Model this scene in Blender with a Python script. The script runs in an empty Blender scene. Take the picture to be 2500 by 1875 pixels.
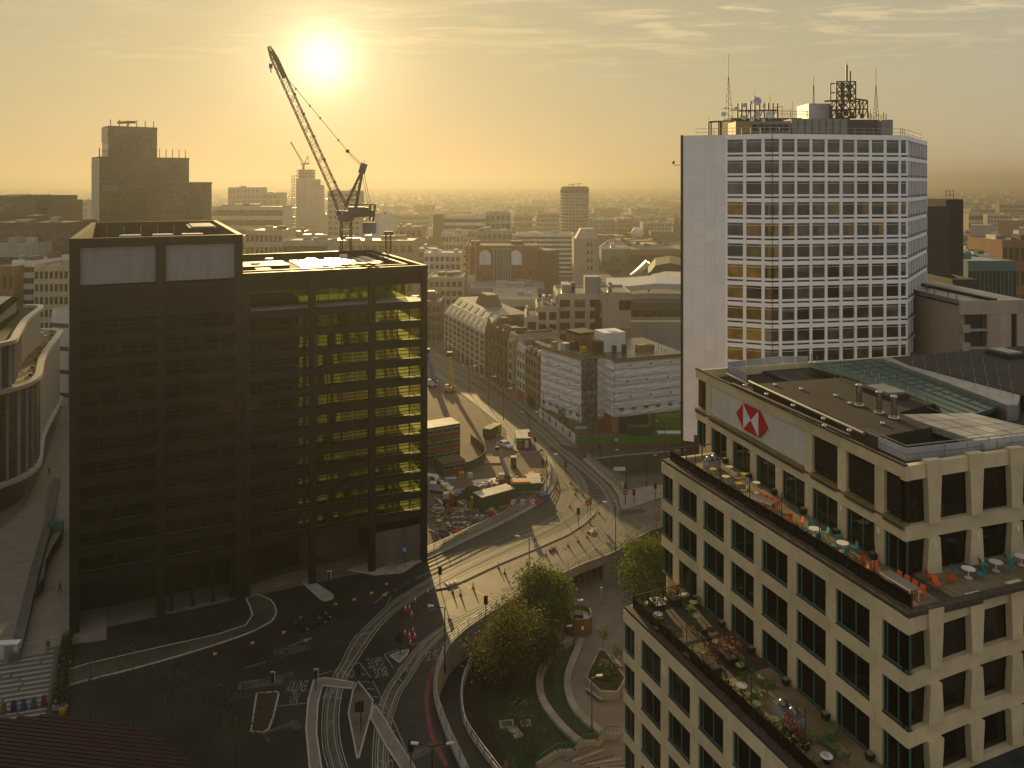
import bpy, bmesh, math, random
from mathutils import Vector, Matrix
from mathutils.geometry import delaunay_2d_cdt
R = math.radians
random.seed(7)
SC = bpy.context.scene
COL = SC.collection

# ------------------------------------------------------------------ camera, sky, sun, exposure
F, HZ, CX, H = 1940.0, 446.0, 1250.0, 66.0      # focal length, horizon row and centre column (2500 x 1875 frame), eye height in metres
cam_d = bpy.data.cameras.new('camera')
cam = bpy.data.objects.new('camera', cam_d); COL.objects.link(cam)
cam.location = (0, 0, H); cam.rotation_euler = (R(90), 0, 0)
cam_d.sensor_width = 36.0; cam_d.lens = 36.0 * F / 2500.0
cam_d.shift_y = -(937.5 - HZ) / 2500.0
cam_d.clip_start = 0.5; cam_d.clip_end = 40000
SC.camera = cam

SUN_AZ = math.atan2(788 - CX, F)                 # left of the view axis
SUN_EL = math.atan2(HZ - 147, math.hypot(788 - CX, F))
SUND = Vector((math.sin(SUN_AZ) * math.cos(SUN_EL), math.cos(SUN_AZ) * math.cos(SUN_EL), math.sin(SUN_EL)))
sun_d = bpy.data.lights.new('sun', 'SUN'); sun_d.energy = 4.5; sun_d.angle = R(0.6); sun_d.color = (1.0, 0.69, 0.28)
sun = bpy.data.objects.new('sun', sun_d); COL.objects.link(sun)
LAMP_EL = R(11.2)                                # elevation the cone shadows on the road show
sun.rotation_euler = Vector((math.sin(SUN_AZ) * math.cos(LAMP_EL), math.cos(SUN_AZ) * math.cos(LAMP_EL), math.sin(LAMP_EL))).to_track_quat('Z', 'Y').to_euler()

SC.view_settings.view_transform = 'Standard'; SC.view_settings.look = 'None'
SC.view_settings.exposure = 0.5; SC.view_settings.gamma = 1.0
SC.cycles.use_denoising = True
SC.cycles.max_bounces = 6; SC.cycles.diffuse_bounces = 2; SC.cycles.glossy_bounces = 3
SC.cycles.transparent_max_bounces = 16; SC.cycles.transmission_bounces = 4; SC.cycles.volume_bounces = 0
SC.cycles.caustics_reflective = False; SC.cycles.caustics_refractive = False
SC.cycles.sample_clamp_indirect = 4.0

W = bpy.data.worlds.new('World'); SC.world = W; W.use_nodes = True
def build_world():
    nt = W.node_tree; N = nt.nodes; L = nt.links; N.clear()
    def n(t, **k):
        x = N.new(t)
        for a, b in k.items(): setattr(x, a, b)
        return x
    def m(op, a, b=None, c=None):
        x = n('ShaderNodeMath', operation=op)
        for i, v in enumerate((a, b, c)):
            if v is None: continue
            if isinstance(v, (int, float)): x.inputs[i].default_value = v
            else: L.new(v, x.inputs[i])
        return x.outputs[0]
    out = n('ShaderNodeOutputWorld'); bg = n('ShaderNodeBackground'); L.new(bg.outputs[0], out.inputs[0])
    sky = n('ShaderNodeTexSky', sky_type='NISHITA', sun_disc=False)
    sky.sun_elevation = LAMP_EL; sky.sun_rotation = SUN_AZ
    sky.air_density = 1.5; sky.dust_density = 0.25; sky.ozone_density = 1.0; sky.altitude = 150
    bg.inputs[1].default_value = SKY_STRENGTH
    tc = n('ShaderNodeTexCoord'); nrm = n('ShaderNodeVectorMath', operation='NORMALIZE'); L.new(tc.outputs['Generated'], nrm.inputs[0])
    d = nrm.outputs[0]
    sep = n('ShaderNodeSeparateXYZ'); L.new(d, sep.inputs[0])
    # high thin cloud: project the direction onto a flat layer and stretch the noise into streaks
    zc = m('MAXIMUM', sep.outputs[2], 0.02)
    u = m('DIVIDE', sep.outputs[0], zc); v = m('DIVIDE', sep.outputs[1], zc)
    cmb = n('ShaderNodeCombineXYZ'); L.new(u, cmb.inputs[0]); L.new(v, cmb.inputs[1])
    def cloud(scale, sx, sy, rot, det, lo, hi, off):
        mp = n('ShaderNodeMapping'); mp.inputs['Scale'].default_value = (sx, sy, 1); mp.inputs['Rotation'].default_value = (0, 0, R(rot)); mp.inputs['Location'].default_value = (off, off * .7, 0)
        L.new(cmb.outputs[0], mp.inputs[0])
        nz = n('ShaderNodeTexNoise'); nz.inputs['Scale'].default_value = scale; nz.inputs['Detail'].default_value = det; nz.inputs['Roughness'].default_value = .62; nz.inputs['Distortion'].default_value = .6
        L.new(mp.outputs[0], nz.inputs['Vector'])
        mr = n('ShaderNodeMapRange', interpolation_type='SMOOTHSTEP'); mr.inputs[1].default_value = lo; mr.inputs[2].default_value = hi; L.new(nz.outputs[0], mr.inputs[0])
        return mr.outputs[0]
    c1 = cloud(0.55, 0.45, 1.5, 12, 7, .48, .66, 3.1)
    c2 = cloud(1.5, 1.0, 1.9, -20, 10, .47, .66, 9.7)
    c3 = cloud(0.22, 0.6, 1.0, 30, 3, .38, .62, 1.4)
    cl = m('MINIMUM', m('ADD', m('MULTIPLY', c1, .28), m('MULTIPLY', m('MULTIPLY', c2, c3), 1.3)), 1.0)
    fade = n('ShaderNodeMapRange', interpolation_type='SMOOTHSTEP'); fade.inputs[1].default_value = .10; fade.inputs[2].default_value = .25; L.new(sep.outputs[2], fade.inputs[0])
    cl = m('MULTIPLY', cl, fade.outputs[0])
    # forward-scattered light around the sun (the aureole of a hazy morning) and the sun itself
    dt = n('ShaderNodeVectorMath', operation='DOT_PRODUCT'); L.new(d, dt.inputs[0]); dt.inputs[1].default_value = SUND
    cs = m('MAXIMUM', dt.outputs['Value'], 0.0)
    wide = m('POWER', cs, 30.0); mid = m('POWER', cs, 240.0); near = m('POWER', cs, 1700.0)
    def scale(colr, val):
        x = n('ShaderNodeMix', data_type='RGBA', blend_type='MULTIPLY'); x.inputs[0].default_value = 1
        x.inputs[6].default_value = (*colr, 1); L.new(val, x.inputs[7]); return x.outputs[2]
    def add(a, b):
        x = n('ShaderNodeMix', data_type='RGBA', blend_type='ADD'); x.inputs[0].default_value = 1; x.clamp_result = False
        L.new(a, x.inputs[6]); L.new(b, x.inputs[7]); return x.outputs[2]
    base = n('ShaderNodeMix', data_type='RGBA', blend_type='MULTIPLY'); base.inputs[0].default_value = 1; L.new(sky.outputs[0], base.inputs[6]); base.inputs[7].default_value = (*SKY_TINT, 1)
    au = add(add(scale((.9, .75, .4), wide), scale((3.4, 3.2, 2.8), mid)), scale((8, 8, 9), near))
    veil = n('ShaderNodeRGB'); veil.outputs[0].default_value = (3.3, 3.25, 3.15, 1)     # even veil of thin high cloud
    au = add(au, veil.outputs[0])
    col = add(base.outputs[2], au)
    # light that crosses more of the hazy air towards the sun is yellower
    yr = n('ShaderNodeMapRange', interpolation_type='SMOOTHSTEP'); yr.inputs[1].default_value = .1; yr.inputs[2].default_value = .98; L.new(dt.outputs['Value'], yr.inputs[0])
    yt = n('ShaderNodeMix', data_type='RGBA'); L.new(yr.outputs[0], yt.inputs[0]); yt.inputs[6].default_value = (1, 1, 1, 1); yt.inputs[7].default_value = (1.0, .86, .57, 1)
    ym = n('ShaderNodeMix', data_type='RGBA', blend_type='MULTIPLY'); ym.inputs[0].default_value = 1; L.new(col, ym.inputs[6]); L.new(yt.outputs[2], ym.inputs[7]); col = ym.outputs[2]
    lit = n('ShaderNodeMix', data_type='RGBA', blend_type='MIX'); L.new(m('MULTIPLY', cl, .85), lit.inputs[0]); L.new(col, lit.inputs[6])
    cb = n('ShaderNodeMix', data_type='RGBA', blend_type='ADD'); cb.inputs[0].default_value = 1
    sc2 = n('ShaderNodeMix', data_type='RGBA', blend_type='MULTIPLY'); sc2.inputs[0].default_value = 1; L.new(col, sc2.inputs[6]); sc2.inputs[7].default_value = (1.25, 1.12, .9, 1)
    L.new(sc2.outputs[2], cb.inputs[6]); cb.inputs[7].default_value = (2.4, 1.9, 1.2, 1); L.new(cb.outputs[2], lit.inputs[7])
    L.new(lit.outputs[2], bg.inputs[0])
SKY_STRENGTH = 0.088
SKY_TINT = (.15, .14, .13)
HAZE_DENSITY = 0.00040; HAZE_COL = (.33, .325, .30); HAZE_G = 0.55
build_world()

# ------------------------------------------------------------------ helpers
def G(px, py, z=0.0):
    """the point of the horizontal plane z that the photograph shows at this pixel"""
    Y = F * (H - z) / (py - HZ); return Vector(((px - CX) / F * Y, Y, z))
def P(px, py, Y):
    return Vector(((px - CX) / F * Y, Y, H - (py - HZ) / F * Y))
def ZZ(py, Y): return H - (py - HZ) / F * Y
def XX(px, Y): return (px - CX) / F * Y

def tag(o, label=None, cat=None, group=None, kind=None):
    if label: o['label'] = label
    if cat: o['category'] = cat
    if group: o['group'] = group
    if kind: o['kind'] = kind
    return o
def thing(name, loc, rz, label, cat, group=None):
    o = bpy.data.objects.new(name, None); COL.objects.link(o)
    o.location = loc; o.rotation_euler = (0, 0, rz); o.empty_display_size = .2
    return tag(o, label, cat, group)

MATS = {}
def mat(name, col, rough=.8, metal=0.0, var=.12, scale=.6, bump=0.0, spec=.5, streak=False, col2=None, emit=None, detail=4):
    """principled surface with world-space noise in colour (wear and dirt) and an optional fine relief"""
    if name in MATS: return MATS[name]
    M = bpy.data.materials.new(name); M.use_nodes = True; nt = M.node_tree; N = nt.nodes; L = nt.links
    b = N['Principled BSDF']; b.inputs['Roughness'].default_value = rough; b.inputs['Metallic'].default_value = metal
    b.inputs['Specular IOR Level'].default_value = spec
    g = N.new('ShaderNodeNewGeometry'); mp = N.new('ShaderNodeMapping'); L.new(g.outputs['Position'], mp.inputs[0])
    mp.inputs['Scale'].default_value = (1, 1, .12) if streak else (1, 1, 1)
    nz = N.new('ShaderNodeTexNoise'); nz.inputs['Scale'].default_value = scale; nz.inputs['Detail'].default_value = detail; nz.inputs['Roughness'].default_value = .65
    L.new(mp.outputs[0], nz.inputs['Vector'])
    oi = N.new('ShaderNodeObjectInfo')
    mx = N.new('ShaderNodeMix'); mx.data_type = 'RGBA'
    mr = N.new('ShaderNodeMapRange'); mr.inputs[1].default_value = .3; mr.inputs[2].default_value = .7; L.new(nz.outputs[0], mr.inputs[0]); L.new(mr.outputs[0], mx.inputs[0])
    c2 = col2 or tuple(c * (1 - 2 * var) for c in col); c1 = tuple(min(1, c * (1 + var)) for c in col)
    mx.inputs[6].default_value = (*c2, 1); mx.inputs[7].default_value = (*c1, 1)
    hv = N.new('ShaderNodeHueSaturation'); L.new(mx.outputs[2], hv.inputs['Color'])
    mv = N.new('ShaderNodeMapRange'); mv.inputs[3].default_value = 1 - var; mv.inputs[4].default_value = 1 + var; L.new(oi.outputs['Random'], mv.inputs[0]); L.new(mv.outputs[0], hv.inputs['Value'])
    L.new(hv.outputs[0], b.inputs['Base Color'])
    if bump:
        n2 = N.new('ShaderNodeTexNoise'); n2.inputs['Scale'].default_value = 9; n2.inputs['Detail'].default_value = 3; L.new(g.outputs['Position'], n2.inputs['Vector'])
        bp = N.new('ShaderNodeBump'); bp.inputs['Strength'].default_value = bump; bp.inputs['Distance'].default_value = .03; L.new(n2.outputs[0], bp.inputs['Height']); L.new(bp.outputs[0], b.inputs['Normal'])
    if emit:
        b.inputs['Emission Color'].default_value = (*emit[0], 1); b.inputs['Emission Strength'].default_value = emit[1]
    MATS[name] = M; return M

def glassmat(name, tint, refl=.10, trans=.6, rough=.02):
    """window glass: a tinted see-through sheet with a Fresnel reflection"""
    if name in MATS: return MATS[name]
    M = bpy.data.materials.new(name); M.use_nodes = True; nt = M.node_tree; N = nt.nodes; L = nt.links
    N.remove(N['Principled BSDF']); out = N['Material Output']
    tr = N.new('ShaderNodeBsdfTransparent'); tr.inputs[0].default_value = tuple(t * trans for t in tint) + (1,)
    gl = N.new('ShaderNodeBsdfGlossy'); gl.inputs['Roughness'].default_value = rough; gl.inputs[0].default_value = (.9, .92, .92, 1)
    oi = N.new('ShaderNodeObjectInfo'); g = N.new('ShaderNodeNewGeometry')
    nz = N.new('ShaderNodeTexNoise'); nz.inputs['Scale'].default_value = .35; nz.inputs['Detail'].default_value = 1; L.new(g.outputs['Position'], nz.inputs['Vector'])
    bp = N.new('ShaderNodeBump'); bp.inputs['Strength'].default_value = .25; bp.inputs['Distance'].default_value = .05; L.new(nz.outputs[0], bp.inputs['Height']); L.new(bp.outputs[0], gl.inputs['Normal'])
    fr = N.new('ShaderNodeFresnel'); fr.inputs[0].default_value = 1.45
    ad = N.new('ShaderNodeMath'); ad.operation = 'ADD'; ad.use_clamp = True; L.new(fr.outputs[0], ad.inputs[0]); ad.inputs[1].default_value = refl
    mx = N.new('ShaderNodeMixShader'); L.new(ad.outputs[0], mx.inputs[0]); L.new(tr.outputs[0], mx.inputs[1]); L.new(gl.outputs[0], mx.inputs[2]); L.new(mx.outputs[0], out.inputs[0])
    MATS[name] = M; return M

CUBES = {}
def cube(m):
    k = m.name
    if k not in CUBES:
        me = bpy.data.meshes.new('block'); v = [(x, y, z) for x in (-.5, .5) for y in (-.5, .5) for z in (-.5, .5)]
        me.from_pydata(v, [], [(0, 1, 3, 2), (4, 6, 7, 5), (0, 4, 5, 1), (2, 3, 7, 6), (0, 2, 6, 4), (1, 5, 7, 3)]); me.materials.append(m); CUBES[k] = me
    return CUBES[k]
CYLS = {}
def cylmesh(m, n=14):
    k = (m.name, n)
    if k not in CYLS:
        v = [(.5 * math.cos(2 * math.pi * i / n), .5 * math.sin(2 * math.pi * i / n), z) for z in (-.5, .5) for i in range(n)]
        f = [(i, (i + 1) % n, n + (i + 1) % n, n + i) for i in range(n)] + [tuple(range(n - 1, -1, -1)), tuple(range(n, 2 * n))]
        me = bpy.data.meshes.new('round_bar'); me.from_pydata(v, [], f); me.materials.append(m)
        for p in me.polygons[:n]: p.use_smooth = True
        CYLS[k] = me
    return CYLS[k]
def put(name, me, parent, sub=None):
    o = bpy.data.objects.new(name, me); COL.objects.link(o)
    if sub is not None:
        o.parent = sub; o.matrix_parent_inverse = sub.matrix_basis.inverted()
    elif parent is not None: o.parent = parent
    return o
def box(name, parent, x0, x1, y0, y1, z0, z1, m, sub=None):
    o = bpy.data.objects.new(name, cube(m)); COL.objects.link(o)
    o.location = ((x0 + x1) / 2, (y0 + y1) / 2, (z0 + z1) / 2); o.scale = (abs(x1 - x0) or .01, abs(y1 - y0) or .01, abs(z1 - z0) or .01)
    if sub is not None: o.parent = sub; o.matrix_parent_inverse = sub.matrix_basis.inverted()
    elif parent is not None: o.parent = parent
    return o
def rbox(name, parent, c, s, m, rz=0, rx=0, ry=0, sub=None):
    o = bpy.data.objects.new(name, cube(m)); COL.objects.link(o)
    o.location = c; o.scale = s; o.rotation_euler = (rx, ry, rz)
    if sub is not None: o.parent = sub; o.matrix_parent_inverse = sub.matrix_basis.inverted()
    elif parent is not None: o.parent = parent
    return o
def cyl(name, parent, c, d, h, m, n=14, sub=None, d2=None):
    o = bpy.data.objects.new(name, cylmesh(m, n)); COL.objects.link(o)
    o.location = (c[0], c[1], c[2] + h / 2); o.scale = (d, d2 or d, h)
    if sub is not None: o.parent = sub; o.matrix_parent_inverse = sub.matrix_basis.inverted()
    elif parent is not None: o.parent = parent
    return o
def bar(name, parent, a, b, w, m, sub=None, rnd=False, w2=None):
    a = Vector(a); b = Vector(b); d = b - a; ln = d.length
    o = bpy.data.objects.new(name, cylmesh(m, 8) if rnd else cube(m)); COL.objects.link(o)
    o.location = (a + b) / 2; o.scale = (w, w2 or w, ln); o.rotation_euler = d.to_track_quat('Z', 'Y').to_euler()
    if sub is not None: o.parent = sub; o.matrix_parent_inverse = sub.matrix_basis.inverted()
    elif parent is not None: o.parent = parent
    return o
class MB:
    """collects faces for ONE continuous mesh"""
    def __init__(s): s.v = []; s.f = []; s.mi = []
    def box(s, x0, x1, y0, y1, z0, z1, mi=0):
        n = len(s.v); s.v += [(x, y, z) for x in (x0, x1) for y in (y0, y1) for z in (z0, z1)]
        for f in ((0, 1, 3, 2), (4, 6, 7, 5), (0, 4, 5, 1), (2, 3, 7, 6), (0, 2, 6, 4), (1, 5, 7, 3)): s.f.append(tuple(n + i for i in f)); s.mi.append(mi)
    def prism(s, pts, z0, z1, mi=0, cap=True):
        k = len(pts); n = len(s.v); s.v += [(p[0], p[1], z0) for p in pts] + [(p[0], p[1], z1) for p in pts]
        for i in range(k): s.f.append((n + i, n + (i + 1) % k, n + k + (i + 1) % k, n + k + i)); s.mi.append(mi)
        if cap: s.f += [tuple(n + i for i in range(k - 1, -1, -1)), tuple(n + k + i for i in range(k))]; s.mi += [mi, mi]
    def poly(s, pts, mi=0):
        n = len(s.v); s.v += [tuple(p) for p in pts]; s.f.append(tuple(range(n, n + len(pts)))); s.mi.append(mi)
    def sweep(s, path, prof, mi=0, closed=False):
        """profile (list of (offset to the left, height)) swept along a plan path of (x, y, z)"""
        k = len(prof); n = len(s.v); path = [Vector(p) for p in path]
        for i, p in enumerate(path):
            a = path[max(0, i - 1)]; b = path[min(len(path) - 1, i + 1)]
            d = (b - a); d.z = 0; d.normalize(); nl = Vector((-d.y, d.x, 0))
            for o, h in prof: q = p + nl * o; s.v.append((q.x, q.y, p.z + h))
        for i in range(len(path) - 1):
            for j in range(k if closed else k - 1):
                a = n + i * k + j; b = n + i * k + (j + 1) % k
                s.f.append((a, b, b + k, a + k)); s.mi.append(mi)
        if closed: s.f += [tuple(n + j for j in range(k)), tuple(n + (len(path) - 1) * k + j for j in range(k - 1, -1, -1))]; s.mi += [mi, mi]
    def build(s, name, mats, parent=None, sub=None, smooth=False):
        me = bpy.data.meshes.new(name); me.from_pydata(s.v, [], s.f)
        for m in (mats if isinstance(mats, (list, tuple)) else [mats]): me.materials.append(m)
        if any(s.mi): me.polygons.foreach_set('material_index', s.mi)
        bm = bmesh.new(); bm.from_mesh(me); bmesh.ops.recalc_face_normals(bm, faces=bm.faces); bm.to_mesh(me); bm.free()
        if smooth: me.polygons.foreach_set('use_smooth', [True] * len(me.polygons))
        return put(name, me, parent, sub)
def lathe(prof, n=16):
    b = MB(); k = len(prof)
    for i in range(n):
        a = 2 * math.pi * i / n
        for r, z in prof: b.v.append((r * math.cos(a), r * math.sin(a), z))
    for i in range(n):
        for j in range(k - 1):
            p = i * k + j; q = ((i + 1) % n) * k + j; b.f.append((p, q, q + 1, p + 1)); b.mi.append(0)
    return b
def smooth_path(pts, per=6):
    """Catmull-Rom through plan points"""
    P_ = [Vector(p) for p in pts]; out = []
    for i in range(len(P_) - 1):
        p0 = P_[max(0, i - 1)]; p1 = P_[i]; p2 = P_[i + 1]; p3 = P_[min(len(P_) - 1, i + 2)]
        for j in range(per):
            t = j / per
            out.append(.5 * ((2 * p1) + (p2 - p0) * t + (2 * p0 - 5 * p1 + 4 * p2 - p3) * t * t + (3 * p1 - p0 - 3 * p2 + p3) * t ** 3))
    out.append(P_[-1]); return out
def gp(pxs, z=0.0, per=6):
    return smooth_path([G(x, y, z) for x, y in pxs], per)
def offset(path, d):
    out = []
    for i, p in enumerate(path):
        a = path[max(0, i - 1)]; b = path[min(len(path) - 1, i + 1)]; t = (b - a); t.z = 0; t.normalize()
        out.append(p + Vector((-t.y, t.x, 0)) * d)
    return out
def inpoly(x, y, poly):
    c = False; n = len(poly); j = n - 1
    for i in range(n):
        xi, yi = poly[i][0], poly[i][1]; xj, yj = poly[j][0], poly[j][1]
        if (yi > y) != (yj > y) and x < (xj - xi) * (y - yi) / (yj - yi) + xi: c = not c
        j = i
    return c
def sheet(name, outer, holes, z, m, parent=None):
    """flat ground polygon with holes"""
    vs = []; es = []
    for loop in [outer] + holes:
        n = len(vs); vs += [Vector((p[0], p[1])) for p in loop]; es += [(n + i, n + (i + 1) % len(loop)) for i in range(len(loop))]
    v2, e2, f2, *_ = delaunay_2d_cdt(vs, es, [], 0, 1e-4)
    me = bpy.data.meshes.new(name); fs = []
    for f in f2:
        c = sum((v2[i] for i in f), Vector((0, 0))) / len(f)
        if inpoly(c.x, c.y, outer) and not any(inpoly(c.x, c.y, h) for h in holes): fs.append(tuple(f))
    me.from_pydata([(v.x, v.y, z) for v in v2], [], fs); me.materials.append(m)
    for p in me.polygons:
        if p.normal.z < 0: p.flip()
    return put(name, me, parent)
def ordinal(i):
    return ['first', 'second', 'third', 'fourth', 'fifth', 'sixth', 'seventh', 'eighth', 'ninth', 'tenth', 'eleventh', 'twelfth', 'thirteenth', 'fourteenth', 'fifteenth', 'sixteenth', 'seventeenth', 'eighteenth', 'nineteenth', 'twentieth'][i]
def copy_tree(o, parent=None):
    c = o.copy(); COL.objects.link(c)
    if parent is not None: c.parent = parent
    for ch in list(o.children): copy_tree(ch, c)
    return c

# ------------------------------------------------------------------ materials
ASPH = mat('asphalt', (.032, .030, .028), .58, spec=.5, var=.42, scale=.13, bump=.25, detail=8)
ASPH2 = mat('worn_asphalt', (.085, .072, .052), .58, spec=.5, var=.35, scale=.12, bump=.2, detail=8)
PAVE = mat('paving', (.17, .145, .12), .6, var=.15, scale=.4, bump=.15, detail=7)
KERB = mat('kerb_stone', (.34, .31, .27), .7, var=.1)
EARTH = mat('site_earth', (.11, .068, .043), .85, var=.35, scale=.16, bump=.8, detail=9, col2=(.055, .042, .034))
MUD = mat('city_ground', (.085, .078, .062), .95, var=.25, scale=.02, detail=8)
WPAINT = mat('road_paint', (.19, .178, .15), .6, var=.25, scale=1.5, detail=6)
YPAINT = mat('yellow_paint', (.5, .33, .06), .65, var=.2, scale=1.5)
REDPAV = mat('red_edge', (.2, .045, .045), .8, var=.2, scale=.8)
GRASS = mat('grass', (.026, .044, .012), .95, var=.3, scale=.5, bump=.6, detail=8)
SOIL = mat('planting_soil', (.03, .022, .013), .95, var=.3, scale=1.2, bump=.7)
CONC = mat('concrete', (.27, .245, .205), .8, var=.12, scale=.5, bump=.15, streak=True)
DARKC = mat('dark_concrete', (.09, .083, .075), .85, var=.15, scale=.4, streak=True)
STEELD = mat('dark_steel', (.018, .015, .012), .45, metal=.3, var=.15)
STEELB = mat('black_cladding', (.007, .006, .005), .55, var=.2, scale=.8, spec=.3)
GALV = mat('galvanised_steel', (.34, .34, .33), .45, metal=.7, var=.12)
WHITEP = mat('white_paint', (.62, .61, .60), .6, var=.06, streak=True)
# ------------------------------------------------------------------ ground, roads, pavements
LOW = -4.0
EDGE_PX = [(1620, 1289), (1560, 1315), (1504, 1350), (1412, 1386), (1321, 1431), (1229, 1481), (1164, 1522), (1122, 1554), (1093, 1586), (1069, 1643), (1063, 1686), (1070, 1729), (1093, 1795), (1127, 1870), (1200, 2040), (1330, 2400)]
EDGE = smooth_path([Vector((62, 171, 0)), Vector((44, 162, 0))] + [G(*p) for p in EDGE_PX], 6)
park_hole = [(p.x, p.y) for p in EDGE] + [(9, 20), (140, 20), (140, 171)]
trench = [G(1447, 1124), G(1530, 1115), G(1640, 1106), G(1800, 1092), G(1800, 1172), G(1545, 1234), G(1531, 1204)]
trench_hole = [(p.x, p.y) for p in trench]
big = [(-9500, -300), (9500, -300), (9500, 9500), (-9500, 9500)]
tag(sheet('ground', big, [park_hole, trench_hole], 0.0, MUD), kind='structure')
tag(sheet('park_ground', [(-40, 19), (141, 19), (141, 172), (-40, 172)], [], LOW, PAVE), kind='structure')
tf = MB(); zz = [-.15, -4.0, -4.0, -4.0, -1.2, -.03, -.03]
[tf.poly([(trench[i].x, trench[i].y, zz[i]) for i in tri]) for tri in ((0, 1, 6), (1, 5, 6), (1, 2, 5), (2, 3, 4), (2, 4, 5))]; tag(tf.build('ramp_road', ASPH2), kind='structure')

road_px = [(1375, 1087), (1400, 1093), (1443, 1096), (1656, 1086), (1800, 1078), (1850, 1180)]
up_left = [(1000, 1374), (1100, 1332), (1200, 1282), (1290, 1237), (1330, 1205), (1343, 1168), (1336, 1135), (1322, 1108)]
up2 = [(1282, 1106), (1252, 1098), (1246, 1075), (1254, 1056), (1227, 1027), (1144, 963), (1060, 905), (1000, 872), (930, 838), (880, 815), (900, 808), (1000, 846), (1057, 871), (1118, 900), (1185, 929), (1280, 1000), (1347, 1056)]
site_b = smooth_path([G(*p) for p in up_left], 5)
road_poly = [(p.x, p.y) for p in site_b] + [(G(*p).x, G(*p).y) for p in up2 + road_px] + [(p.x, p.y) for p in EDGE]
road_poly += [(-2, 46), (-70, 46), (-95, 60), (-105, 108), (-60, 118)]
ROAD = tag(sheet('road', road_poly, [trench_hole], .004, ASPH), kind='structure')
# the worn, paler carriageway across the bridge
worn = smooth_path([G(*p) for p in [(1135, 1410), (1230, 1370), (1330, 1325), (1420, 1278), (1455, 1245)]], 5)
worn2 = [p for p in EDGE if 118 < p.y < 150 and p.x < 30]
wl = [(p.x, p.y) for p in worn] + [(G(1480, 1215).x, G(1480, 1215).y), (G(1640, 1220).x, G(1640, 1220).y), (G(1640, 1282).x, G(1640, 1282).y)] + [(p.x - .7, p.y + 1.4) for p in worn2] + [(G(1128, 1505).x, G(1128, 1505).y), (G(1085, 1500).x, G(1085, 1500).y), (G(1098, 1440).x, G(1098, 1440).y)]
tag(sheet('bridge_carriageway', wl, [], .008, ASPH2), kind='structure')
tag(sheet('street_carriageway', [(G(*p).x, G(*p).y) for p in [(1252, 1054), (1227, 1027), (1144, 963), (1060, 905), (1000, 872), (930, 838), (880, 815), (900, 808), (1000, 846), (1057, 871), (1118, 900), (1185, 929), (1280, 1000), (1347, 1056), (1372, 1085), (1326, 1096), (1300, 1075)]], [], .008, ASPH2), kind='structure')
site_px = [(560, 1375), (1000, 1372)]
site_poly = [(G(600, 1360).x, G(600, 1360).y)] + [(p.x, p.y) for p in offset(site_b, .5)] + [(G(*p).x, G(*p).y) for p in [(1282, 1108), (1250, 1100), (1243, 1076), (1250, 1058), (1223, 1030), (1140, 966), (1056, 910), (990, 876), (920, 845), (760, 845), (650, 1000)]]
tag(sheet('construction_ground', site_poly, [], .006, EARTH), kind='structure')

def pavement(name, px, h=.12, m=PAVE, z=.0, per=0, kerb=True, world=None):
    pts = world or ([G(*p) for p in px] if not per else smooth_path([G(*p) for p in px], per))
    b = MB(); b.prism([(p[0], p[1]) for p in pts], z - .02, z + h)
    o = tag(b.build(name, m), kind='structure')
    if kerb:
        k = MB(); ring = [Vector((p[0], p[1], z)) for p in pts] + [Vector((pts[0][0], pts[0][1], z))]
        area = sum(ring[i].x * ring[i + 1].y - ring[i + 1].x * ring[i].y for i in range(len(ring) - 1))
        s = 1 if area > 0 else -1
        k.sweep(ring, [(-.05 * s, -.01), (-.05 * s, h + .015), (.16 * s, h + .015), (.16 * s, h - .03)], closed=True)
        k.build('kerb', KERB, o)
    return o
med = [(1064, 1440), (1069, 1433), (1142, 1399), (1229, 1360), (1308, 1326), (1373, 1300), (1413, 1276), (1441, 1250), (1455, 1246), (1452, 1256), (1426, 1280), (1386, 1306), (1321, 1335), (1216, 1379), (1127, 1421), (1090, 1435)]
pavement('median_island', med)
pavement('corner_pavement', [(1424, 1122), (1463, 1158), (1495, 1187), (1510, 1210), (1519, 1242), (1527, 1244), (1620, 1214), (1720, 1185), (1720, 1172), (1549, 1194), (1534, 1200), (1524, 1187), (1438, 1117)], m=CONC)
pavement('street_corner_pavement', [(1325, 1097), (1307, 1103), (1282, 1104), (1262, 1098), (1254, 1085), (1258, 1060), (1228, 1029), (1146, 965), (1062, 907), (1000, 874), (996, 877), (1058, 911), (1140, 969), (1220, 1034), (1246, 1062), (1243, 1080), (1255, 1100), (1276, 1107), (1302, 1078), (1322, 1088)][:10] + [(1000, 874), (994, 878), (1058, 912), (1138, 970), (1218, 1034), (1236, 1052), (1240, 1085), (1256, 1101), (1282, 1106), (1308, 1105)])
pavement('shop_pavement', [(1376, 1086), (1347, 1055), (1281, 999), (1204, 940), (1186, 928), (1118, 899), (1057, 870), (1000, 845), (940, 820), (960, 812), (1030, 845), (1100, 878), (1200, 925), (1300, 985), (1330, 1010), (1405, 1083), (1392, 1087)])
c6 = lambda pts: [(640 + x / 4.2, 1480 + y / 4.2) for x, y in pts]
pavement('tram_verge', c6([(525, 760), (640, 735), (950, 785), (920, 850), (620, 820), (575, 1000), (560, 1300), (610, 1640), (640, 1760), (510, 1760), (480, 1640), (445, 1250), (470, 960)]), .09)
pavement('tram_island', c6([(985, 770), (1140, 970), (1120, 1100), (995, 1560), (970, 1565), (880, 1100), (930, 860)]), .12, m=ASPH2)
pavement('bus_lane_verge', c6([(1150, 1000), (1260, 1160), (1340, 1300), (1560, 1640), (1620, 1760), (1470, 1760), (1400, 1640), (1280, 1460), (1110, 1150)]), .1)
pavement('signal_island', c6([(1310, 510), (1430, 462), (1505, 448), (1490, 500), (1410, 580), (1395, 578)]), .12)
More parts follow.
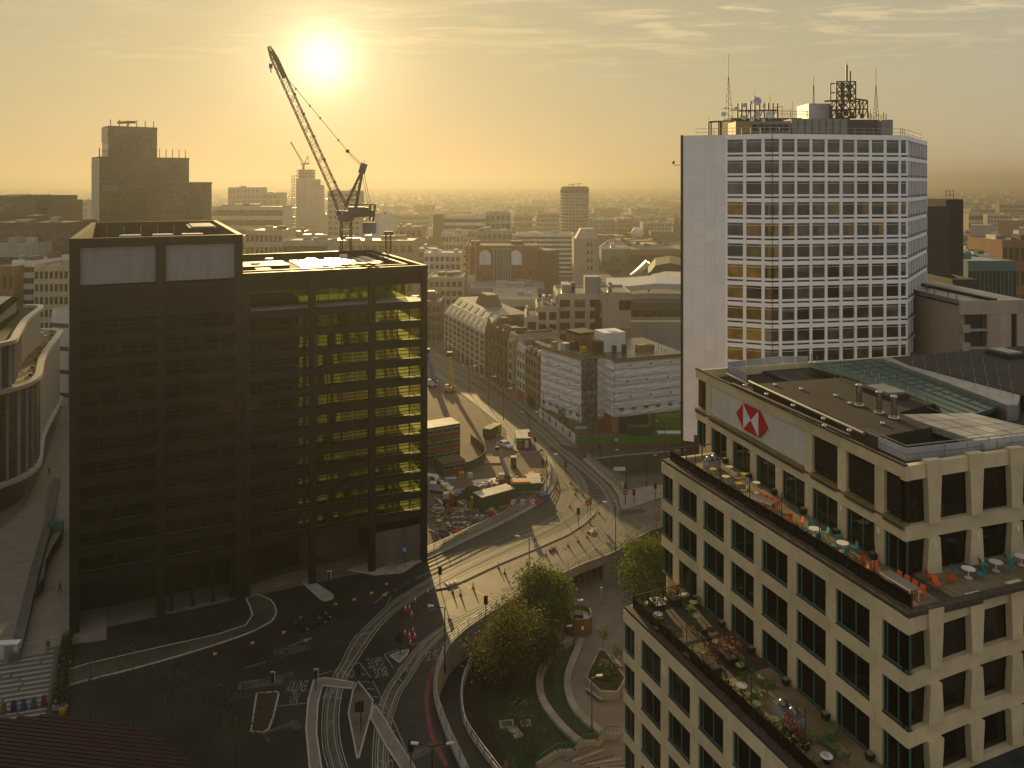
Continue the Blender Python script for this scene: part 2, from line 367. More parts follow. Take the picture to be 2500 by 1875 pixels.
pavement('kerbed_nose', c6([(10, 1300), (70, 1270), (125, 1120), (175, 900), (150, 880), (60, 890), (-60, 900), (-120, 1290)]), .12, m=SOIL)
c3 = lambda pts: [(x / 1.7696, 940 + y / 1.7696) for x, y in pts]
pavement('forecourt', c3([(1105, 905), (1170, 930), (1195, 980), (1180, 1015), (1160, 1032), (1060, 1080), (850, 1150), (600, 1222), (350, 1285), (300, 1296), (300, 1230), (620, 1150), (1060, 1040), (1062, 925)]), .13, m=ASPH2, per=3)
pavement('entrance_island', c3([(1302, 852), (1330, 836), (1440, 908), (1440, 925), (1405, 936), (1385, 928)]), .13, m=CONC)
pavement('cycle_forecourt', c3([(1500, 800), (1720, 728), (1795, 775), (1740, 812), (1620, 822)]), .13, m=CONC)
pavement('lobby_floor', [(600, 1452), (740, 1418), (760, 1400), (880, 1385), (960, 1362), (930, 1345), (700, 1400), (590, 1435)], .05, m=PAVE, kerb=False)
pavement('plaza', [(-200, 1480), (60, 1240), (110, 1130), (150, 1000), (172, 930), (260, 930), (260, 1562), (130, 1580), (20, 1620), (-200, 1640)], .05, m=PAVE, kerb=False)
# long stone bands set into the plaza
for i, (a, b_) in enumerate([((60, 1552), (178, 1518)), ((30, 1580), (178, 1545)), ((100, 1270), (178, 1252)), ((120, 1235), (178, 1219))]):
    p = G(*a, .056); q = G(*b_, .056); bar('paving_band', bpy.data.objects['plaza'], p, q, .35, CONC, w2=.01)
stp = pavement('stepped_paving', [(-250, 1790), (-250, 1600), (20, 1590), (148, 1566), (118, 1735), (0, 1775)], .03, m=DARKC, kerb=False)
for i in range(17):
    t = i / 16; ly = 1596 + 185 * t; w0 = -60; w1 = 140 - 26 * t
    k = random.randint(2, 3); xs = [w0] + sorted(random.uniform(w0 + 30, w1 - 20) for _ in range(k - 1)) + [w1]
    for j in range(k):
        p = G(xs[j] + 2, ly - (xs[j]) * .14, .04); q = G(xs[j + 1] - 6, ly - xs[j + 1] * .14, .04)
        bar('paving_strip', stp, p, q, .42, CONC, w2=.012)

# retaining walls and the outer face of the bridge
wall_path = EDGE
rw = thing('bridge_wall', (0, 0, 0), 0, 'curved concrete edge beam and wall carrying the road above the park', 'bridge')
b = MB(); b.sweep([Vector((p.x, p.y, 0)) for p in EDGE], [(.05, -1.15), (.05, .42), (-.30, .42), (-.30, -1.15)], closed=True); b.build('edge_beam', CONC, rw)
dark0 = [p for p in EDGE if not (1368 < CX + F * p.x / p.y < 1478)]
segA = [p for p in EDGE if CX + F * p.x / p.y >= 1476 and p.y > 100]; segB = [p for p in EDGE if CX + F * p.x / p.y <= 1370 or p.y < 100]
for sg in (segA, segB):
    b = MB(); b.sweep([Vector((p.x, p.y, 0)) for p in sg], [(.0, LOW - .2), (.0, -1.0), (-.5, -1.0), (-.5, LOW - .2)], closed=True); b.build('retaining_wall', CONC, rw)
opening = [p for p in EDGE if 1366 < CX + F * p.x / p.y < 1480 and p.y > 100]
for i, p in enumerate(opening):
    if i % 2 == 0: cyl('bridge_column', rw, (p.x + .1 - 1.2, p.y + 1.2, LOW - .1), .7, 3.2, DARKC, 10)
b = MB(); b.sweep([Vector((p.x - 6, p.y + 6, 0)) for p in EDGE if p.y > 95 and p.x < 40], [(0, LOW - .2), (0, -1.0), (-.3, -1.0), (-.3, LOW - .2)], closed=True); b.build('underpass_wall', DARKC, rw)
for x0_, x1_, y0_, y1_ in ((139.6, 140.4, 20, 171), (62, 140.4, 170.6, 171.4), (9, 140.4, 19.6, 20.4)): box('retaining_wall', rw, x0_, x1_, y0_, y1_, LOW - .2, .1, CONC)
tw = thing('ramp_retaining_wall', (0, 0, 0), 0, 'dark panelled retaining wall beside the road dipping down in front of green hoarding', 'wall')
wp = [trench[0], trench[1], trench[2], trench[3]]
for i in range(3):
    a, c = wp[i], wp[i + 1]; n = max(2, int((c - a).length / 6))
    for j in range(n):
        p = a.lerp(c, j / n); q = a.lerp(c, (j + 1) / n - .006)
        z0 = -4.3
        d = (q - p).normalized(); nn = Vector((-d.y, d.x, 0)) * .2
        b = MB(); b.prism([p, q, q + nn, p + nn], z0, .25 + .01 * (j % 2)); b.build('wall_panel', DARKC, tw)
b = MB(); b.sweep([Vector((p.x, p.y, .25)) for p in wp], [(-.06, 0.02), (-.06, .2), (.3, .2), (.3, 0.02)], closed=True); b.build('coping', CONC, tw)

# ---- railings along the bridge
def railing(path, label, rails, hgt, plinth, postd=2.4, m=GALV, pm=GALV, name='bridge_railing'):
    t = thing(name, (0, 0, 0), 0, label, 'railing')
    if plinth:
        b = MB(); b.sweep(path, [(-.22, -.02), (-.22, plinth), (.22, plinth), (.22, -.02)], closed=True); b.build('plinth', CONC, t)
    for k in range(rails):
        z = plinth + (hgt - plinth) * (k + 1) / rails
        b = MB(); b.sweep(path, [(-.05, z - .09), (-.05, z), (.05, z), (.05, z - .09)], closed=True); b.build('rail', m, t)
    acc = 0; last = path[0]; nxt = 0
    for i in range(1, len(path)):
        a, c = path[i - 1], path[i]; ln = (c - a).length
        while nxt <= acc + ln:
            p = a.lerp(c, (nxt - acc) / max(ln, 1e-6)); d = (c - a).normalized()
            rbox('post', t, (p.x + d.y * .09, p.y - d.x * .09, p.z + hgt / 2), (.07, .1, hgt), pm, math.atan2(d.y, d.x)); nxt += postd
        acc += ln
    return t
outer_rail = [Vector((p.x, p.y, .40)) for p in EDGE if p.y > 70 and p.x < 46]
railing(outer_rail, 'long curved metal railing on the outer edge of the bridge above the park trees', 3, 1.15, 0.05, 2.6)
inner = [Vector((p.x, p.y, .12)) for p in offset(site_b, .1)]
inner = smooth_path([G(1003, 1372), G(1060, 1347), G(1150, 1305), G(1240, 1262), G(1300, 1228), G(1332, 1198), G(1344, 1168), G(1337, 1135), G(1326, 1112)], 6)
railing([Vector((p.x, p.y, .1)) for p in inner], 'pale metal railing between the road and the building site', 4, 1.4, .25, 2.6)
pavement('site_side_footway', None, .12, m=CONC, world=[(p.x, p.y) for p in offset(inner, .35)] + [(p.x, p.y) for p in offset(inner, -1.3)][::-1])
railing([Vector((p.x, p.y, .12)) for p in smooth_path([G(1434, 1117), G(1465, 1146), G(1500, 1177), G(1524, 1199)], 5)], 'short pale railing above the ramp beside the tram bend', 3, 1.3, .3, 2.2)

TBED = mat('tram_bed_sheen', (.095, .082, .06), .6, var=.25, scale=.4)  # paler than the asphalt: low-sun sheen put into the colour
# ---- tram tracks: running rail in a dark groove between pale edging strips
def rail_line(t, path):
    for o in (-.36, .24):
        b = MB(); b.sweep(path, [(o, .0), (o, .012), (o + .12, .012), (o + .12, .0)], closed=True); b.build('edging_strip', CONC, t)
    b = MB(); b.sweep(path, [(-.05, .0), (-.05, .022), (.05, .022), (.05, 0)], closed=True); b.build('rail', GALV, t)
A1 = [(830, 1960), (807, 1870), (795, 1825), (792, 1766), (798, 1706), (816, 1656), (838, 1618), (866, 1563), (902, 1525), (947, 1482), (980, 1457), (1053, 1413), (1137, 1371), (1229, 1331), (1321, 1289), (1349, 1276), (1385, 1252), (1406, 1231), (1415, 1209), (1412, 1185), (1398, 1158), (1370, 1131), (1346, 1112), (1324, 1095), (1270, 1043), (1180, 968), (1095, 911), (1020, 872), (950, 840)]
A2 = [(866, 1960), (840, 1870), (825, 1813), (821, 1754), (828, 1694), (845, 1647), (869, 1608), (907, 1551), (933, 1520), (973, 1485), (1058, 1431), (1142, 1387), (1242, 1340), (1347, 1290), (1391, 1264), (1414, 1241), (1428, 1222), (1432, 1198), (1424, 1174), (1406, 1151), (1373, 1123), (1354, 1107), (1333, 1093), (1281, 1043), (1191, 968), (1105, 911), (1028, 872), (958, 840)]
B1 = [(925, 1960), (916, 1870), (919, 1801), (926, 1742), (945, 1689), (973, 1646), (1011, 1594), (1045, 1559), (1098, 1522), (1137, 1502), (1200, 1470), (1300, 1418), (1380, 1371), (1443, 1330), (1468, 1304), (1484, 1279), (1492, 1255), (1490, 1231), (1479, 1207), (1463, 1185), (1443, 1166), (1414, 1141), (1381, 1115), (1354, 1092), (1303, 1043), (1211, 968), (1123, 911), (1043, 872), (972, 840)]
B2 = [(955, 1960), (942, 1870), (944, 1813), (952, 1754), (973, 1694), (997, 1656), (1030, 1604), (1069, 1559), (1108, 1532), (1152, 1508), (1215, 1478), (1318, 1424), (1400, 1377), (1463, 1330), (1484, 1307), (1500, 1281), (1507, 1255), (1504, 1229), (1492, 1203), (1476, 1182), (1455, 1162), (1422, 1133), (1391, 1107), (1368, 1091), (1316, 1043), (1222, 968), (1133, 911), (1051, 872), (980, 840)]
for nm, a, c in (('left', A1, A2), ('right', B1, B2)):
    t = thing('tram_track', (0, 0, .012), 0, 'tram track sweeping past the median island on its side nearer the building site' if nm == 'left' else 'tram track passing the white bus gate lettering and hugging the outer bridge railing', 'tram track', 'tram tracks')
    rail_line(t, gp(a, 0, 5)); rail_line(t, gp(c, 0, 5))
    l1, l2 = gp(a, 0, 5), gp(c, 0, 5); n_ = min(len(l1), len(l2)); b = MB()      # strip between the rails, sun sheen painted into its colour
    near2 = [min(l2, key=lambda q: (q - p).length) for p in l1]
    b.v = [tuple(p) for p in l1] + [tuple(q) for q in near2]; b.f = [(i, i + 1, len(l1) + i + 1, len(l1) + i) for i in range(len(l1) - 1)]; b.mi = [0] * len(b.f); b.build('track_bed', TBED, t)

# ---- painted markings (children of the road)
def mark(px, w=.14, m=WPAINT, per=4, z=.014):
    path = gp(px, 0, per) if len(px) > 2 else [G(*px[0]), G(*px[1])]
    b = MB(); b.sweep([Vector((p.x, p.y, z)) for p in path], [(-w / 2, 0), (w / 2, 0)]); return b.build('road_marking', m, ROAD)
c4 = lambda pts: [(980 + x / 3.814, 1250 + y / 3.814) for x, y in pts]
c33 = lambda pts: [(1300 + x / 6.144, 1060 + y / 6.144) for x, y in pts]
c1 = lambda pts: [(1050 + x / 5.53, 940 + y / 5.53) for x, y in pts]
mark(c4([(130, 620), (350, 520), (600, 410), (900, 270), (1250, 130), (1400, 50), (1500, 0)]), .16)
mark(c33([(0, 1420), (200, 1320), (390, 1210), (500, 1110), (560, 1000), (578, 880), (540, 780), (490, 710), (465, 690)]), .18)
mark(c33([(300, 712), (465, 690)]), .12, YPAINT)
mark(c1([(550, 0), (800, 145), (1000, 280), (1430, 685)]), .18); mark(c1([(1430, 685), (1640, 662)]), .3)
mark([(1149, 940), (1040, 878), (960, 843)], .16)
for a, c in (((50, 660), (85, 645)), ((0, 695), (12, 688))): mark(c4([a, c]), .15)
for a, c in [((1795, 838), (1850, 812)), ((1740, 862), (1765, 850)), ((1700, 890), (1720, 878)), ((1668, 950), (1690, 915)), ((1370, 1130), (1475, 1102)), ((1200, 1180), (1310, 1147)), ((1050, 1225), (1150, 1195)), ((1530, 1086), (1610, 1070)), ((1685, 1042), (1775, 1010)), ((1095, 1280), (1120, 1274)), ((940, 1300), (960, 1292))]: mark(c3([a, c]), .14)
for a, c in [((190, 950), (320, 895)), ((0, 1030), (90, 990)), ((310, 1028), (350, 1008)), ((560, 905), (600, 882)), ((1095, 520), (1240, 465)), ((1300, 540), (1370, 515)), ((820, 770), (930, 715)), ((700, 830), (770, 795)), ((1390, 475), (1560, 430)), ((1540, 320), (1620, 290)), ((1690, 262), (1800, 215))]: mark(c4([a, c]), .1)
mark(c4([(550, 655), (870, 835)]), .25, YPAINT)
# hatched ghost island between the tram tracks
for a, c in [((360, 535), (480, 548)), ((400, 595), (560, 612)), ((620, 520), (655, 520)), ((655, 520), (735, 578)), ((740, 630), (790, 630)), ((790, 630), (865, 695)), ((770, 745), (910, 745)), ((910, 745), (985, 825)), ((810, 800), (960, 815)), ((805, 850), (1000, 868)), ((800, 905), (1040, 935)), ((1035, 900), (1085, 1000)), ((1085, 1000), (1300, 1010)), ((800, 950), (1080, 1005)), ((870, 1020), (1090, 1075)), ((1095, 1060), (1075, 1150)), ((910, 1095), (1070, 1150)), ((530, 740), (640, 752)), ((550, 795), (690, 805)), ((570, 845), (710, 860)), ((580, 905), (690, 910)), ((335, 480), (352, 535)), ((378, 575), (425, 645)), ((530, 415), (610, 475)), ((560, 960), (650, 970)), ((1675, 1070), (1960, 1190)), ((960, 1180), (1040, 1210)), ((1040, 1210), (960, 1295))]: mark(c33([a, c]), .13)
for a, c in [((1750, 1175), (1785, 1160)), ((1535, 1258), (1580, 1240)), ((1730, 1342), (1780, 1325)), ((1300, 1350), (1340, 1335)), ((1490, 1445), (1545, 1428)), ((630, 330), (760, 288)), ((540, 270), (690, 250)), ((800, 245), (690, 265)), ((1075, 250), (1140, 305))]: mark(c33([a, c]), .13)
for a, c in [((580, 705), (915, 610)), ((915, 610), (1000, 580)), ((1000, 580), (1130, 760)), ((1130, 760), (1310, 1100)), ((1310, 1100), (1485, 1490)), ((993, 690), (1065, 703)), ((1025, 772), (1110, 780)), ((1078, 845), (1155, 855)), ((1135, 925), (1200, 935)), ((1178, 1003), (1240, 1015)), ((1230, 1090), (1280, 1103)), ((1260, 1180), (1330, 1195)), ((1330, 1275), (1368, 1283)), ((1250, 495), (1400, 445)), ((1250, 495), (1345, 630)), ((1385, 660), (1440, 600)), ((1460, 630), (1500, 670)), ((1520, 565), (1540, 590)), ((1395, 725), (1430, 775)), ((1540, 395), (1660, 360)), ((1590, 530), (1670, 390)), ((940, 310), (1200, 240)), ((165, 1025), (460, 993)), ((560, 415), (815, 345)), ((165, 530), (430, 450)), ((1485, 540), (1505, 520)), ((680, 1185), (740, 1178)), ((1640, 80), (1790, 20)), ((1310, 205), (1530, 130))]: mark(c6([a, c]), .16)
mark(c6([(1895, 1640), (1750, 1350), (1695, 1100), (1690, 900), (1740, 680), (1820, 530), (1880, 440)]), .55, REDPAV)
mark(c33([(225, 620), (330, 740), (375, 860), (372, 920)]), .5, REDPAV); mark(c33([(745, 380), (800, 450), (1000, 640), (1190, 830), (1280, 990), (1335, 1130)]), .5, REDPAV)
mark(c33([(770, 370), (1020, 600), (1200, 780), (1310, 940), (1365, 1130)]), .15)
def arrow(tail, head, w=.16):
    a = G(*tail); c = G(*head); d = (c - a).normalized(); n = Vector((-d.y, d.x, 0)); L_ = (c - a).length; e = a + d * L_ * .62
    b = MB(); b.poly([(q.x, q.y, .014) for q in (a + n * w / 2, a - n * w / 2, e - n * w / 2, e - n * .5, c, e + n * .5, e + n * w / 2)]); b.build('road_arrow', WPAINT, ROAD)
arrow(*c3([(1618, 943), (1680, 890)])); arrow(*c3([(1245, 1130), (1355, 1090)])); arrow(*c33([(1640, 250), (1800, 238)]))
def road_text(s, px, width, height, rz):
    cu = bpy.data.curves.new('lettering', 'FONT'); cu.body = s; cu.align_x = 'CENTER'; cu.align_y = 'CENTER'; cu.resolution_u = 2
    to = bpy.data.objects.new('lettering', cu); COL.objects.link(to)
    dg = bpy.context.evaluated_depsgraph_get(); me = bpy.data.meshes.new_from_object(to.evaluated_get(dg))
    bpy.data.objects.remove(to); xs = [v.co.x for v in me.vertices]; ys = [v.co.y for v in me.vertices]
    wx = max(xs) - min(xs); wy = max(ys) - min(ys); me.materials.clear(); me.materials.append(WPAINT)
    o = put('road_lettering', me, ROAD); o.scale = (width / wx, height / wy, 1); p = G(*px); o.location = (p.x, p.y, .016); o.rotation_euler = (0, 0, rz)
    return o
for s, (px, py), w, h, rz in [('NO', (720, 1702), 1.05, 2.3, 181), ('ENTRY', (726, 1673), 2.5, 2.3, 181), ('GATE', (916, 1616), 2.1, 2.2, 198), ('BUS', (929, 1640), 1.7, 2.2, 198), ('BUS', (1054, 1600), 1.6, 2.3, 190), ('GATE', (1075, 1576), 1.9, 2.2, 190), ('TRAM', (815, 1692), 2.5, 2.2, 181), ('ONLY', (842, 1645), 2.5, 1.9, 192), ('ONLY', (938, 1868), 2.0, 2.0, 185), ('TRAM', (1070, 1408), 2.6, 2.0, 205), ('TRAM', (1405, 1228), 2.4, 2.2, 228)]:
    road_text(s, (px, py), w, h, R(rz))

# repairs in the asphalt, drain covers and tyre-darkened strips
PATD = mat('fresh_patch', (.018, .017, .016), .6, var=.3, scale=.6); PATL = mat('old_patch', (.065, .058, .05), .65, var=.3, scale=.6)
rp = random.Random(31)
for i in range(34):
    px, py = rp.choice([(rp.uniform(640, 900), rp.uniform(1480, 1600)), (rp.uniform(1000, 1400), rp.uniform(1300, 1480)), (rp.uniform(560, 760), rp.uniform(1600, 1820)), (rp.uniform(1420, 1600), rp.uniform(1215, 1300)), (rp.uniform(985, 1040), rp.uniform(1640, 1860))])
    p = G(px, py); 
    if not inpoly(p.x, p.y, road_poly): continue
    w, l, a = rp.uniform(.7, 2.2), rp.uniform(1.5, 6.5), rp.uniform(.2, .7); ca_, sa = math.cos(a), math.sin(a); b = MB()
    b.poly([(p.x + x * ca_ - y * sa, p.y + x * sa + y * ca_, .0092 + .00012 * i) for x, y in ((-l / 2, -w / 2), (l / 2, -w / 2 + rp.uniform(-.2, .2)), (l / 2, w / 2), (-l / 2, w / 2))]); b.build('asphalt_patch', PATD if i % 3 else PATL, ROAD)
for px, py in ((700, 1590), (905, 1660), (1010, 1700), (1140, 1345), (1250, 1300), (1380, 1340), (1560, 1270), (660, 1760), (1480, 1150), (860, 1500), (780, 1440)):
    p = G(px, py); cyl('manhole_cover', ROAD, (p.x, p.y, .010), .75, .012, STEELD, 14)
# ------------------------------------------------------------------ dark steel-framed office block
GL_DARK = glassmat('dark_office_glass', (.62, .68, .36), .0, .85)
SLAB = mat('office_floor', (.55, .48, .28), .75, var=.1)
CEIL = mat('office_ceiling', (.5, .48, .4), .8, var=.08)
FLUTE = mat('fluted_grey_panel', (.26, .25, .25), .6, var=.08, scale=1.2, streak=True)
ROOFD = mat('dark_roof_felt', (.030, .024, .021), .8, spec=.25, var=.3, scale=.25, detail=8, col2=(.016, .014, .014))
ROOFG = mat('pale_roof_membrane', (.33, .31, .28), .36, var=.22, scale=.3, detail=8)
AC = mat('air_handling_grey', (.42, .43, .46), .5, metal=.3, var=.1)
TEAL = mat('teal_frame', (.035, .125, .105), .4, var=.1)
BLIND = mat('teal_blind', (.035, .11, .105), .5, var=.25)
TERR = mat('pale_terrace_deck', (.40, .38, .35), .7, var=.12, scale=.5)
SILV = mat('bright_metal', (.55, .55, .54), .3, metal=.8, var=.06)
bb = thing('office_block', (-64.8, 116.4, 0), R(24.7), 'dark steel-framed glass office block with a lower right wing, in front of the tall crane', 'office building')
XL, XM, XR = 0.0, 24.1, 54.8
# columns of the exposed frame
for x0, x1, z1 in ((0, 1.3, 57.8), (11.6, 12.8, 57.0), (23.0, 24.1, 57.8), (24.15, 25.2, 51.0), (34.45, 35.55, 50.2), (44.45, 45.55, 50.2), (53.8, 54.8, 51.6)):
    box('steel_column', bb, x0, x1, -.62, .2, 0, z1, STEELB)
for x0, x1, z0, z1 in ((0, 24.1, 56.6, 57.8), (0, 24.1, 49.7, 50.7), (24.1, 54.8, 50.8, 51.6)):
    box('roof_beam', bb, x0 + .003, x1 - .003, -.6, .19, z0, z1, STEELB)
lev_l = [46.5 - 3.5 * i for i in range(12)]; lev_r = [44.9 - 3.3 * i for i in range(12)]
bays = [(1.05, 11.75, lev_l), (12.65, 23.2, lev_l), (25.0, 34.6, lev_r), (35.4, 44.6, lev_r), (45.4, 54.0, lev_r)]
for bi, (x0, x1, lv) in enumerate(bays):
    for k, z in enumerate(lv):
        hb_ = .78
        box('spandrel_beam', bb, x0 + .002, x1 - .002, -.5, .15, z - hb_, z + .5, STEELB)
        if k == 0: continue
        za, zb = z + .5, lv[k - 1] - hb_          # glazed strip above this beam
        n = 4; w = (x1 - x0) / n
        win = box('window_frame', bb, x0 + .02, x1 - .02, .50, .58, zb - .07, zb, STEELD)
        for j in range(n):
            box('pane', bb, x0 + j * w + .04, x0 + (j + 1) * w - .04, .52, .55, za + .02, zb - .07, GL_DARK, sub=win)
            if j: box('mullion', bb, x0 + j * w - .08, x0 + j * w + .08, .40, .60, za + .02, zb - .07, STEELD, sub=win)
        for t in (.34, .67): box('transom', bb, x0 + .03, x1 - .03, .46, .57, za + (zb - za) * t - .06, za + (zb - za) * t + .06, STEELD, sub=win)
for k, z in enumerate(lev_l): box('floor_slab', bb, .5, 23.6, .62, 51.2, z - .45, z - .05, SLAB)
for k, z in enumerate(lev_r): box('floor_slab', bb, 24.6, 54.2, .62, 18.4, z - .45, z - .05, SLAB)  # plates cut short in depth so low sun behind glows through
for k, z in enumerate(lev_r[1:]):
    box('rear_glazing', bb, 25, 54.2, 18.45, 18.5, z + .2, lev_r[k] - .5, GL_DARK)
    for j in range(13): box('rear_mullion', bb, 25 + j * 2.4, 25.3 + j * 2.4 + .2 * (j % 3), 18.3, 18.6, z - .05, lev_r[k] - .45, STEELD)
    for j, (xa, ya, ww) in enumerate(((37.0 + (k * 3) % 4, 11, 1.3), (41.2 + k % 2, 9, 1.0), (47.0 + (k * 7) % 3, 12, 1.0), (50.5, 8, .7))): box('partition', bb, xa, xa + ww, ya, ya + .3, z - .05, lev_r[k] - .45, CEIL if j != 2 else STEELD)
for k, z in enumerate(lev_l[1:]):
    box('rear_glazing', bb, .6, 23.6, 51.25, 51.3, z + .2, lev_l[k] - .5, GL_DARK)
    for j, (xa, ya, ww) in enumerate(((3.5 + k % 4, 5, 2.2), (15.5 + (k * 5) % 4, 7, 2.6))): box('partition', bb, xa, xa + ww, ya, ya + .3, z - .05, lev_l[k] - .45, BLIND if (k + j) % 3 == 0 else CEIL)
box('lift_core', bb, 9, 22, 14, 40, 0, 50, STEELB); box('lift_core', bb, 25, 34.2, 7, 17, 0, 46, STEELB)
# left tower crown: two fluted screens under the roof beam, a dark void below them
for xa, xb in ((1.35, 11.5), (12.9, 22.95)):
    scr = box('fluted_screen', bb, xa, xb, .1, .3, 50.9, 56.4, FLUTE)
    for j in range(24): x = xa + (xb - xa) * (j + .5) / 24; box('flute', bb, x - .06, x + .06, .03, .1, 50.92, 56.38, FLUTE, sub=scr)
box('louvre_band', bb, 1.05, 23.2, .3, .5, 46.95, 49.7, STEELB)
# roof parapets and plant
for x0, x1, y0, y1, z0, z1 in ((0, .8, .2, 52, 46, 57.8), (23.3, 24.1, .2, 52, 46, 57.8), (.8, 23.3, 51.2, 52, 46, 57.8), (.8, 23.3, .31, 1.0, 50.9, 57.3)):
    box('parapet', bb, x0, x1, y0, y1, z0, z1, STEELB)
box('roof_deck', bb, .8, 23.3, 1.0, 51.2, 52.2, 52.6, ROOFD)
for x, y, w in ((6, 22, 3.2), (11.3, 22, 3.2), (16.3, 22, 3.2)):
    u = box('air_handler', bb, x, x + w, y, y + 9, 52.6, 56.4, AC); box('air_handler_hood', bb, x - .1, x + w + .1, y - .1, y + 2, 56.4, 56.75, GALV, sub=u)
box('duct', bb, 9.2, 11.3, 23, 25, 53, 55.4, AC); box('duct', bb, 14.5, 20.8, 26, 29, 53, 56.0, SILV); box('duct', bb, 17.5, 22.3, 20, 24, 52.6, 55.7, AC)
for i in range(7): cyl('lightning_rod', bb, (3 + i * 3.1, 46, 52.6), .16, 4.6, GALV, 6)
box('stair_head', bb, 17.8, 23.2, 34, 50, 52.6, 57.2, STEELB); box('stair_head_roof', bb, 18.4, 22.6, 35, 49.2, 57.2, 57.4, ROOFG)
# right wing: parapet frame, roof, terrace, set-back top storey
for x0, x1, y0, y1, z0, z1 in ((54.0, 54.8, .2, 35, 50.8, 51.6), (24.1, 54.8, 34.2, 35, 49.6, 51.6), (24.1, 53.2, 5.6, 6.2, 47.7, 51.3), (52.6, 53.2, 6.2, 34.2, 47.7, 51.3)):
    box('parapet', bb, x0, x1, y0, y1, z0, z1, STEELB)
box('parapet', bb, 25.0, 53.9, .2, .5, 48.4, 50.79, STEELB)
box('roof_deck', bb, 24.1, 52.6, 6.2, 34.2, 50.0, 50.35, ROOFD)
box('roof_soffit', bb, 25.0, 53.2, .5, 5.6, 49.6, 50.4, STEELB)
box('terrace', bb, 25.0, 54.6, .2, 5.6, 45.0, 45.34, TERR)
for i in range(16):
    x = 25.2 + i * 1.72
    box('pane', bb, x, x + 1.6, 5.7, 5.74, 45.4, 47.7, GL_DARK); box('mullion', bb, x + 1.62, x + 1.7, 5.62, 5.8, 45.34, 47.7, STEELD)
box('rear_glazing', bb, 25, 52.6, 34.45, 34.5, 45.3, 49.5, GL_DARK)
for x0, x1, y0, y1 in ((26, 34, 16, 25), (27.5, 30, 10, 13), (43, 50, 12, 14)): box('roof_plinth', bb, x0, x1, y0, y1, 50.35, 51.0, STEELB)
for i in range(9): x = 36 + i * 1.75; box('roof_sheet', bb, x, x + 1.5, 14 + (i % 3) * .8, 30 - (i % 2) * 2, 50.36, 50.55 + .12 * (i % 3), SILV)
for x, y in ((28.5, 20), (32, 28), (38, 10), (47, 30)): cyl('roof_vent', bb, (x, y, 50.36), 1.6, .9, SILV, 12)
# ground floor, and unseen walls added to stop sunlight leaking through
box('side_wall', bb, .25, .55, .7, 51.2, 0, 46, STEELB)  # unseen, added to keep the sun out of the left block
box('sun_stop_wall', bb, 23.7, 24.05, .7, 52, 0, 49.5, STEELB); box('sun_stop_rear_wall', bb, 24.2, 54.5, 18.2, 18.7, 0, 8.3, STEELB); box('side_wall', bb, 54.1, 54.5, 1.5, 18.2, 0, 8.0, STEELB)
box('lobby_wall', bb, 1, 24, 6, 6.3, 0, 6.9, STEELD); box('lobby_wall', bb, 25, 45, 9, 9.3, 0, 7.4, mat('lobby_stone', (.07, .06, .05), .6)); box('lobby_wall', bb, 45, 54, .1, .4, 0, 6.2, DARKC)
for x in (13.5, 16.5, 19.5, 22.3): box('shopfront_pier', bb, x, x + .5, .4, .9, 0, 6.6, STEELB)

# ------------------------------------------------------------------ beige stone bank building
STONE = mat('beige_stone', (.56, .455, .275), .75, var=.10, scale=.45, bump=.08, detail=6)
STONE2 = mat('pale_stone_panel', (.52, .48, .41), .7, var=.05, scale=.6)
OLIVE = mat('olive_sill', (.17, .14, .055), .5, var=.1)
LOUV = mat('bronze_louvre', (.022, .016, .010), .5, metal=.3, var=.2)
GL_BANK = glassmat('bank_glass', (.30, .66, .58), .01, .34)
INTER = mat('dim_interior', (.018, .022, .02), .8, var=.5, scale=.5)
DESK = mat('desk_white', (.4, .4, .38), .6)
GUT = mat('brown_gutter', (.05, .035, .024), .7, var=.3, scale=2)
TILE = mat('terrace_tile', (.16, .115, .06), .75, var=.3, scale=.5, col2=(.11, .085, .045))
DECKW = mat('dark_decking', (.035, .024, .017), .7, var=.25, scale=1.5)
bank = thing('bank_building', (0, 0, 0), 0, 'beige stone bank building stepping down in terraces, with a red and white hexagon sign', 'office building')
class Stage:
    def __init__(s, o, d, L):
        s.o = Vector((o[0], o[1], 0)); d = Vector((d[0], d[1], 0)).normalized(); s.d = d; s.n = Vector((-d.y, d.x, 0)); s.L = L; s.rz = math.atan2(d.y, d.x)
    def w(s, x, y, z): return s.o + s.d * x + s.n * y + Vector((0, 0, z))
    def s_of(s, px):
        k = (px - CX) / F; return (k * s.o.y - s.o.x) / (s.d.x - k * s.d.y)
    def box(s, name, x0, x1, y0, y1, z0, z1, m, sub=None):
        c = s.w((x0 + x1) / 2, (y0 + y1) / 2, (z0 + z1) / 2)
        return rbox(name, bank, c, (abs(x1 - x0), abs(y1 - y0), abs(z1 - z0)), m, s.rz, sub=sub)
SA = Stage((21.75, 93.8), (8.75, -32.2), 33.4); SB = Stage((16.5, 87.4), (11.4, -31.5), 33.5); S_C = Stage((11.2, 79.5), (.414, -1.0), 34.5)
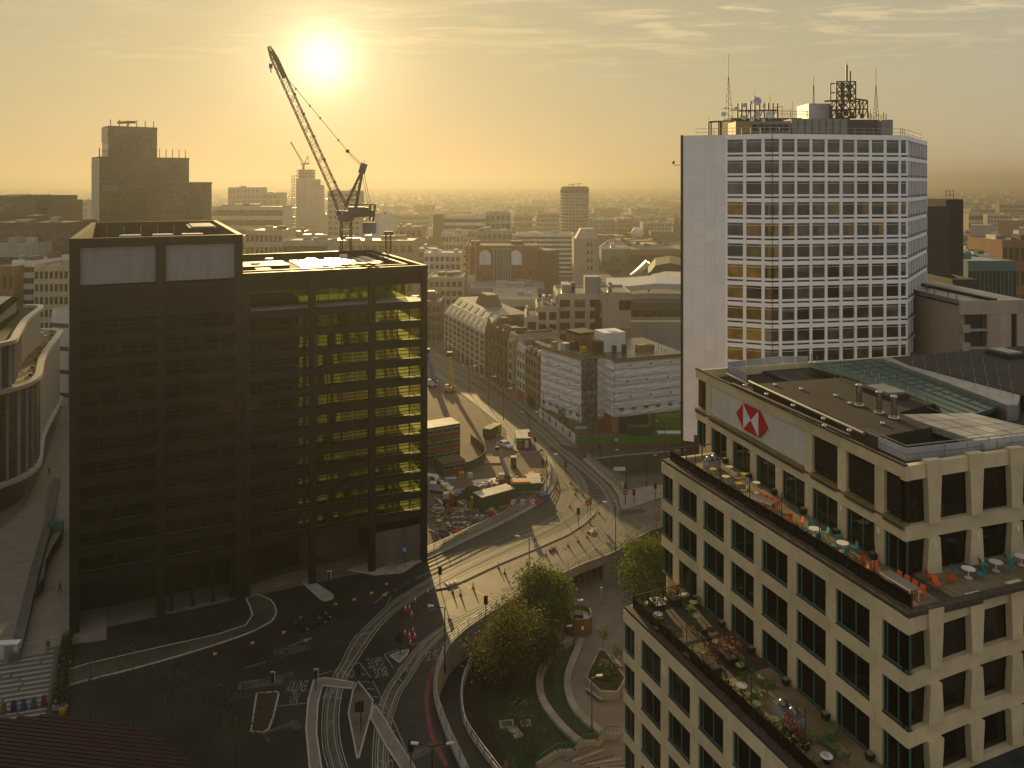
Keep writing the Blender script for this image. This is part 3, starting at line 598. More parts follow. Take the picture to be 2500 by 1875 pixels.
def window(S, x0, x1, z0, z1, blind=0, y=.17, split=.56, door=False):
    f = S.box('window_frame', x0, x1, y - .05, y + .08, z0, z0 + .1, TEAL)
    S.box('frame_head', x0, x1, y - .05, y + .08, z1 - .1, z1, TEAL, sub=f)
    xs = [x0, x0 + (x1 - x0) * .13, x0 + (x1 - x0) * split, x1]
    for x in xs[:-1]: S.box('frame_jamb', x, x + .1, y - .05, y + .08, z0 + .1, z1 - .1, TEAL, sub=f)
    S.box('frame_jamb', x1 - .06, x1, y - .05, y + .08, z0 + .1, z1 - .1, TEAL, sub=f)
    for a, c in zip(xs[:-1], xs[1:]): S.box('pane', a + .1, c, y, y + .03, z0 + .1, z1 - .1, GL_BANK, sub=f)
    if blind: S.box('blind', xs[1] + .12, x1 - .05, y + .12, y + .15, z1 - .1 - blind, z1 - .1, BLIND, sub=f)
    return f
rb = random.Random(3)
def front_facade(S, zs, D, ny, top=False):
    """the bowed end facing the camera: beams follow a shallow curve, pillars taper"""
    def cv(y): return .9 * math.sin(math.pi * min(1, y / D)) * -1
    for k in range(len(zs) - 1):
        za, zb = zs[k + 1], zs[k]
        n = 8; ys = [D * i / n for i in range(n + 1)]
        b = MB()
        pts = [S.w(S.L + cv(y), y, 0) for y in ys]
        b.sweep([Vector((p.x, p.y, 0)) for p in pts], [(0, zb - 1.15), (0, zb), (.5, zb), (.5, zb - 1.15)], closed=True); b.build('curved_beam', STONE, bank)
        b = MB(); b.sweep([Vector((p.x, p.y, 0)) for p in pts], [(.42, za), (.42, zb - 1.15), (.47, zb - 1.15), (.47, za)], closed=True); b.build('curved_glazing', GL_BANK, bank)
        for c in ny:
            p = S.w(S.L + cv(c), c, 0); w0, w1 = (.72, .52) if k % 2 else (.52, .72)
            b = MB(); q = []
            for (w, z) in ((w0, za), (w1, zb - 1.152 + (1.15 + .25 if (k == 0) else 0))):
                for (dx, dy) in ((-.3, -w), (.25, -w), (.25, w), (-.3, w)): v = p + S.d * dx + S.n * dy; q.append((v.x, v.y, z))
            b.v = q; b.f = [(0, 1, 5, 4), (1, 2, 6, 5), (2, 3, 7, 6), (3, 0, 4, 7), (3, 2, 1, 0), (4, 5, 6, 7)]; b.mi = [0] * 6; b.build('tapered_pillar', STONE, bank)
            if k == len(zs) - 2: S.box('wall_lamp', S.L + .25 + cv(c), S.L + .34 + cv(c), c - .12, c + .12, za + 2.2, za + 2.55, WHITEP)
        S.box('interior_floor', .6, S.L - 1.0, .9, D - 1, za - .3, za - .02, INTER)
def side_facade(S, zs, pil, y0=0):
    """the long side: stone pillars and beams, one panel per bay, deep-set windows"""
    edges = [-.02] + [e for p in pil for e in p] + [S.L]
    for k in range(len(zs) - 1):
        za, zb = zs[k + 1], zs[k]
        for (a, c) in pil:
            zj = za + 1.55; S.box('pillar', a, c, .0, .5, za + .012, zj, STONE); S.box('pillar', a, c, .004, .5, zj + .03, zb - 1.165, STONE)
        cs = [-.05] + [(a + c) / 2 for a, c in pil] + [S.L]
        for a, c in zip(cs[:-1], cs[1:]): S.box('beam_panel', a + .014, c - .014, -.06, .5, zb - 1.142, zb, STONE)
        for a, c in zip(edges[0::2], edges[1::2]):
            if c - a < .3: continue
            S.box('sill', a + .004, c - .004, -.02, .3, za + .001, za + .1, GUT)
            window(S, a + .01, c - .01, za + .1, zb - 1.15, blind=rb.choice((0, 0, 0, .35, .7)) if c - a > 2 else 0)
            if rb.random() < .5: S.box('desk', a + .8, c - .9, 2.0, 3.0, za + .70, za + .78, DESK)
            if rb.random() < .25: S.box('cabinet', a + 1.2, a + 1.5, 1.6, 3.2, za + .0, za + 1.5, BLIND)
pilB = [(2.22, 3.33), (6.83, 7.98), (11.5, 12.6), (16.1, 17.2), (20.7, 21.8), (25.3, 26.4), (29.9, 31.1)]
side_facade(SB, [35.3, 31.3, 27.3, 23.3], pilB)
front_facade(SB, [35.3, 31.3, 27.3, 23.3, 19.3, 15.3], 30, (2.6, 7.0, 11.4, 15.8, 20.2))
pilC = [(2.0, 3.2), (6.6, 7.8), (11.2, 12.4), (15.8, 17.0), (20.4, 21.6), (25.0, 26.2), (29.6, 30.8)]
side_facade(S_C, [23.3, 19.3, 15.3, 11.3, 7.3, 3.3, -.7], pilC)
# back walls of interiors keep the rooms dark
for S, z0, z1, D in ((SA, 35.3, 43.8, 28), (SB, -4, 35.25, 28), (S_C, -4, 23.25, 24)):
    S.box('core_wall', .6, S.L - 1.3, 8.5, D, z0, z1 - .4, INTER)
# blank end walls
SB.box('end_wall', .0, .4, .5, 28, -4, 35.25, STONE); S_C.box('end_wall', .0, .4, .5, 10, -4, 23.25, STONE); SA.box('end_wall', .0, .4, .5, 30, 30, 43.95, STONE)
SA.box('side_wall', .3, 6.2, .25, .5, 26, 35.4, STONE)
# upper stage A
pa = [(SA.s_of(a), SA.s_of(c)) for a, c in ((1723, 1735.6), (1773.6, 1788), (1831, 1845.6), (1893, 1909), (1964.4, 1982.5), (2044.7, 2065.5), (2135, 2158.6))]
zt, zm, zf = 44.0, 39.3, 35.3
for i, (a, c) in enumerate(pa):
    SA.box('pillar', a, c, 0, .5, zf, zm - 1.1, STONE)
    if i in (0, 4, 5, 6): SA.box('pillar', a, c, 0, .5, zm, zt - 1.0, STONE)
    if i: SA.box('wall_lamp', (a + c) / 2 - .14, (a + c) / 2 + .14, -.12, 0, zf + 2.35, zf + 2.75, WHITEP)
cs = [-.05] + [(a + c) / 2 for a, c in pa] + [SA.L]
for a, c in zip(cs[:-1], cs[1:]):
    SA.box('beam_panel', a + .008, c - .008, -.06, .5, zm - 1.1, zm - .25, STONE); SA.box('beam_panel', a + .008, c - .008, -.06, .5, zt - 1.0, zt - .02, STONE)
    SA.box('roof_gutter', a, c, -.12, .2, zt, zt + .14, GUT)
eds = [0.0] + [e for p in pa for e in p] + [SA.L]
for a, c in zip(eds[0::2], eds[1::2]): window(SA, a + .02, c - .02, zf, zm - 1.1, blind=.5 if a > 14 else 0)
def louvre(S, a, c):
    pnl = S.box('louvre_panel', a, c, .3, .42, zm + .35, zt - 1.0, LOUV)
    for j in range(12): z = zm + .55 + j * .25; S.box('louvre_blade', a + .05, c - .05, .18, .3, z, z + .07, LOUV, sub=pnl)
    S.box('sloping_sill', a, c, -.15, .42, zm - .25, zm + .2, OLIVE); S.box('sill_drip', a, c, -.2, -.152, zm - .28, zm - .05, GUT)
louvre(SA, .02, pa[0][0]); louvre(SA, pa[4][1], pa[5][0]); louvre(SA, pa[5][1], pa[6][0]); louvre(SA, pa[6][1], SA.L - .1)
xa, xb = pa[0][1], pa[4][0]; npn = 9
for j in range(npn):
    SA.box('sign_backing_panel', xa + (xb - xa) * j / npn + .006, xa + (xb - xa) * (j + 1) / npn - .006, .1, .3, zm + .3, zt - 1.0, STONE2)
SA.box('sloping_sill', xa, xb, -.2, .3, zm - .25, zm + .28, OLIVE); SA.box('sill_drip', xa, xb, -.25, -.203, zm - .3, zm - .05, GUT)
front_facade(SA, [44.0, 39.3, 35.3], 30, (2.75, 7.2, 11.5, 16))
SA.box('corner_louvre', SA.L - 1.75, SA.L - 1.6, 1.6, 30, zm, zt - 1.0, LOUV)
# hexagon sign
SIGNR = mat('sign_red', (.42, .006, .012), .35, var=.03); SIGNW = mat('sign_white', (.62, .64, .68), .4, var=.02)
sg = thing('hexagon_sign', (0, 0, 0), 0, 'red and white hexagon sign fixed high on the pale stone side of the bank building', 'sign')
hx = {k: v for k, v in zip('abcdef', ((1100, 1119), (1202, 690), (1412, 795), (1540, 1030), (1408, 1150), (1203, 1040)))}
def onA(cx, cy):
    px = 1600 + cx / 5.53; py = 860 + cy / 5.53; s = SA.s_of(px); p = SA.w(s, 0, 0); return s, H - (py - HZ) / F * p.y
sl, zl = onA(1107, 815); s1, z1t = onA(1207, 690); s1b, z1b = onA(1203, 1035); s2, z2t = onA(1412, 795); s2b, z2b = onA(1408, 1148); sr, zr = onA(1540, 1030)
zc = (z1t + z1b + z2t + z2b) / 4; hh = (z1t - z1b + z2t - z2b) / 4; s1 = (s1 + s1b) / 2; s2 = (s2 + s2b) / 2; sm = (s1 + s2) / 2; hw = (s2 - s1) / 2
def flat(name, pts, y0, y1, m):
    b = MB(); n = len(pts); b.v = [tuple(SA.w(s, y0, z)) for s, z in pts] + [tuple(SA.w(s, y1, z)) for s, z in pts]
    b.f = [tuple(range(n)), tuple(range(2 * n - 1, n - 1, -1))] + [(i, (i + 1) % n, n + (i + 1) % n, n + i) for i in range(n)]; b.mi = [0] * len(b.f); b.build(name, m, sg)
flat('hexagon_plate', [(sm - 2 * hw, zc), (s1, zc + hh), (s2, zc + hh), (sm + 2 * hw, zc), (s2, zc - hh), (s1, zc - hh)], -.16, .08, SIGNR)
flat('white_triangle', [(s1, zc + hh * .97), (sm, zc), (s1, zc - hh * .97)], -.185, -.162, SIGNW); flat('white_triangle', [(s2, zc + hh * .97), (s2, zc - hh * .97), (sm, zc)], -.185, -.162, SIGNW)
# terrace floors: tiles laid one by one near the edge of view, decking on the lower terrace
def terrace(S, S2, z, x0, x1, m, nx, ny, nm):
    for i in range(nx):
        a = x0 + (x1 - x0) * i / nx; c = x0 + (x1 - x0) * (i + 1) / nx
        pa_ = S.w(a, .55, 0); pc = S.w(c, .55, 0)
        def dist(p):  # distance from the edge to the set-back wall
            s = S2.n.dot(S.n); return max(.5, -(S2.n.dot(p - S2.o)) / s)
        da, dc = dist(pa_), dist(pc)
        for j in range(ny):
            q = [pa_ + S.n * (da * j / ny + .012), pc - S.d * .012 + S.n * (dc * j / ny + .012), pc - S.d * .012 + S.n * (dc * (j + 1) / ny - .012), pa_ + S.n * (da * (j + 1) / ny - .012)]
            b = MB(); b.prism(q, z - .1, z + rb.uniform(0, .006)); b.build(nm, m, bank)
terrace(SB, SA, 35.34, .4, 33.4, TILE, 26, 5, 'terrace_tile')
terrace(S_C, SB, 23.34, 13.2, 34, TILE, 16, 5, 'terrace_tile')
terrace(S_C, SB, 23.34, .4, 13.2, DECKW, 14, 2, 'deck_board')
SB.box('terrace_slab', .4, SB.L - .3, .5, 7.5, 34.9, 35.22, GUT); S_C.box('terrace_slab', .4, S_C.L - .3, .5, 9, 22.9, 23.22, GUT)
for S, z in ((SB, 35.3), (S_C, 23.3)):
    S.box('edge_gutter', -.02, S.L, .05, .75, z + .003, z + .30, GUT); S.box('edge_gutter', -.0, .5, .75, 6.5 if S is SB else 8, z + .003, z + .30, STONE)
SB.box('edge_gutter', SB.L - .7, SB.L - .05, .75, 26, 35.303, 35.6, GUT)
SB.box('front_paving', 24.5, 32.8, 5.5, 27, 34.95, 35.30, TILE)
for i in range(12):
    for j in range(4): SB.box('terrace_tile', 25 + j * 1.95, 26.92 + j * 1.95, 6 + i * 1.75, 7.72 + i * 1.75, 35.30, 35.335 + .004 * ((i + j) % 3), TILE)
# glass balustrades
GLR = glassmat('balustrade_glass', (.8, .85, .75), .02, .85)
def balustrade(S, z, x0, x1, label, end_y):
    t = thing('glass_balustrade', (0, 0, 0), 0, label, 'balustrade')
    n = int((x1 - x0) / 1.5); 
    def bx(name, a, c, y0, y1, z0, z1, m): return rbox(name, t, S.w((a + c) / 2, (y0 + y1) / 2, (z0 + z1) / 2), (c - a, y1 - y0, z1 - z0), m, S.rz)
    for i in range(n + 1):
        x = x0 + (x1 - x0) * i / n; bx('post', x - .04, x + .04, .72, .86, z, z + 1.3, STEELD)
        if i < n: bx('glass_panel', x + .06, x + (x1 - x0) / n - .06, .78, .80, z + .25, z + 1.2, GLR)
    m_ = int(end_y / 1.6)
    for i in range(1, m_ + 1):
        y = .8 + end_y * i / m_; bx('post', x0 - .06, x0 + .06, y - .04, y + .04, z, z + 1.3, STEELD)
    bx('handrail', x0 - .05, x0 + .05, .8, .8 + end_y, z + 1.3, z + 1.38, STEELD)
balustrade(SB, 35.4, .5, 33.0, 'glass balustrade with dark posts along the upper bank terrace', 6.0)
balustrade(S_C, 23.4, .5, 34.0, 'glass balustrade with dark posts along the lower planted bank terrace', 7.0)
# roof of the bank
GLROOF = mat('glass_roof', (.022, .06, .06), .3, var=.2, spec=.4)
ca = lambda x, y: (1650 + x / 3.456, 700 + y / 3.456); cb_ = lambda x, y: (1960 + x / 4.096, 820 + y / 4.096)
def roofpoly(name, pts, z, th, m):
    w = [G(px, py, z) for px, py in pts]; b = MB(); b.prism([(p.x, p.y) for p in w], z - th, z); return b.build(name, m, bank)
box0 = [SA.w(.3, .3, 0), SA.w(SA.L - .8, .3, 0), SA.w(SA.L - 1.6, 20, 0), SA.w(SA.L - 1.2, 40, 0), SA.w(.3, 40, 0)]
b = MB(); b.prism([(p.x, p.y) for p in box0], 42.6, 43.0); b.build('roof_slab', ROOFD, bank)
roofpoly('felt_roof', [ca(650, 822), ca(1390, 765), ca(2180, 985), ca(1880, 1062), ca(2160, 1185), ca(1690, 1270), ca(1230, 1050)], 44.6, 1.9, ROOFD)
roofpoly('glass_roof', [cb_(60, 310), cb_(60, 275), cb_(810, 228), cb_(2030, 690), cb_(1770, 765), cb_(1450, 825), cb_(1330, 680), cb_(400, 405)], 44.45, .4, GLROOF)
for i in range(15):   # glazing bars of the glass roof, two diagonal sets
    t = i / 14
    p = G(*cb_(120 + 1780 * t, 290 + 420 * t), 44.47); q = G(*cb_(700 + 1300 * t, 232 + 440 * t), 44.47)
    bar('glazing_bar', bank, p, q, .08, TEAL)
for i in range(6):
    t = (i + .5) / 6
    p = G(*cb_(90 + 680 * t, 300 - 62 * t), 44.49); q = G(*cb_(1450 + 520 * t, 815 - 110 * t), 44.49); bar('glazing_bar', bank, p, q, .07, TEAL)
roofpoly('roof_upstand', [cb_(800, 228), cb_(880, 212), cb_(2180, 575), cb_(2150, 690), cb_(2040, 690)], 44.9, 2, GALV)
roofpoly('felt_roof', [cb_(890, 212), cb_(2300, 92), cb_(2300, 620), cb_(1060, 290)], 44.95, 2.2, ROOFD)
for j in range(5):
    for i in range(4):
        t0, t1 = i / 4, (i + 1) / 4 - .012; v0, v1 = j / 5, (j + 1) / 5 - .015
        c00, c10, c11, c01 = (Vector((*cb_(*p), 0)) for p in ((960, 785), (1830, 1080), (2480, 960), (1700, 770)))
        f = lambda u, v: (c00 * (1 - u) * (1 - v) + c10 * u * (1 - v) + c11 * u * v + c01 * (1 - u) * v)
        q = [f(t0, v0), f(t1, v0), f(t1, v1), f(t0, v1)]; roofpoly('roof_slab_tile', [(p.x, p.y) for p in q], 44.5 + rb.uniform(0, .02), .6, ROOFG)
for px, py, h in ((1545, 1010), (1715, 1065), (1840, 1115)) and [(1545, 1005, 1), (1715, 1068, 1), (1840, 1112, 1)]:
    p = G(*ca(px, py), 44.6); v = cyl('vent_base', bank, (p.x, p.y, 44.6), .95, .18, SILV, 14); cyl('vent_tube', bank, (p.x, p.y, 44.78), .5, 1.7, glassmat('clear_acrylic', (.8, .8, .75), .05, .8), 12, sub=v); cyl('vent_cap', bank, (p.x, p.y, 46.48), .56, .22, SILV, 12, sub=v)
p = G(*ca(1770, 915), 44.6); rbox('rooflight', bank, (p.x, p.y, 44.85), (3.6, 2.6, .5), ROOFD, SA.rz); rbox('rooflight_lid', bank, (p.x, p.y, 45.2), (3.2, 2.2, .22), GALV, SA.rz)
p = G(*cb_(2025, 200), 44.95); rbox('rooflight', bank, (p.x, p.y, 45.2), (3.4, 2.6, .5), ROOFD, SA.rz); rbox('rooflight_lid', bank, (p.x, p.y, 45.55), (2.8, 2.0, .22), GALV, SA.rz)
for (x, y) in [(1145, 655), (1192, 675), (1243, 705), (1297, 738), (1340, 768), (1393, 795), (1450, 810), (1508, 825), (1565, 838), (1625, 855), (1685, 862), (1748, 862), (1375, 745), (1405, 735), (1590, 795), (1653, 805), (1715, 830), (1780, 838), (1845, 850), (1880, 900), (1960, 940), (2030, 970), (2125, 985)]:
    p = G(*ca(x, y), 44.6); cyl('safety_post', bank, (p.x, p.y, 44.6), .1, 1.25, GALV, 6)
for j in range(4):
    for i in range(9 - j):
        p = G(*cb_(1100 + i * 125 + j * 110, 300 + i * 36 - j * 45 + 20), 44.95); cyl('safety_post', bank, (p.x, p.y, 44.95), .07, .9, GALV, 6)
for (a, c) in [((620, 800), (1590, 1240)), ((480, 820), (1470, 1260)), ((430, 735), (620, 830))]:
    bar('roof_pipe', bank, G(*ca(*a), 44.55), G(*ca(*c), 44.55), .34, GALV if a[0] == 620 else GUT, rnd=True)
for (x, y) in ((585, 830), (765, 905), (990, 1000), (1245, 1110), (1465, 1210), (1255, 1170), (840, 825), (1060, 860), (1350, 915), (1745, 1150), (1470, 980)):
    p = G(*ca(x, y), 44.75); cyl('roof_outlet', bank, (p.x, p.y, 44.6), .4, .25, SILV, 8)
# plant screens
for (a, c, h) in [((440, 740), (900, 690), 1.5), ((900, 690), (1120, 690), 1.5), ((440, 740), (600, 800), 1.1)]:
    p = G(*ca(*a), 43.2); q = G(*ca(*c), 43.2); d = q - p; n = max(2, int(d.length / 2.2))
    for i in range(n):
        u = p + d * (i / n); v_ = p + d * ((i + .95) / n); m_ = (u + v_) / 2
        rbox('plant_screen', bank, (m_.x, m_.y, 43.2 + h / 2), ((v_ - u).length, .1, h), AC, math.atan2(d.y, d.x))
def grail(pts, z, hgt):
    for a, c in zip(pts[:-1], pts[1:]):
        p = G(*a, z); q = G(*c, z); n = max(2, int((q - p).length / 1.6))
        for f_ in (.45, 1.0): bar('guard_rail', bank, p + Vector((0, 0, hgt * f_)), q + Vector((0, 0, hgt * f_)), .07, GALV)
        for i in range(n + 1): u = p.lerp(q, i / n); cyl('guard_post', bank, (u.x, u.y, z), .08, hgt, GALV, 6)
        m_ = (p + q) / 2; rbox('guard_panel', bank, (m_.x, m_.y, z + hgt * .45), ((q - p).length, .04, hgt * .8), AC, math.atan2((q - p).y, (q - p).x))
grail([cb_(640, 1080), cb_(1035, 1260), cb_(1420, 1215)], 43.6, 1.3); grail([cb_(1420, 1215), cb_(1860, 1165), cb_(2300, 1110)], 43.6, 1.3)

# ------------------------------------------------------------------ white slab tower
TW = mat('white_mosaic', (.72, .71, .73), .65, var=.035, scale=.35, detail=6)
TWJ = mat('white_frame', (.86, .85, .87), .6, var=.04)
GLT = mat('tower_glass', (.055, .05, .038), .08, var=.6, scale=.25, spec=.7, detail=2)
GLT2 = mat('tower_glass_painted_glow', (.15, .09, .012), .12, var=.6, scale=.5, emit=((.8, .45, .06), .025))  # lit rooms and reflections painted as amber colour and faint glow
DSTRIP = mat('dark_vent_strip', (.018, .018, .024), .5)
tower = thing('white_tower', (0, 0, 0), 0, 'tall white slab tower with rows of square windows and rooftop antennas', 'tower')
TP = [Vector((29.2, 135.6, 0)), Vector((42.5, 130.0, 0)), Vector((66.9, 134.5, 0)), Vector((80.6, 154.4, 0))]
ZT = 74.0
def hitseg(px):
    k = (px - CX) / F
    for i in range(3):
        a, c = TP[i], TP[i + 1]; d = c - a; den = d.x - k * d.y
        t = (k * a.y - a.x) / den
        if -1e-6 <= t <= 1.000001: return a + d * t
    return TP[-1].copy()
def tbox(name, p, q, off0, off1, z0, z1, m, sub=None):
    d = (q - p); d.z = 0; L_ = d.length; d.normalize(); n = Vector((d.y, -d.x, 0)); c = (p + q) / 2 + n * (off0 + off1) / 2
    return rbox(name, tower, (c.x, c.y, (z0 + z1) / 2), (L_, abs(off1 - off0), z1 - z0), m, math.atan2(d.y, d.x), sub=sub)
back = [TP[0], TP[1], TP[2], TP[3], Vector((70, 168, 0)), Vector((36, 160, 0))]
inn = [p + Vector((.8, 1.2, 0)) for p in TP[:2]] + [TP[2] + Vector((-.6, 1.2, 0)), TP[3] + Vector((-1.2, .4, 0)), Vector((69, 167, 0)), Vector((36.5, 159, 0))]
b = MB(); b.prism([(p.x, p.y) for p in inn], LOW, ZT - .3); b.build('tower_core', mat('tower_core', (.03, .03, .03), .8), tower)
cols = [(1776, 1814), (1822, 1859), (1867, 1902), (1909, 1940), (1946, 1977), (1983, 2014), (2020, 2050), (2057, 2086), (2092, 2122), (2128, 2158), (2164, 2194), (2199, 2215)]
zw = [73.15 - 3.45 * i for i in range(13)]
amber_glow = {(7, 0), (8, 0), (8, 1), (9, 0), (10, 0), (11, 0), (6, 0), (6, 1), (6, 2), (5, 1), (12, 0), (12, 1), (3, 2), (3, 3), (3, 6), (3, 8), (4, 1), (4, 2), (4, 3), (4, 5), (4, 7), (4, 9), (3, 0), (3, 10), (5, 2), (9, 1), (10, 1), (11, 1)}
for r_, z in enumerate(zw):
    for i, (a, c) in enumerate(cols):
        p, q = hitseg(a), hitseg(c)
        segs = [(p, q)] if not (a < 1885 < c) else [(p, TP[1]), (TP[1], q)]
        for u, v_ in segs:
            w_ = tbox('window', u, v_, -.28, -.2, z - 2.15, z, GLT2 if (r_, i) in amber_glow else GLT)
            tbox('transom', u, v_, -.24, -.12, z - .42, z - .37, TWJ, sub=w_); tbox('sill', u, v_, -.2, .04, z - 2.50, z - 2.15, TWJ, sub=w_); tbox('vent_slot', u, v_, -.25, -.1, z - 2.80, z - 2.50, DSTRIP, sub=w_)
            if (r_, i) in amber_glow and i > 1: tbox('dark_half', u, v_.lerp(u, .35 + .1 * (i % 3)), -.19, -.16, z - 2.15, z - .42, GLT, sub=w_)
            if r_ in (0, 1) or (r_ * 5 + i * 3) % 7 == 0: tbox('blind', u, v_, -.2, -.17, z - .34 - (.9 if r_ < 2 else .5 + .3 * (i % 3)), z - .42, mat('grey_blind', (.13, .14, .13), .6, var=.2), sub=w_)
    for u, v_ in ((hitseg(1771), TP[1]), (TP[1], TP[2])): tbox('spandrel', u, v_, -.5, .0, z, z + .65, TWJ)
    # chamfered end: narrow lights between slender mullions
    tbox('spandrel', TP[2], TP[3], -.4, .02, z, z + .65, TWJ); gz = tbox('end_glazing', TP[2], TP[3], -.3, -.2, z - 2.4, z, GLT); tbox('end_sill', TP[2], TP[3], -.25, .04, z - 2.80, z - 2.4, DSTRIP, sub=gz)
    for j in range(9):
        u = TP[2].lerp(TP[3], j / 8.02); v_ = TP[2].lerp(TP[3], j / 8.02 + .014); tbox('end_mullion', u, v_, -.22, .06, z - 2.8, z, TWJ, sub=gz)
pj = [1771] + [c for a, c in cols]; pk = [a for a, c in cols] + [2217]
for a, c in zip(pj, pk): tbox('pier', hitseg(a), hitseg(c), -.5, .05, 28, ZT - .85, TWJ)
tbox('roof_band', hitseg(1771), TP[1], -.5, .08, ZT - .8, ZT, TWJ); tbox('roof_band', TP[1], TP[2], -.5, .08, ZT - .8, ZT, TWJ); tbox('roof_band', TP[2], TP[3], -.5, .08, ZT - .8, ZT, TWJ)
lp = [hitseg(x) for x in (1668, 1694, 1720, 1746, 1771)]
for i in range(4):
    n = 20
    for j in range(n):
        z0 = 22 + (ZT - 22) * j / n + (1.2 if i % 2 else 0); z1 = min(ZT, 22 + (ZT - 22) * (j + 1) / n + (1.2 if i % 2 else 0) - .012)
        if z1 - z0 > .2: tbox('cladding_panel', lp[i], lp[i + 1] - (lp[i + 1] - lp[i]).normalized() * .012, -.5, .01 * ((i * 7 + j * 3) % 3) - .01, z0, z1, TW)
tbox('corner_fin', Vector((28.85, 135.8, 0)), Vector((29.15, 135.6, 0)), -.6, .12, LOW, ZT + .1, STEELD)
b = MB(); b.prism([(p.x, p.y) for p in inn], ZT - .3, ZT + .1); b.build('tower_roof', DARKC, tower)
# ------------------------------------------------------------------ the city: buildings one by one
WINB = mat('city_window', (.03, .032, .03), .15, var=.5, scale=.3, spec=.7)
CW = {'cream': (.42, .36, .25), 'white': (.60, .58, .53), 'grey': (.28, .27, .25), 'brown': (.16, .10, .06), 'brick': (.22, .10, .05), 'dark': (.05, .047, .042), 'beige': (.38, .33, .25), 'stone': (.46, .41, .33), 'teal': (.10, .17, .16), 'tan': (.30, .22, .13)}
CWM = {k: mat(k + '_wall', v, .8, var=.10, scale=.2, streak=True) for k, v in CW.items()}
ROOFS = [ROOFD, ROOFG, mat('grey_roof', (.17, .16, .15), .38, var=.25, scale=.2, detail=7), mat('wet_roof', (.10, .095, .09), .25, var=.3, scale=.15, detail=7)]
class Plan:
    """a building laid out along one facade: local x along it, local y into the block"""
    def __init__(s, t, o, d):
        s.t = t; s.o = Vector((o[0], o[1], 0)); s.d = Vector((d[0], d[1], 0)).normalized(); s.n = Vector((-s.d.y, s.d.x, 0)); s.rz = math.atan2(s.d.y, s.d.x)
    def w(s, x, y, z=0): return s.o + s.d * x + s.n * y + Vector((0, 0, z))
    def box(s, name, x0, x1, y0, y1, z0, z1, m, sub=None): return rbox(name, s.t, s.w((x0 + x1) / 2, (y0 + y1) / 2, (z0 + z1) / 2), (max(.01, abs(x1 - x0)), max(.01, abs(y1 - y0)), max(.01, abs(z1 - z0))), m, s.rz, sub=sub)
def facade(pl, side, L, off, z0, z1, floors, cols, wall, style='grid', pier=.28, sp=.42, glass=None, top=0.0, first=0):
    """side 'f': along x at y=off; 'l'/'r': along y at x=off (outside to the left / right)"""
    glass = glass or WINB; fh = (z1 - top - z0) / floors; cw = L / cols
    def B(name, a, c, o0, o1, za, zb, m, sub=None):
        if side == 'f': return pl.box(name, a, c, off - o1, off - o0, za, zb, m, sub)
        if side == 'l': return pl.box(name, off - o1, off - o0, a, c, za, zb, m, sub)
        return pl.box(name, off + o0, off + o1, a, c, za, zb, m, sub)
    for k in range(floors + 1):
        za = z0 + k * fh - fh * sp * .5; zb = z0 + k * fh + fh * sp * .5
        if k == 0: za = z0
        if k == floors: zb = z1
        B('spandrel', 0, L, .02, .30, za, zb, wall)
    if style == 'grid':
        for c in range(cols + 1):
            a = max(0, c * cw - cw * pier / 2); e = min(L, c * cw + cw * pier / 2); B('pier', a, e, .02, .36, z0, z1 - .02, wall)
    if style in ('grid', 'band'):
        for k in range(floors):
            za = z0 + k * fh + fh * sp * .5; zb = z0 + (k + 1) * fh - fh * sp * .5
            if style == 'band': B('window_band', 0, L, .03, .1, za, zb, glass); continue
            for c in range(cols):
                B('window', c * cw + cw * pier / 2, (c + 1) * cw - cw * pier / 2, .04, .12, za, zb, glass)
def roof(pl, L, D, z, wall, rm, n=3, seed=0, par=.7):
    r = random.Random(seed)
    for x0, x1, y0, y1 in ((0, L, 0, .3), (0, L, D - .3, D), (0, .3, .3, D - .3), (L - .3, L, .3, D - .3)): pl.box('parapet', x0, x1, y0, y1, z, z + par, wall)
    pl.box('roof_deck', .3, L - .3, .3, D - .3, z - .02, z + .12, rm)
    for i in range(n):
        w = r.uniform(.08, .22) * L; d = r.uniform(.1, .3) * D; x = r.uniform(.05, .9) * (L - w); y = r.uniform(.1, .9) * (D - d); pl.box('roof_plant', x, x + w, y, y + d, z + .12, z + r.uniform(1.2, 3.2), r.choice((AC, DARKC, wall, GALV)))
def simple(name, label, px0, px1, pyt, Y, D, wall, floors, cols, style='grid', rz=0, rm=None, z0=0, n=3, cat='building', group=None, pier=.3, sp=.42, sides='', top=.6, glass=None):
    """a block given by the columns and roof row it shows at distance Y"""
    x0, x1 = XX(px0, Y), XX(px1, Y); z1 = ZZ(pyt, Y); L = (x1 - x0) / max(.5, math.cos(R(rz)))
    t = thing(name, (0, 0, 0), 0, label, cat, group); pl = Plan(t, (x0, Y), (math.cos(R(rz)), math.sin(R(rz))))
    W_ = CWM[wall] if isinstance(wall, str) else wall
    pl.box('wall', .02, L - .02, .02, D, z0, z1, W_)
    if floors:
        facade(pl, 'f', L, 0, z0, z1, floors, cols, W_, style, pier, sp, top=top, glass=glass)
        if 'l' in sides: facade(pl, 'l', D, 0, z0, z1, floors, max(1, int(cols * D / L)), W_, style, pier, sp, top=top, glass=glass)
        if 'r' in sides: facade(pl, 'r', D, L, z0, z1, floors, max(1, int(cols * D / L)), W_, style, pier, sp, top=top, glass=glass)
    roof(pl, L, D, z1, W_, rm or ROOFS[int(abs(x0) * 7 + Y) % 4], n, int(px0 + Y)); return t, pl, L, z1
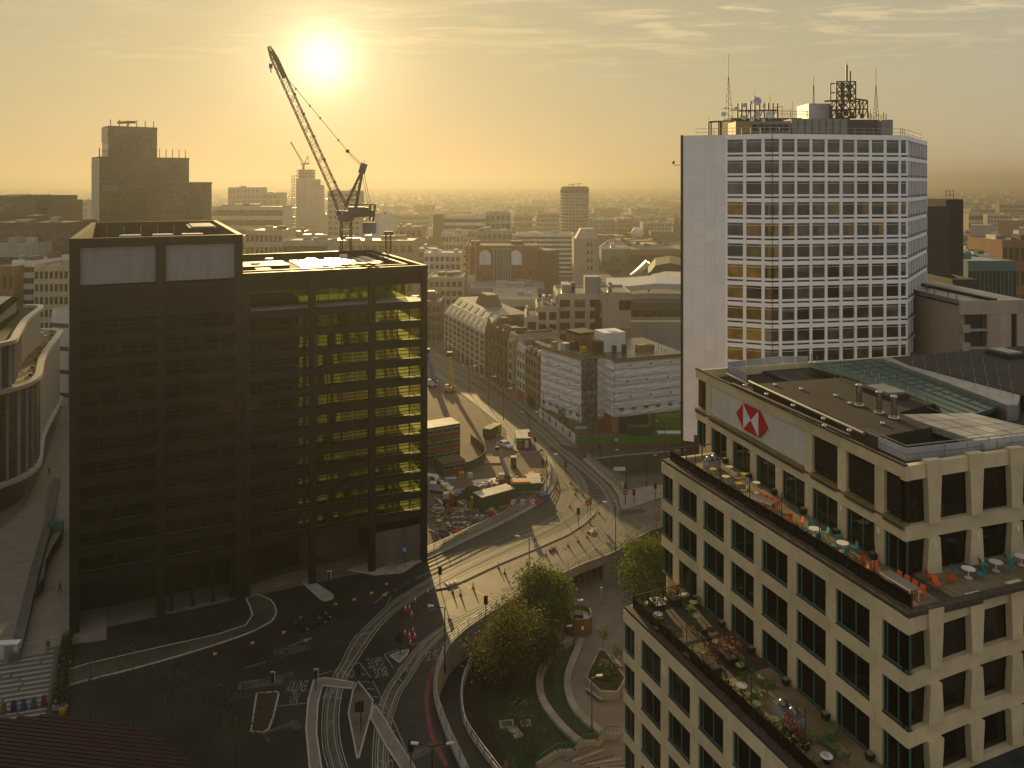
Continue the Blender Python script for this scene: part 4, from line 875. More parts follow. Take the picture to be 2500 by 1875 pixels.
# --- street of older buildings left of the sheeted blocks
def street(name, label, A, B_, z1, D, wall, floors, cols, **k):
    a = G(*A); c = G(*B_); t = thing(name, (0, 0, 0), 0, label, 'building'); pl = Plan(t, a, c - a); L = (c - a).length; W_ = CWM[wall]
    pl.box('wall', .02, L - .02, .02, D, 0, z1, W_); facade(pl, 'f', L, 0, k.get('z0', 0), z1, floors, cols, W_, 'grid', k.get('pier', .34), k.get('sp', .36), top=.8)
    facade(pl, 'r', min(D, 9), L, 3, z1, max(1, floors - 1), 2, W_, 'grid', .5, .5, top=.8)
    return t, pl, L
t, pl, L = street('arcade_building', 'pale stone building with a ground floor arcade and two rows of sloping roof windows', (1087, 854), (1185, 919), 15.0, 18, 'stone', 5, 9, z0=3.6, pier=.26, sp=.22)
for i in range(10): pl.box('arcade_pier', max(0, L * i / 9 - .5), min(L, L * i / 9 + .5), -.5, 0, 0, 3.7, CWM['stone'])
for i in range(9):
    b = MB(); c0 = L * (i + .5) / 9; rad = L / 18 - .5; pts = [(-rad - .5, 3.8), (-rad, 2.2)] + [(-rad * math.cos(math.pi * j / 8), 2.2 + 1.3 * math.sin(math.pi * j / 8)) for j in range(1, 8)] + [(rad, 2.2), (rad + .5, 3.8)]
    n = len(pts)
    for yy in (-.42, -.1): b.v += [tuple(pl.w(c0 + x, yy, z)) for x, z in pts]
    b.f = [tuple(range(n)), tuple(range(2 * n - 1, n - 1, -1))] + [(j, (j + 1) % n, n + (j + 1) % n, n + j) for j in range(n)]; b.mi = [0] * len(b.f); b.build('arch', CWM['stone'], t)
pl.box('arcade_void', .2, L - .2, -.08, .0, 0, 3.4, WINB)
b = MB(); pr = [(-.2, 15), (2.6, 18.0), (3.4, 18.0), (6, 20.4), (16, 20.4), (18, 15)]; n = len(pr)
for x in (-.1, L + .1): b.v += [tuple(pl.w(x, y, z)) for y, z in pr]
b.f = [tuple(range(n - 1, -1, -1)), tuple(range(n, 2 * n))] + [(j, (j + 1) % n, n + (j + 1) % n, n + j) for j in range(n)]; b.mi = [0] * len(b.f); mroof = b.build('mansard_roof', ROOFS[2], t)
SKYL = mat('roof_window', (.5, .46, .36), .2, spec=.8)
for row, (y0, z0, y1, z1, n) in enumerate(((.3, 15.55, 2.2, 17.6, 9), (3.6, 18.2, 5.6, 20.0, 7))):
    for i in range(n):
        a = L * (i + .2) / n; c = L * (i + .75) / n; b = MB(); q = [pl.w(a, y0 - .06, z0 + .06), pl.w(c, y0 - .06, z0 + .06), pl.w(c, y1 - .06, z1 + .06), pl.w(a, y1 - .06, z1 + .06)]; b.poly(q); b.build('roof_window', SKYL, t, sub=mroof)
b = MB(); q0 = [pl.w(x, y, 20.4) for x, y in ((L * .35, 7), (L * .62, 7), (L * .62, 13), (L * .35, 13))]; cc = sum(q0, Vector()) / 4
b.v = [tuple(p) for p in q0] + [tuple(cc + (p - cc) * .65 + Vector((0, 0, 4.2))) for p in q0]; b.f = [(0, 1, 5, 4), (1, 2, 6, 5), (2, 3, 7, 6), (3, 0, 4, 7), (4, 5, 6, 7)]; b.mi = [0] * 5; b.build('roof_lantern', CWM['brown'], t)
t, pl, L = street('victorian_building', 'brown terracotta Victorian building with tall bays beside the arcade building', (1187, 921), (1243, 958), 17.5, 16, 'brown', 5, 6, pier=.45)
for i in range(4):
    b = MB(); x = L * (i + .5) / 4; b.v = [tuple(pl.w(x + dx, dy, z)) for dx, dy, z in ((-1.6, -.4, 17.3), (1.6, -.4, 17.3), (0, -.4, 20.2), (-1.6, .5, 17.3), (1.6, .5, 17.3), (0, .5, 20.2))]; b.f = [(0, 1, 2), (5, 4, 3), (0, 3, 4, 1), (1, 4, 5, 2), (2, 5, 3, 0)]; b.mi = [0] * 5; b.build('gable', CWM['brown'], t)
roof(pl, L, 16, 17.6, CWM['brown'], ROOFD, 3, 4)
t, pl, L = street('bay_window_building', 'narrow pale building with a gabled stack of bay windows above a pink shop', (1246, 960), (1263, 971), 18.5, 14, 'cream', 6, 2)
pl.box('bay_stack', L * .2, L * .8, -1.2, 0, 4, 17.5, CWM['cream']); pl.box('shop_front', .3, L - .3, -.5, -.02, 0, 3.6, mat('pink_shop', (.35, .12, .16), .6)); roof(pl, L, 14, 18.6, CWM['cream'], ROOFD, 2, 6)
for k in range(4): pl.box('bay_window', L * .3, L * .7, -1.24, -1.2, 5.2 + k * 3.1, 7.2 + k * 3.1, WINB)
t, pl, L = street('white_fronted_building', 'slim white fronted building with three tall window columns above a red shop', (1264, 972), (1284, 985), 16.2, 14, 'white', 5, 3, pier=.3); pl.box('shop_front', .3, L - .3, -.4, -.02, 0, 3.2, mat('red_shop', (.3, .05, .04), .6)); roof(pl, L, 14, 16.3, CWM['white'], ROOFD, 2, 8)
t, pl, L = street('dormer_building', 'dark stone Victorian corner building with round dormers next to the sheeted block', (1285, 986), (1319, 1009), 15.4, 14, 'tan', 5, 5, pier=.4); pl.box('shop_front', L * .2, L * .7, -.4, -.02, 0, 3.4, STEELD)
b = MB(); pr = [(-.2, 15.4), (2.2, 18.6), (9, 18.6), (12, 15.4)]
for x in (0, L): b.v += [tuple(pl.w(x, y, z)) for y, z in pr]
b.f = [(3, 2, 1, 0), (4, 5, 6, 7), (0, 1, 5, 4), (1, 2, 6, 5), (2, 3, 7, 6), (3, 0, 4, 7)]; b.mi = [0] * 6; mr_ = b.build('mansard_roof', ROOFD, t)
for i in range(3): pl.box('dormer', L * (i + .3) / 3, L * (i + .62) / 3, .1, 1.8, 15.8, 17.6, CWM['stone'], sub=mr_)

# --- two blocks wrapped in scaffold sheeting
SHEET = mat('white_scaffold_sheet', (.80, .79, .80), .55, var=.07, scale=.5, bump=.3, detail=7)
SHEET2 = mat('grey_scaffold_mesh', (.17, .165, .17), .7, var=.5, scale=.9, detail=6)
BOARD = mat('scaffold_board', (.24, .15, .07), .8, var=.3, scale=1.5)
MARK = mat('green_print', (.02, .09, .06), .6); BLUEG = mat('blue_grey_sign', (.13, .13, .24), .6)
def wrinkled(t, pl, name, x0, x1, y0, y1, z0, z1, m, face, seed):
    """a sheet of plastic with folds, fixed between the scaffold lifts"""
    r = random.Random(seed); nx = 12; nz = 5; b = MB()
    for j in range(nz + 1):
        for i in range(nx + 1):
            u = i / nx; v = j / nz; d = r.uniform(-.10, .10) + .16 * math.sin(v * math.pi) - .05
            if face == 'f': p = pl.w(x0 + (x1 - x0) * u, y0 - d, z0 + (z1 - z0) * v)
            else: p = pl.w(x0 + d, y0 + (y1 - y0) * u, z0 + (z1 - z0) * v)
            b.v.append(tuple(p))
    for j in range(nz):
        for i in range(nx): a = j * (nx + 1) + i; b.f.append((a, a + 1, a + nx + 2, a + nx + 1)); b.mi.append(0)
    return b.build(name, m, t)
def sheeted(label, o, d, L, D, z1, lifts, z_open, seed, stair=False):
    t = thing('sheeted_block', (0, 0, 0), 0, label, 'building', 'blocks wrapped in scaffold sheeting'); pl = Plan(t, o, d)
    pl.box('wall', .5, L - .6, .5, D - .5, 0, z1 - .4, CWM['tan'])
    lh = (z1 - z_open - 1.2) / lifts
    for k in range(lifts):
        z0 = z_open + k * lh
        wrinkled(t, pl, 'plastic_sheet', 0, L, 0, 0, z0 + .02, z0 + lh, SHEET, 'f', seed + k)
        if stair:
            wrinkled(t, pl, 'plastic_sheet', L, L, D * .42, D, z0 + .02, z0 + lh, SHEET, 'r', seed + 40 + k); wrinkled(t, pl, 'mesh_sheet', L + .05, L, 0.05, D * .40, z0 + .02, z0 + lh, SHEET2, 'r', seed + 80 + k)
        else: wrinkled(t, pl, 'plastic_sheet', -.02, 0, .3, D, z0 + .02, z0 + lh, SHEET, 'r', seed + 40 + k)
        bar('ledger_tube', t, pl.w(0, -.22, z0), pl.w(L, -.22, z0), .09, GALV, rnd=True)
    for i in range(8): bar('standard_tube', t, pl.w(L * i / 7, -.18, z1 - 1.4), pl.w(L * i / 7, -.18, z1 + 1.1), .08, GALV, rnd=True)
    pl.box('edge_boards', -.3, L + .3, -.35, .9, z1 - 1.15, z1 - .95, BOARD); pl.box('toe_board', -.3, L + .3, -.4, -.33, z1 - 1.15, z1 - .3, BOARD)
    if stair: pl.box('edge_boards', L - .2, L + .4, .9, D, z1 - 1.15, z1 - .95, BOARD)
    for f in (.35, .75): bar('guard_tube', t, pl.w(-.2, -.3, z1 + f), pl.w(L + .2, -.3, z1 + f), .07, GALV, rnd=True)
    for i in range(6 if stair else 6):
        pl.box('site_sign', L * (i + .35) / 6, L * (i + .35) / 6 + 1.3, -.34, -.28, z_open + 1.6, z_open + 2.4, BLUEG)
    for k in range(2, lifts, 2):
        for i in range(3):
            x = L * (.16 + .28 * i) + (k % 4) * .5; z = z_open + (k + .5) * lh
            m_ = MB(); m_.v = [tuple(pl.w(x + a, -.36, z + c)) for a, c in ((0, -.28), (.26, .05), (.24, .26), (.1, .3), (0, .16), (-.1, .3), (-.24, .26), (-.26, .05))]; m_.f = [tuple(range(8))]; m_.mi = [0]; m_.build('printed_mark', MARK, t)
    return t, pl
t, pl = sheeted('smaller block wrapped in white sheeting with a dark stair tower strip on its corner', (8.2, 226.0), (10.2, -15.3), 18.4, 13, 20.1, 8, 2.2, 11, True)
pl.box('roof_deck', .3, 18, .3, 12.7, 19.6, 19.75, ROOFS[3]); pl.box('brick_plant_room', 4, 10.5, 6, 12, 19.75, 23.4, CWM['brick']); pl.box('plant_room_cap', 4, 10.5, 6, 12, 23.4, 24.2, STEELD)
for i, (x, y, w, h, m_) in enumerate(((2, 2, 1.5, 1.2, BOARD), (6, 2.5, 2.2, 1.5, AC), (9.5, 3, 1.8, 2.4, STEELD), (12.5, 4, 1.6, 1.3, mat('yellow_bag', (.5, .3, .02), .6)), (14.5, 7, 2.6, 3, STEELD), (11.5, 9, 1.2, 2.0, GALV), (3, 9, 1.4, 3.3, BOARD))): pl.box('roof_material', x, x + w, y, y + w, 19.75, 19.75 + h, m_)
pl.box('open_doorway', 8.4, 11.4, -.15, .6, 0, 3.9, BOARD)
t, pl = sheeted('wider block wrapped in white sheeting standing behind the green hoarding', (26.9, 208.5), (19.1, 7.0), 22, 24, 20.0, 7, 4.4, 31)
pl.box('roof_deck', .3, 21.7, .3, 23.7, 19.5, 19.65, ROOFS[3]); pl.box('sheeted_lift_housing', 1, 7.5, 8, 14, 19.65, 25.0, SHEET); pl.box('housing_lid', 3.5, 5.5, 9, 11, 25, 25.2, WHITEP)
for x in (1.2, 4.2): pl.box('chimney', x, x + 1, 3, 4, 19.65, 22.5, STEELD)
pl.box('pallet_load', 10.5, 13, 6, 8, 19.65, 21.4, BOARD); pl.box('pallet_load', 13.2, 15.6, 6.3, 8.4, 19.65, 21.1, BOARD)
for i in range(9): pl.box('roof_support', 8.5 + i * 1.4, 8.6 + i * 1.4, 3 + (i % 3) * 4, 3.1 + (i % 3) * 4, 19.65, 20.5, STEELD)
pl.box('dark_opening', 1.5, 10, -.05, .3, .2, 4.2, STEELD)
# --- pale apartments behind them
t, pl, L, z = simple('apartment_block', 'pale apartment block with a stepped green-clad corner and grey rooftop box', 1361, 1470, 722, 268, 22, 'stone', 6, 3, sides='l', pier=.32, sp=.34, rm=ROOFS[3], z0=4)
pl.box('lift_box', L - 5.5, L - .4, 3, 9, z, z + 6, CWM['grey']); GRC = mat('green_cladding', (.05, .11, .045), .6, var=.2)
for i in range(5): pl.box('green_panel', -.5, -.05, 2 + i * 3.2, 4.4 + i * 3.2, z - 5.6, z - .4, GRC)
simple('apartment_wing', 'plain beige apartment wing with one dark upper opening right of the grey rooftop box', 1472, 1541, 719, 262, 20, 'beige', 0, 0, n=2, rm=ROOFS[3])
bw = bpy.data.objects['apartment_wing']; pw = Plan(bw, (XX(1472, 262), 262), (1, 0))
pw.box('dark_opening', 5.3, 9.2, -.04, .1, 24.0, 27.2, STEELD); pw.box('small_vent', 5, 6.2, -.04, .1, 11, 12.2, STEELD); pw.box('timber_panel', 0.05, 9.2, -.06, 0, 5, 18.0, CWM['tan'])
for i in range(4): pw.box('window', -2.6, -.5, .0, .3, 8 + i * 5, 11.6 + i * 5, WINB)
simple('apartment_step', 'middle step of the pale apartments with a small roof garden', 1312, 1362, 752, 262, 18, 'stone', 5, 2, sides='l', pier=.3, sp=.34, rm=GRASS, z0=4)
simple('apartment_step', 'lowest step of the pale apartments above the dark Victorian roofs', 1284, 1313, 775, 256, 16, 'stone', 4, 1, sides='l', pier=.3, sp=.34, rm=GRASS, z0=4)
simple('long_roofed_hall', 'long low hall with bright flat roof behind the arcade building', 1200, 1316, 735, 330, 40, 'cream', 2, 8, 'band', rm=ROOFG, n=2)
simple('long_roofed_hall', 'broad hall with grey rooftop boxes in front of the arched brick building', 1150, 1330, 706, 372, 26, 'grey', 2, 10, 'band', rm=ROOFG, n=5)
# --- brown brick block with two arched windows
t, pl, L, z = simple('arched_brick_block', 'brown brick block with two white arched windows and a grey glazed middle', 1137, 1312, 603, 400, 26, 'brick', 0, 0, rm=ROOFS[0], n=2)
pl.box('glazed_middle', L * .36, L * .64, -.5, 0, 6, z - .5, CWM['grey'])
for i in range(7): pl.box('mullion', L * (.37 + .04 * i), L * (.372 + .04 * i) + .25, -.75, -.5, 6, z - 1, STEELD)
for xc in (.27, .70):
    b = MB(); rad = 2.9; n = 12; pts = [(-rad, z - 9), (rad, z - 9), (rad, z - 4.5)] + [(rad * math.cos(math.pi * j / 8), z - 4.5 + rad * math.sin(math.pi * j / 8)) for j in range(1, 8)] + [(-rad, z - 4.5)]
    n = len(pts); b.v = [tuple(pl.w(L * xc + x, -.3, zz_)) for x, zz_ in pts] + [tuple(pl.w(L * xc + x, .02, zz_)) for x, zz_ in pts]
    b.f = [tuple(range(n)), tuple(range(2 * n - 1, n - 1, -1))] + [(j, (j + 1) % n, n + (j + 1) % n, n + j) for j in range(n)]; b.mi = [0] * len(b.f); b.build('arched_window', WHITEP, t)
for i in range(3):
    for x in (.2, .74, .9): pl.box('window', L * x - .8, L * x + .8, -.06, .02, z - 14 - i * 5, z - 12 - i * 5, WINB)
pl.box('pale_gable', L * .02, L * .14, -.4, 0, 0, z - 14, CWM['white'])
pl2 = Plan(t, pl.w(L, 0), (math.cos(R(30)), math.sin(R(30)))); pl2.box('side_wing', .1, 13, 0, 18, 0, z - 2, CWM['brown'])
st = thing('scaffold_tower', (0, 0, 0), 0, 'yellow lattice scaffold tower against the left end of the arched brick block', 'scaffold'); ps = Plan(st, (XX(1129, 398), 398), (1, 0))
YSC = mat('yellow_scaffold', (.55, .38, .08), .6)
for x in (0, 3.4, 6.6):
    for y in (0, 3): bar('standard', st, ps.w(x, y, 0), ps.w(x, y, 38 if x else 38), .35, YSC)
for k in range(10):
    zz_ = 2 + k * 4; x1 = 6.6 if k > 7 else 3.4
    for y in (0, 3): bar('ledger', st, ps.w(0, y, zz_ if zz_ < 38 else 38), ps.w(x1, y, zz_ if zz_ < 38 else 38), .25, YSC)
    if k < 9: bar('brace', st, ps.w(0, 0, zz_), ps.w(3.4, 0, min(38, zz_ + 4)), .2, YSC)
# --- taller blocks further off
simple('banded_block', 'long block of white floor bands with a dark sign board, left of the beige slab', 1262, 1402, 573, 560, 24, 'white', 9, 12, 'band', sides='l', rm=ROOFS[2], n=4, sp=.5)
t, pl, L, z = simple('beige_slab', 'beige slab block with two columns of small windows in front of the round tower', 1401, 1463, 585, 480, 16, 'beige', 0, 0, rm=ROOFS[2], n=1)
for k in range(9):
    for x in (.52, .66): pl.box('window', L * x, L * x + 1.1, -.06, .02, z - 4.2 - k * 4.8, z - 1.8 - k * 4.8, WINB)
b = MB(); zz0 = z; q = [pl.w(x, y) for x, y in ((1.0, 1), (L - .5, 1), (L - .5, 14), (1, 14))]; b.v = [(p.x, p.y, z) for p in q] + [tuple(pl.w(x, y, z + 6.5)) for x, y in ((4.5, 2), (L - 3, 2), (L - 3, 12), (4.5, 12))]; b.f = [(0, 1, 5, 4), (1, 2, 6, 5), (2, 3, 7, 6), (3, 0, 4, 7), (4, 5, 6, 7)]; b.mi = [0] * 5; b.build('sloping_crown', CWM['stone'], t)
simple('white_banded_office', 'wide office with white bands and dark brown left flank on the hazy skyline', 1080, 1185, 529, 650, 22, 'white', 7, 10, 'band', rm=ROOFS[2], n=2, sp=.45)
simple('dark_flank', 'dark brown flank tower at the left end of the wide banded office', 1057, 1081, 527, 646, 22, 'brown', 0, 0, n=2)
simple('grey_panel_tower', 'grey panelled block at the right end of the wide banded office', 1185, 1247, 521, 655, 22, 'grey', 6, 5, 'grid', n=1)
# round tower
rt = thing('round_tower', (XX(1405.5, 800), 815, 0), 0, 'round residential tower with stacked glass floors and a drum roof', 'tower'); RR = 35.5 / F * 800
cyl('tower_drum', rt, (0, 0, 0), RR * 1.94, 58, WINB, 48)
for k in range(17): cyl('floor_band', rt, (0, 0, 2 + k * 3.25), RR * 2, 1.35, CWM['stone'], 48)
cyl('drum_roof', rt, (0, 0, 55.8), RR * 2.0, 5.6, CWM['dark'], 48); cyl('roof_cap', rt, (0, 0, 61.4), RR * 1.7, .8, DARKC, 48)
for i in range(24): a = 2 * math.pi * i / 24; bar('facade_fin', rt, (RR * .985 * math.cos(a), RR * .985 * math.sin(a), 2), (RR * .985 * math.cos(a), RR * .985 * math.sin(a), 56), .5, CWM['stone'])
bar('roof_cradle', rt, (-7, -2, 64), (8, 0, 65.2), .6, STEELD); bar('cradle_post', rt, (-2, 0, 62), (-2, 0, 64.6), .7, STEELD); bar('cradle_post', rt, (4, 0, 62), (4, 0, 65), .7, STEELD)
# church spire
ch = thing('church', (XX(1651, 900), 900, 0), 0, 'dark stone church with a slender spire beside the white tower', 'church')
rbox('church_tower', ch, (0, 0, 8), (9, 9, 16), CWM['dark']); b = MB(); b.v = [(3.8 * math.cos(math.pi * i / 4 + .39), 3.8 * math.sin(math.pi * i / 4 + .39), 16) for i in range(8)] + [(0, 0, 30.5)]; b.f = [(i, (i + 1) % 8, 8) for i in range(8)]; b.mi = [0] * 8; b.build('spire', CWM['dark'], ch)
rbox('nave', ch, (-16, 6, 6), (26, 14, 10), CWM['dark'])
for sx in (-1, 1):
    for sy in (-1, 1): cyl('pinnacle', ch, (sx * 4, sy * 4, 16), 1.1, 4, CWM['dark'], 6)
# dome
dm = thing('white_dome_building', (XX(1556, 850), 850, 0), 0, 'building topped by a white geodesic dome in the haze', 'building'); rbox('dome_base', dm, (0, 6, 3), (26, 16, 6), CWM['teal'])
lathe([(6.6 * math.cos(R(a)), 12 + 6.6 * math.sin(R(a))) for a in range(-50, 91, 10)], 20).build('dome', WHITEP, dm, smooth=True); cyl('dome_neck', dm, (0, 0, 6), 8, 2, CWM['white'], 14)
# market shed with arched truss
mk = thing('arched_truss_roof', (0, 0, 0), 0, 'white bowstring truss roof above the dark green shed left of the white tower', 'roof truss'); Yt = 600
pts = [P(1462 + 73 * i / 12, 606 - 22 * math.sin(math.pi * i / 12), Yt) for i in range(13)]; bot = [P(1462 + 73 * i / 12, 607, Yt) for i in range(13)]
for i in range(12):
    bar('arch_chord', mk, pts[i], pts[i + 1], .7, WHITEP)
    if i: bar('truss_web', mk, pts[i], bot[i], .35, WHITEP); bar('truss_web', mk, pts[i], bot[min(12, i + 1)], .3, WHITEP)
bar('bottom_chord', mk, bot[0], bot[12], .6, WHITEP)
simple('market_shed', 'long dark green shed under the white truss roof', 1468, 1538, 607, 604, 40, 'teal', 0, 0, n=1, cat='shed')
simple('market_shed', 'red brick shed with teal roof edge at the left of the white tower', 1536, 1668, 611, 600, 40, 'brick', 1, 8, 'band', rm=CWM['teal'], n=2, cat='shed')
# railway station shells
sn = thing('station_roof', (0, 0, 0), 0, 'silver station roof with a ribbed curved shell and sweeping dark canopy', 'station'); Ys = 380
for k in range(5):
    pr_ = [P(1537 + 42 * math.sin(R(a)) + k * 2, 676 - 36 * math.sin(R(a)) ** 1.2 + k * 1.2, Ys + 4 * k) for a in range(4, 90, 8)]
    b = MB(); b.sweep([Vector((p.x, p.y, p.z)) for p in pr_], [(0, 0), (3.5, 0), (3.5, .7), (0, .7)], closed=True); b.build('shell_rib', SILV, sn)
def strip(name, pxs, Y0, dY, th, m):
    a = [P(x, y, Y0) for x, y in pxs]; b = MB(); n = len(a)
    b.v = [tuple(p) for p in a] + [(p.x * (Y0 + dY) / Y0, p.y + dY, p.z) for p in a] + [(p.x, p.y, p.z - th) for p in a] + [(p.x * (Y0 + dY) / Y0, p.y + dY, p.z - th) for p in a]
    for i in range(n - 1): b.f += [(i, i + 1, n + i + 1, n + i), (2 * n + i, 2 * n + i + 1, i + 1, i), (n + i, n + i + 1, 3 * n + i + 1, 3 * n + i), (3 * n + i, 3 * n + i + 1, 2 * n + i + 1, 2 * n + i)]; b.mi += [0] * 4
    b.build(name, m, sn)
strip('canopy', [(1480, 700), (1540, 698), (1600, 692), (1670, 694)], 330, 30, 2.2, AC); strip('lower_canopy', [(1500, 735), (1580, 728), (1680, 730)], 315, 14, 3, DARKC); strip('dark_shell', [(1582, 672), (1600, 648), (1635, 642), (1675, 650)], 400, 40, 9, CWM['dark']); strip('side_canopy', [(1590, 682), (1625, 674), (1680, 676)], 365, 20, 1.5, SILV)
simple('station_deck', 'dark station building with a bright canopy seen between apartments and white tower', 1500, 1690, 742, 310, 12, 'dark', 2, 9, 'band', n=1)
simple('viaduct', 'low concrete viaduct road crossing below the station', 1520, 1690, 790, 285, 9, 'grey', 0, 0, n=0, cat='viaduct', rm=ASPH2)
# --- stepped dark glass tower
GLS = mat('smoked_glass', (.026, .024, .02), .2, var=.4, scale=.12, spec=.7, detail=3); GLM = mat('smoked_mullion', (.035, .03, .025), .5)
stt = thing('stepped_tower', (0, 0, 0), 0, 'dark glass tower stepping up to a tall central block behind the office block', 'tower'); pt = Plan(stt, (XX(243, 372), 372), (math.cos(R(36)), math.sin(R(36))))
k_ = 1 / math.cos(R(36)) * 1.12
def glassbox(x0, x1, y0, y1, z0, z1, rows, colsn, top, lm):
    pl_ = pt; v = pl_.box('glass_volume', x0, x1, y0, y1, z0, z1, GLS)
    for r_ in range(1, rows): zz_ = z0 + (z1 - z0) * r_ / rows; pl_.box('floor_line', x0 - .06, x1 + .06, y0 - .06, y1 + .06, zz_ - .18, zz_ + .18, GLM, sub=v)
    for c in range(1, colsn): xx_ = x0 + (x1 - x0) * c / colsn; pl_.box('facade_joint', xx_ - .1, xx_ + .1, y0 - .09, y0, z0, z1, GLM, sub=v)
    pl_.box('cornice', x0 - .2, x1 + .2, y0 - .2, y1 + .2, z1, z1 + .8, GLM, sub=v)
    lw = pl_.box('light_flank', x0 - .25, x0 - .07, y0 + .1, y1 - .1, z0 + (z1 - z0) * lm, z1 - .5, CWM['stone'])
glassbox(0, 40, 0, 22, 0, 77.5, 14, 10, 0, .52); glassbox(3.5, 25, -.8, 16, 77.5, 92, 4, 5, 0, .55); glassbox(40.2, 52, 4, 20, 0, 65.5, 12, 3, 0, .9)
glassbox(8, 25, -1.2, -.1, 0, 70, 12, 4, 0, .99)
for i in range(6): bar('roof_mast', stt, pt.w(5 + i * 3.8, 2, 92.5), pt.w(5 + i * 3.8, 2, 96), .3, STEELD)
for i in range(5): bar('roof_mast', stt, pt.w(26.5 + i * 3, 1, 78), pt.w(26.5 + i * 3, 1, 82.5), .25, STEELD); bar('roof_mast', stt, pt.w(.5 + i * .8, 4 + i * 5, 78), pt.w(.5 + i * .8, 4 + i * 5, 82.5), .25, STEELD)
bar('window_cradle', stt, pt.w(9, 8, 95), pt.w(17, 8, 95.6), 1.2, STEELD); bar('cradle_leg', stt, pt.w(13, 8, 92.5), pt.w(14, 8, 95.2), .7, STEELD)
pt.box('teal_blind_window', 1, 8, -.14, -.1, 62, 65, BLIND)  # plain teal panel just proud of the glass front
# --- far tower under construction
ft = thing('unfinished_tower', (0, 0, 0), 0, 'unfinished concrete frame tower on the skyline with a small crane on top', 'tower'); pf = Plan(ft, (XX(712, 900), 900), (1, 0))
pf.box('core_block', 5, 27, 0, 24, 0, 70, CWM['grey']); pf.box('core_block', 7, 21, 2, 22, 70, 81, CWM['grey']); pf.box('side_block', 27, 31.5, 0, 24, 0, 63, CWM['grey'])
for k in range(22): pf.box('floor_plate', 0, 6, 0, 24, 2 + k * 3.4, 2.6 + k * 3.4, CWM['dark'])
for x in (.2, 2.6): bar('frame_column', ft, pf.w(x, .5, 0), pf.w(x, .5, 74), .6, CWM['dark'])
for k in range(3): pf.box('floor_plate', 6, 22, 0, 22, 73 + k * 3.4, 73.5 + k * 3.4, CWM['dark']); pf.box('floor_plate', 22, 31, 0, 22, 63 + k * 2.2, 63.4 + k * 2.2, CWM['dark'])
for x in (6, 13, 21.6): bar('frame_column', ft, pf.w(x, .2, 70), pf.w(x, .2, 81), .5, CWM['dark'])
for x in (24, 27, 30.5): bar('frame_column', ft, pf.w(x, .2, 60), pf.w(x, .2, 68), .5, CWM['dark'])
# --- named background blocks
simple('dark_office', 'dark flat-topped office on the skyline at the far left', -90, 88, 482, 420, 40, 'dark', 6, 9, 'band', n=2)
simple('dark_office', 'lower dark office with wide glazed floors in front of the flat-topped one', -60, 163, 547, 350, 30, 'dark', 5, 10, 'band', n=3)
simple('dark_annex', 'dark annex stepping down from the flat-topped office', 88, 128, 493, 425, 30, 'dark', 5, 3, 'band', n=1)
simple('thin_tower', 'thin grey tower left of the stepped glass tower', 189, 213, 491, 760, 18, 'grey', 9, 3, n=1)
simple('hazy_block', 'broad hazy block with a rooftop crane hut left of the unfinished tower', 557, 633, 459, 930, 30, 'grey', 9, 8, n=2); simple('hazy_block', 'lower right wing of the broad hazy block with the crane hut', 633, 683, 472, 940, 30, 'grey', 8, 6, n=2)
simple('slab_behind_crane', 'grey slab tower directly behind the tall crane jib', 800, 878, 468, 690, 20, 'grey', 12, 6, n=2, sp=.5); simple('pale_slab', 'blank pale slab right of the crane counterweight', 912, 958, 524, 600, 18, 'white', 0, 0, n=1)
simple('cream_terrace', 'wide hazy cream block below the broad hazy block', 518, 690, 506, 620, 26, 'stone', 6, 12, 'band', n=4)
simple('cream_office', 'cream office of tall window strips behind the lower wing of the dark block', 600, 690, 565, 430, 26, 'cream', 6, 8, n=3); simple('grey_office', 'grey striped office right of the cream strip windows', 690, 800, 590, 400, 24, 'grey', 5, 8, 'band', n=4)
simple('brown_block', 'brown roofed block beyond the crane mast', 800, 1010, 590, 470, 30, 'tan', 4, 12, n=5); simple('pale_office', 'pale grid office at the edge of the building site', 1035, 1125, 620, 440, 20, 'white', 6, 7, n=3); simple('cream_corner', 'cream old block left of the yellow scaffold tower', 1045, 1130, 680, 370, 20, 'cream', 5, 6, n=3)
simple('old_white_block', 'old white block with rows of arched sash windows below the banded office', 1078, 1140, 572, 560, 20, 'stone', 5, 7, n=2); simple('hazy_stone_block', 'hazy stone block with a stepped roof right of the old white block', 1140, 1250, 566, 575, 20, 'grey', 5, 9, n=4)
simple('brown_shops', 'brown row of old shops at the far end of the street', 990, 1075, 740, 330, 18, 'brown', 4, 8, n=4, sides='r')
# left edge, behind the curved building
simple('striped_block', 'white striped block beside the cream stone block at the left edge', 30, 84, 640, 292, 26, 'white', 9, 4, 'band', sides='r', n=2, rz=-14, sp=.5)
simple('cream_stone_block', 'cream stone block with a grid of windows and an attic storey at the left edge', 84, 175, 652, 278, 22, 'cream', 8, 8, n=2, rz=6)
simple('sheeted_shed', 'white corrugated shed with green netting just left of the dark office block', 128, 178, 760, 236, 14, 'white', 4, 1, 'band', n=0, rm=mat('green_netting', (.03, .16, .10), .7), sp=.8, rz=-20)
simple('low_roof_block', 'low grey roofed block at the left edge beyond the cream stone block', -60, 60, 600, 330, 30, 'grey', 2, 8, 'band', n=4); simple('brick_left_block', 'brick block half hidden at the left edge', -40, 35, 655, 285, 22, 'brick', 4, 5, n=2)
simple('plaza_shade_block', 'unseen stone block added behind the dark office block to shade the plaza', 200, 560, 820, 228, 34, 'stone', 3, 14, n=3)  # hidden from view, added to cast shade on the plaza
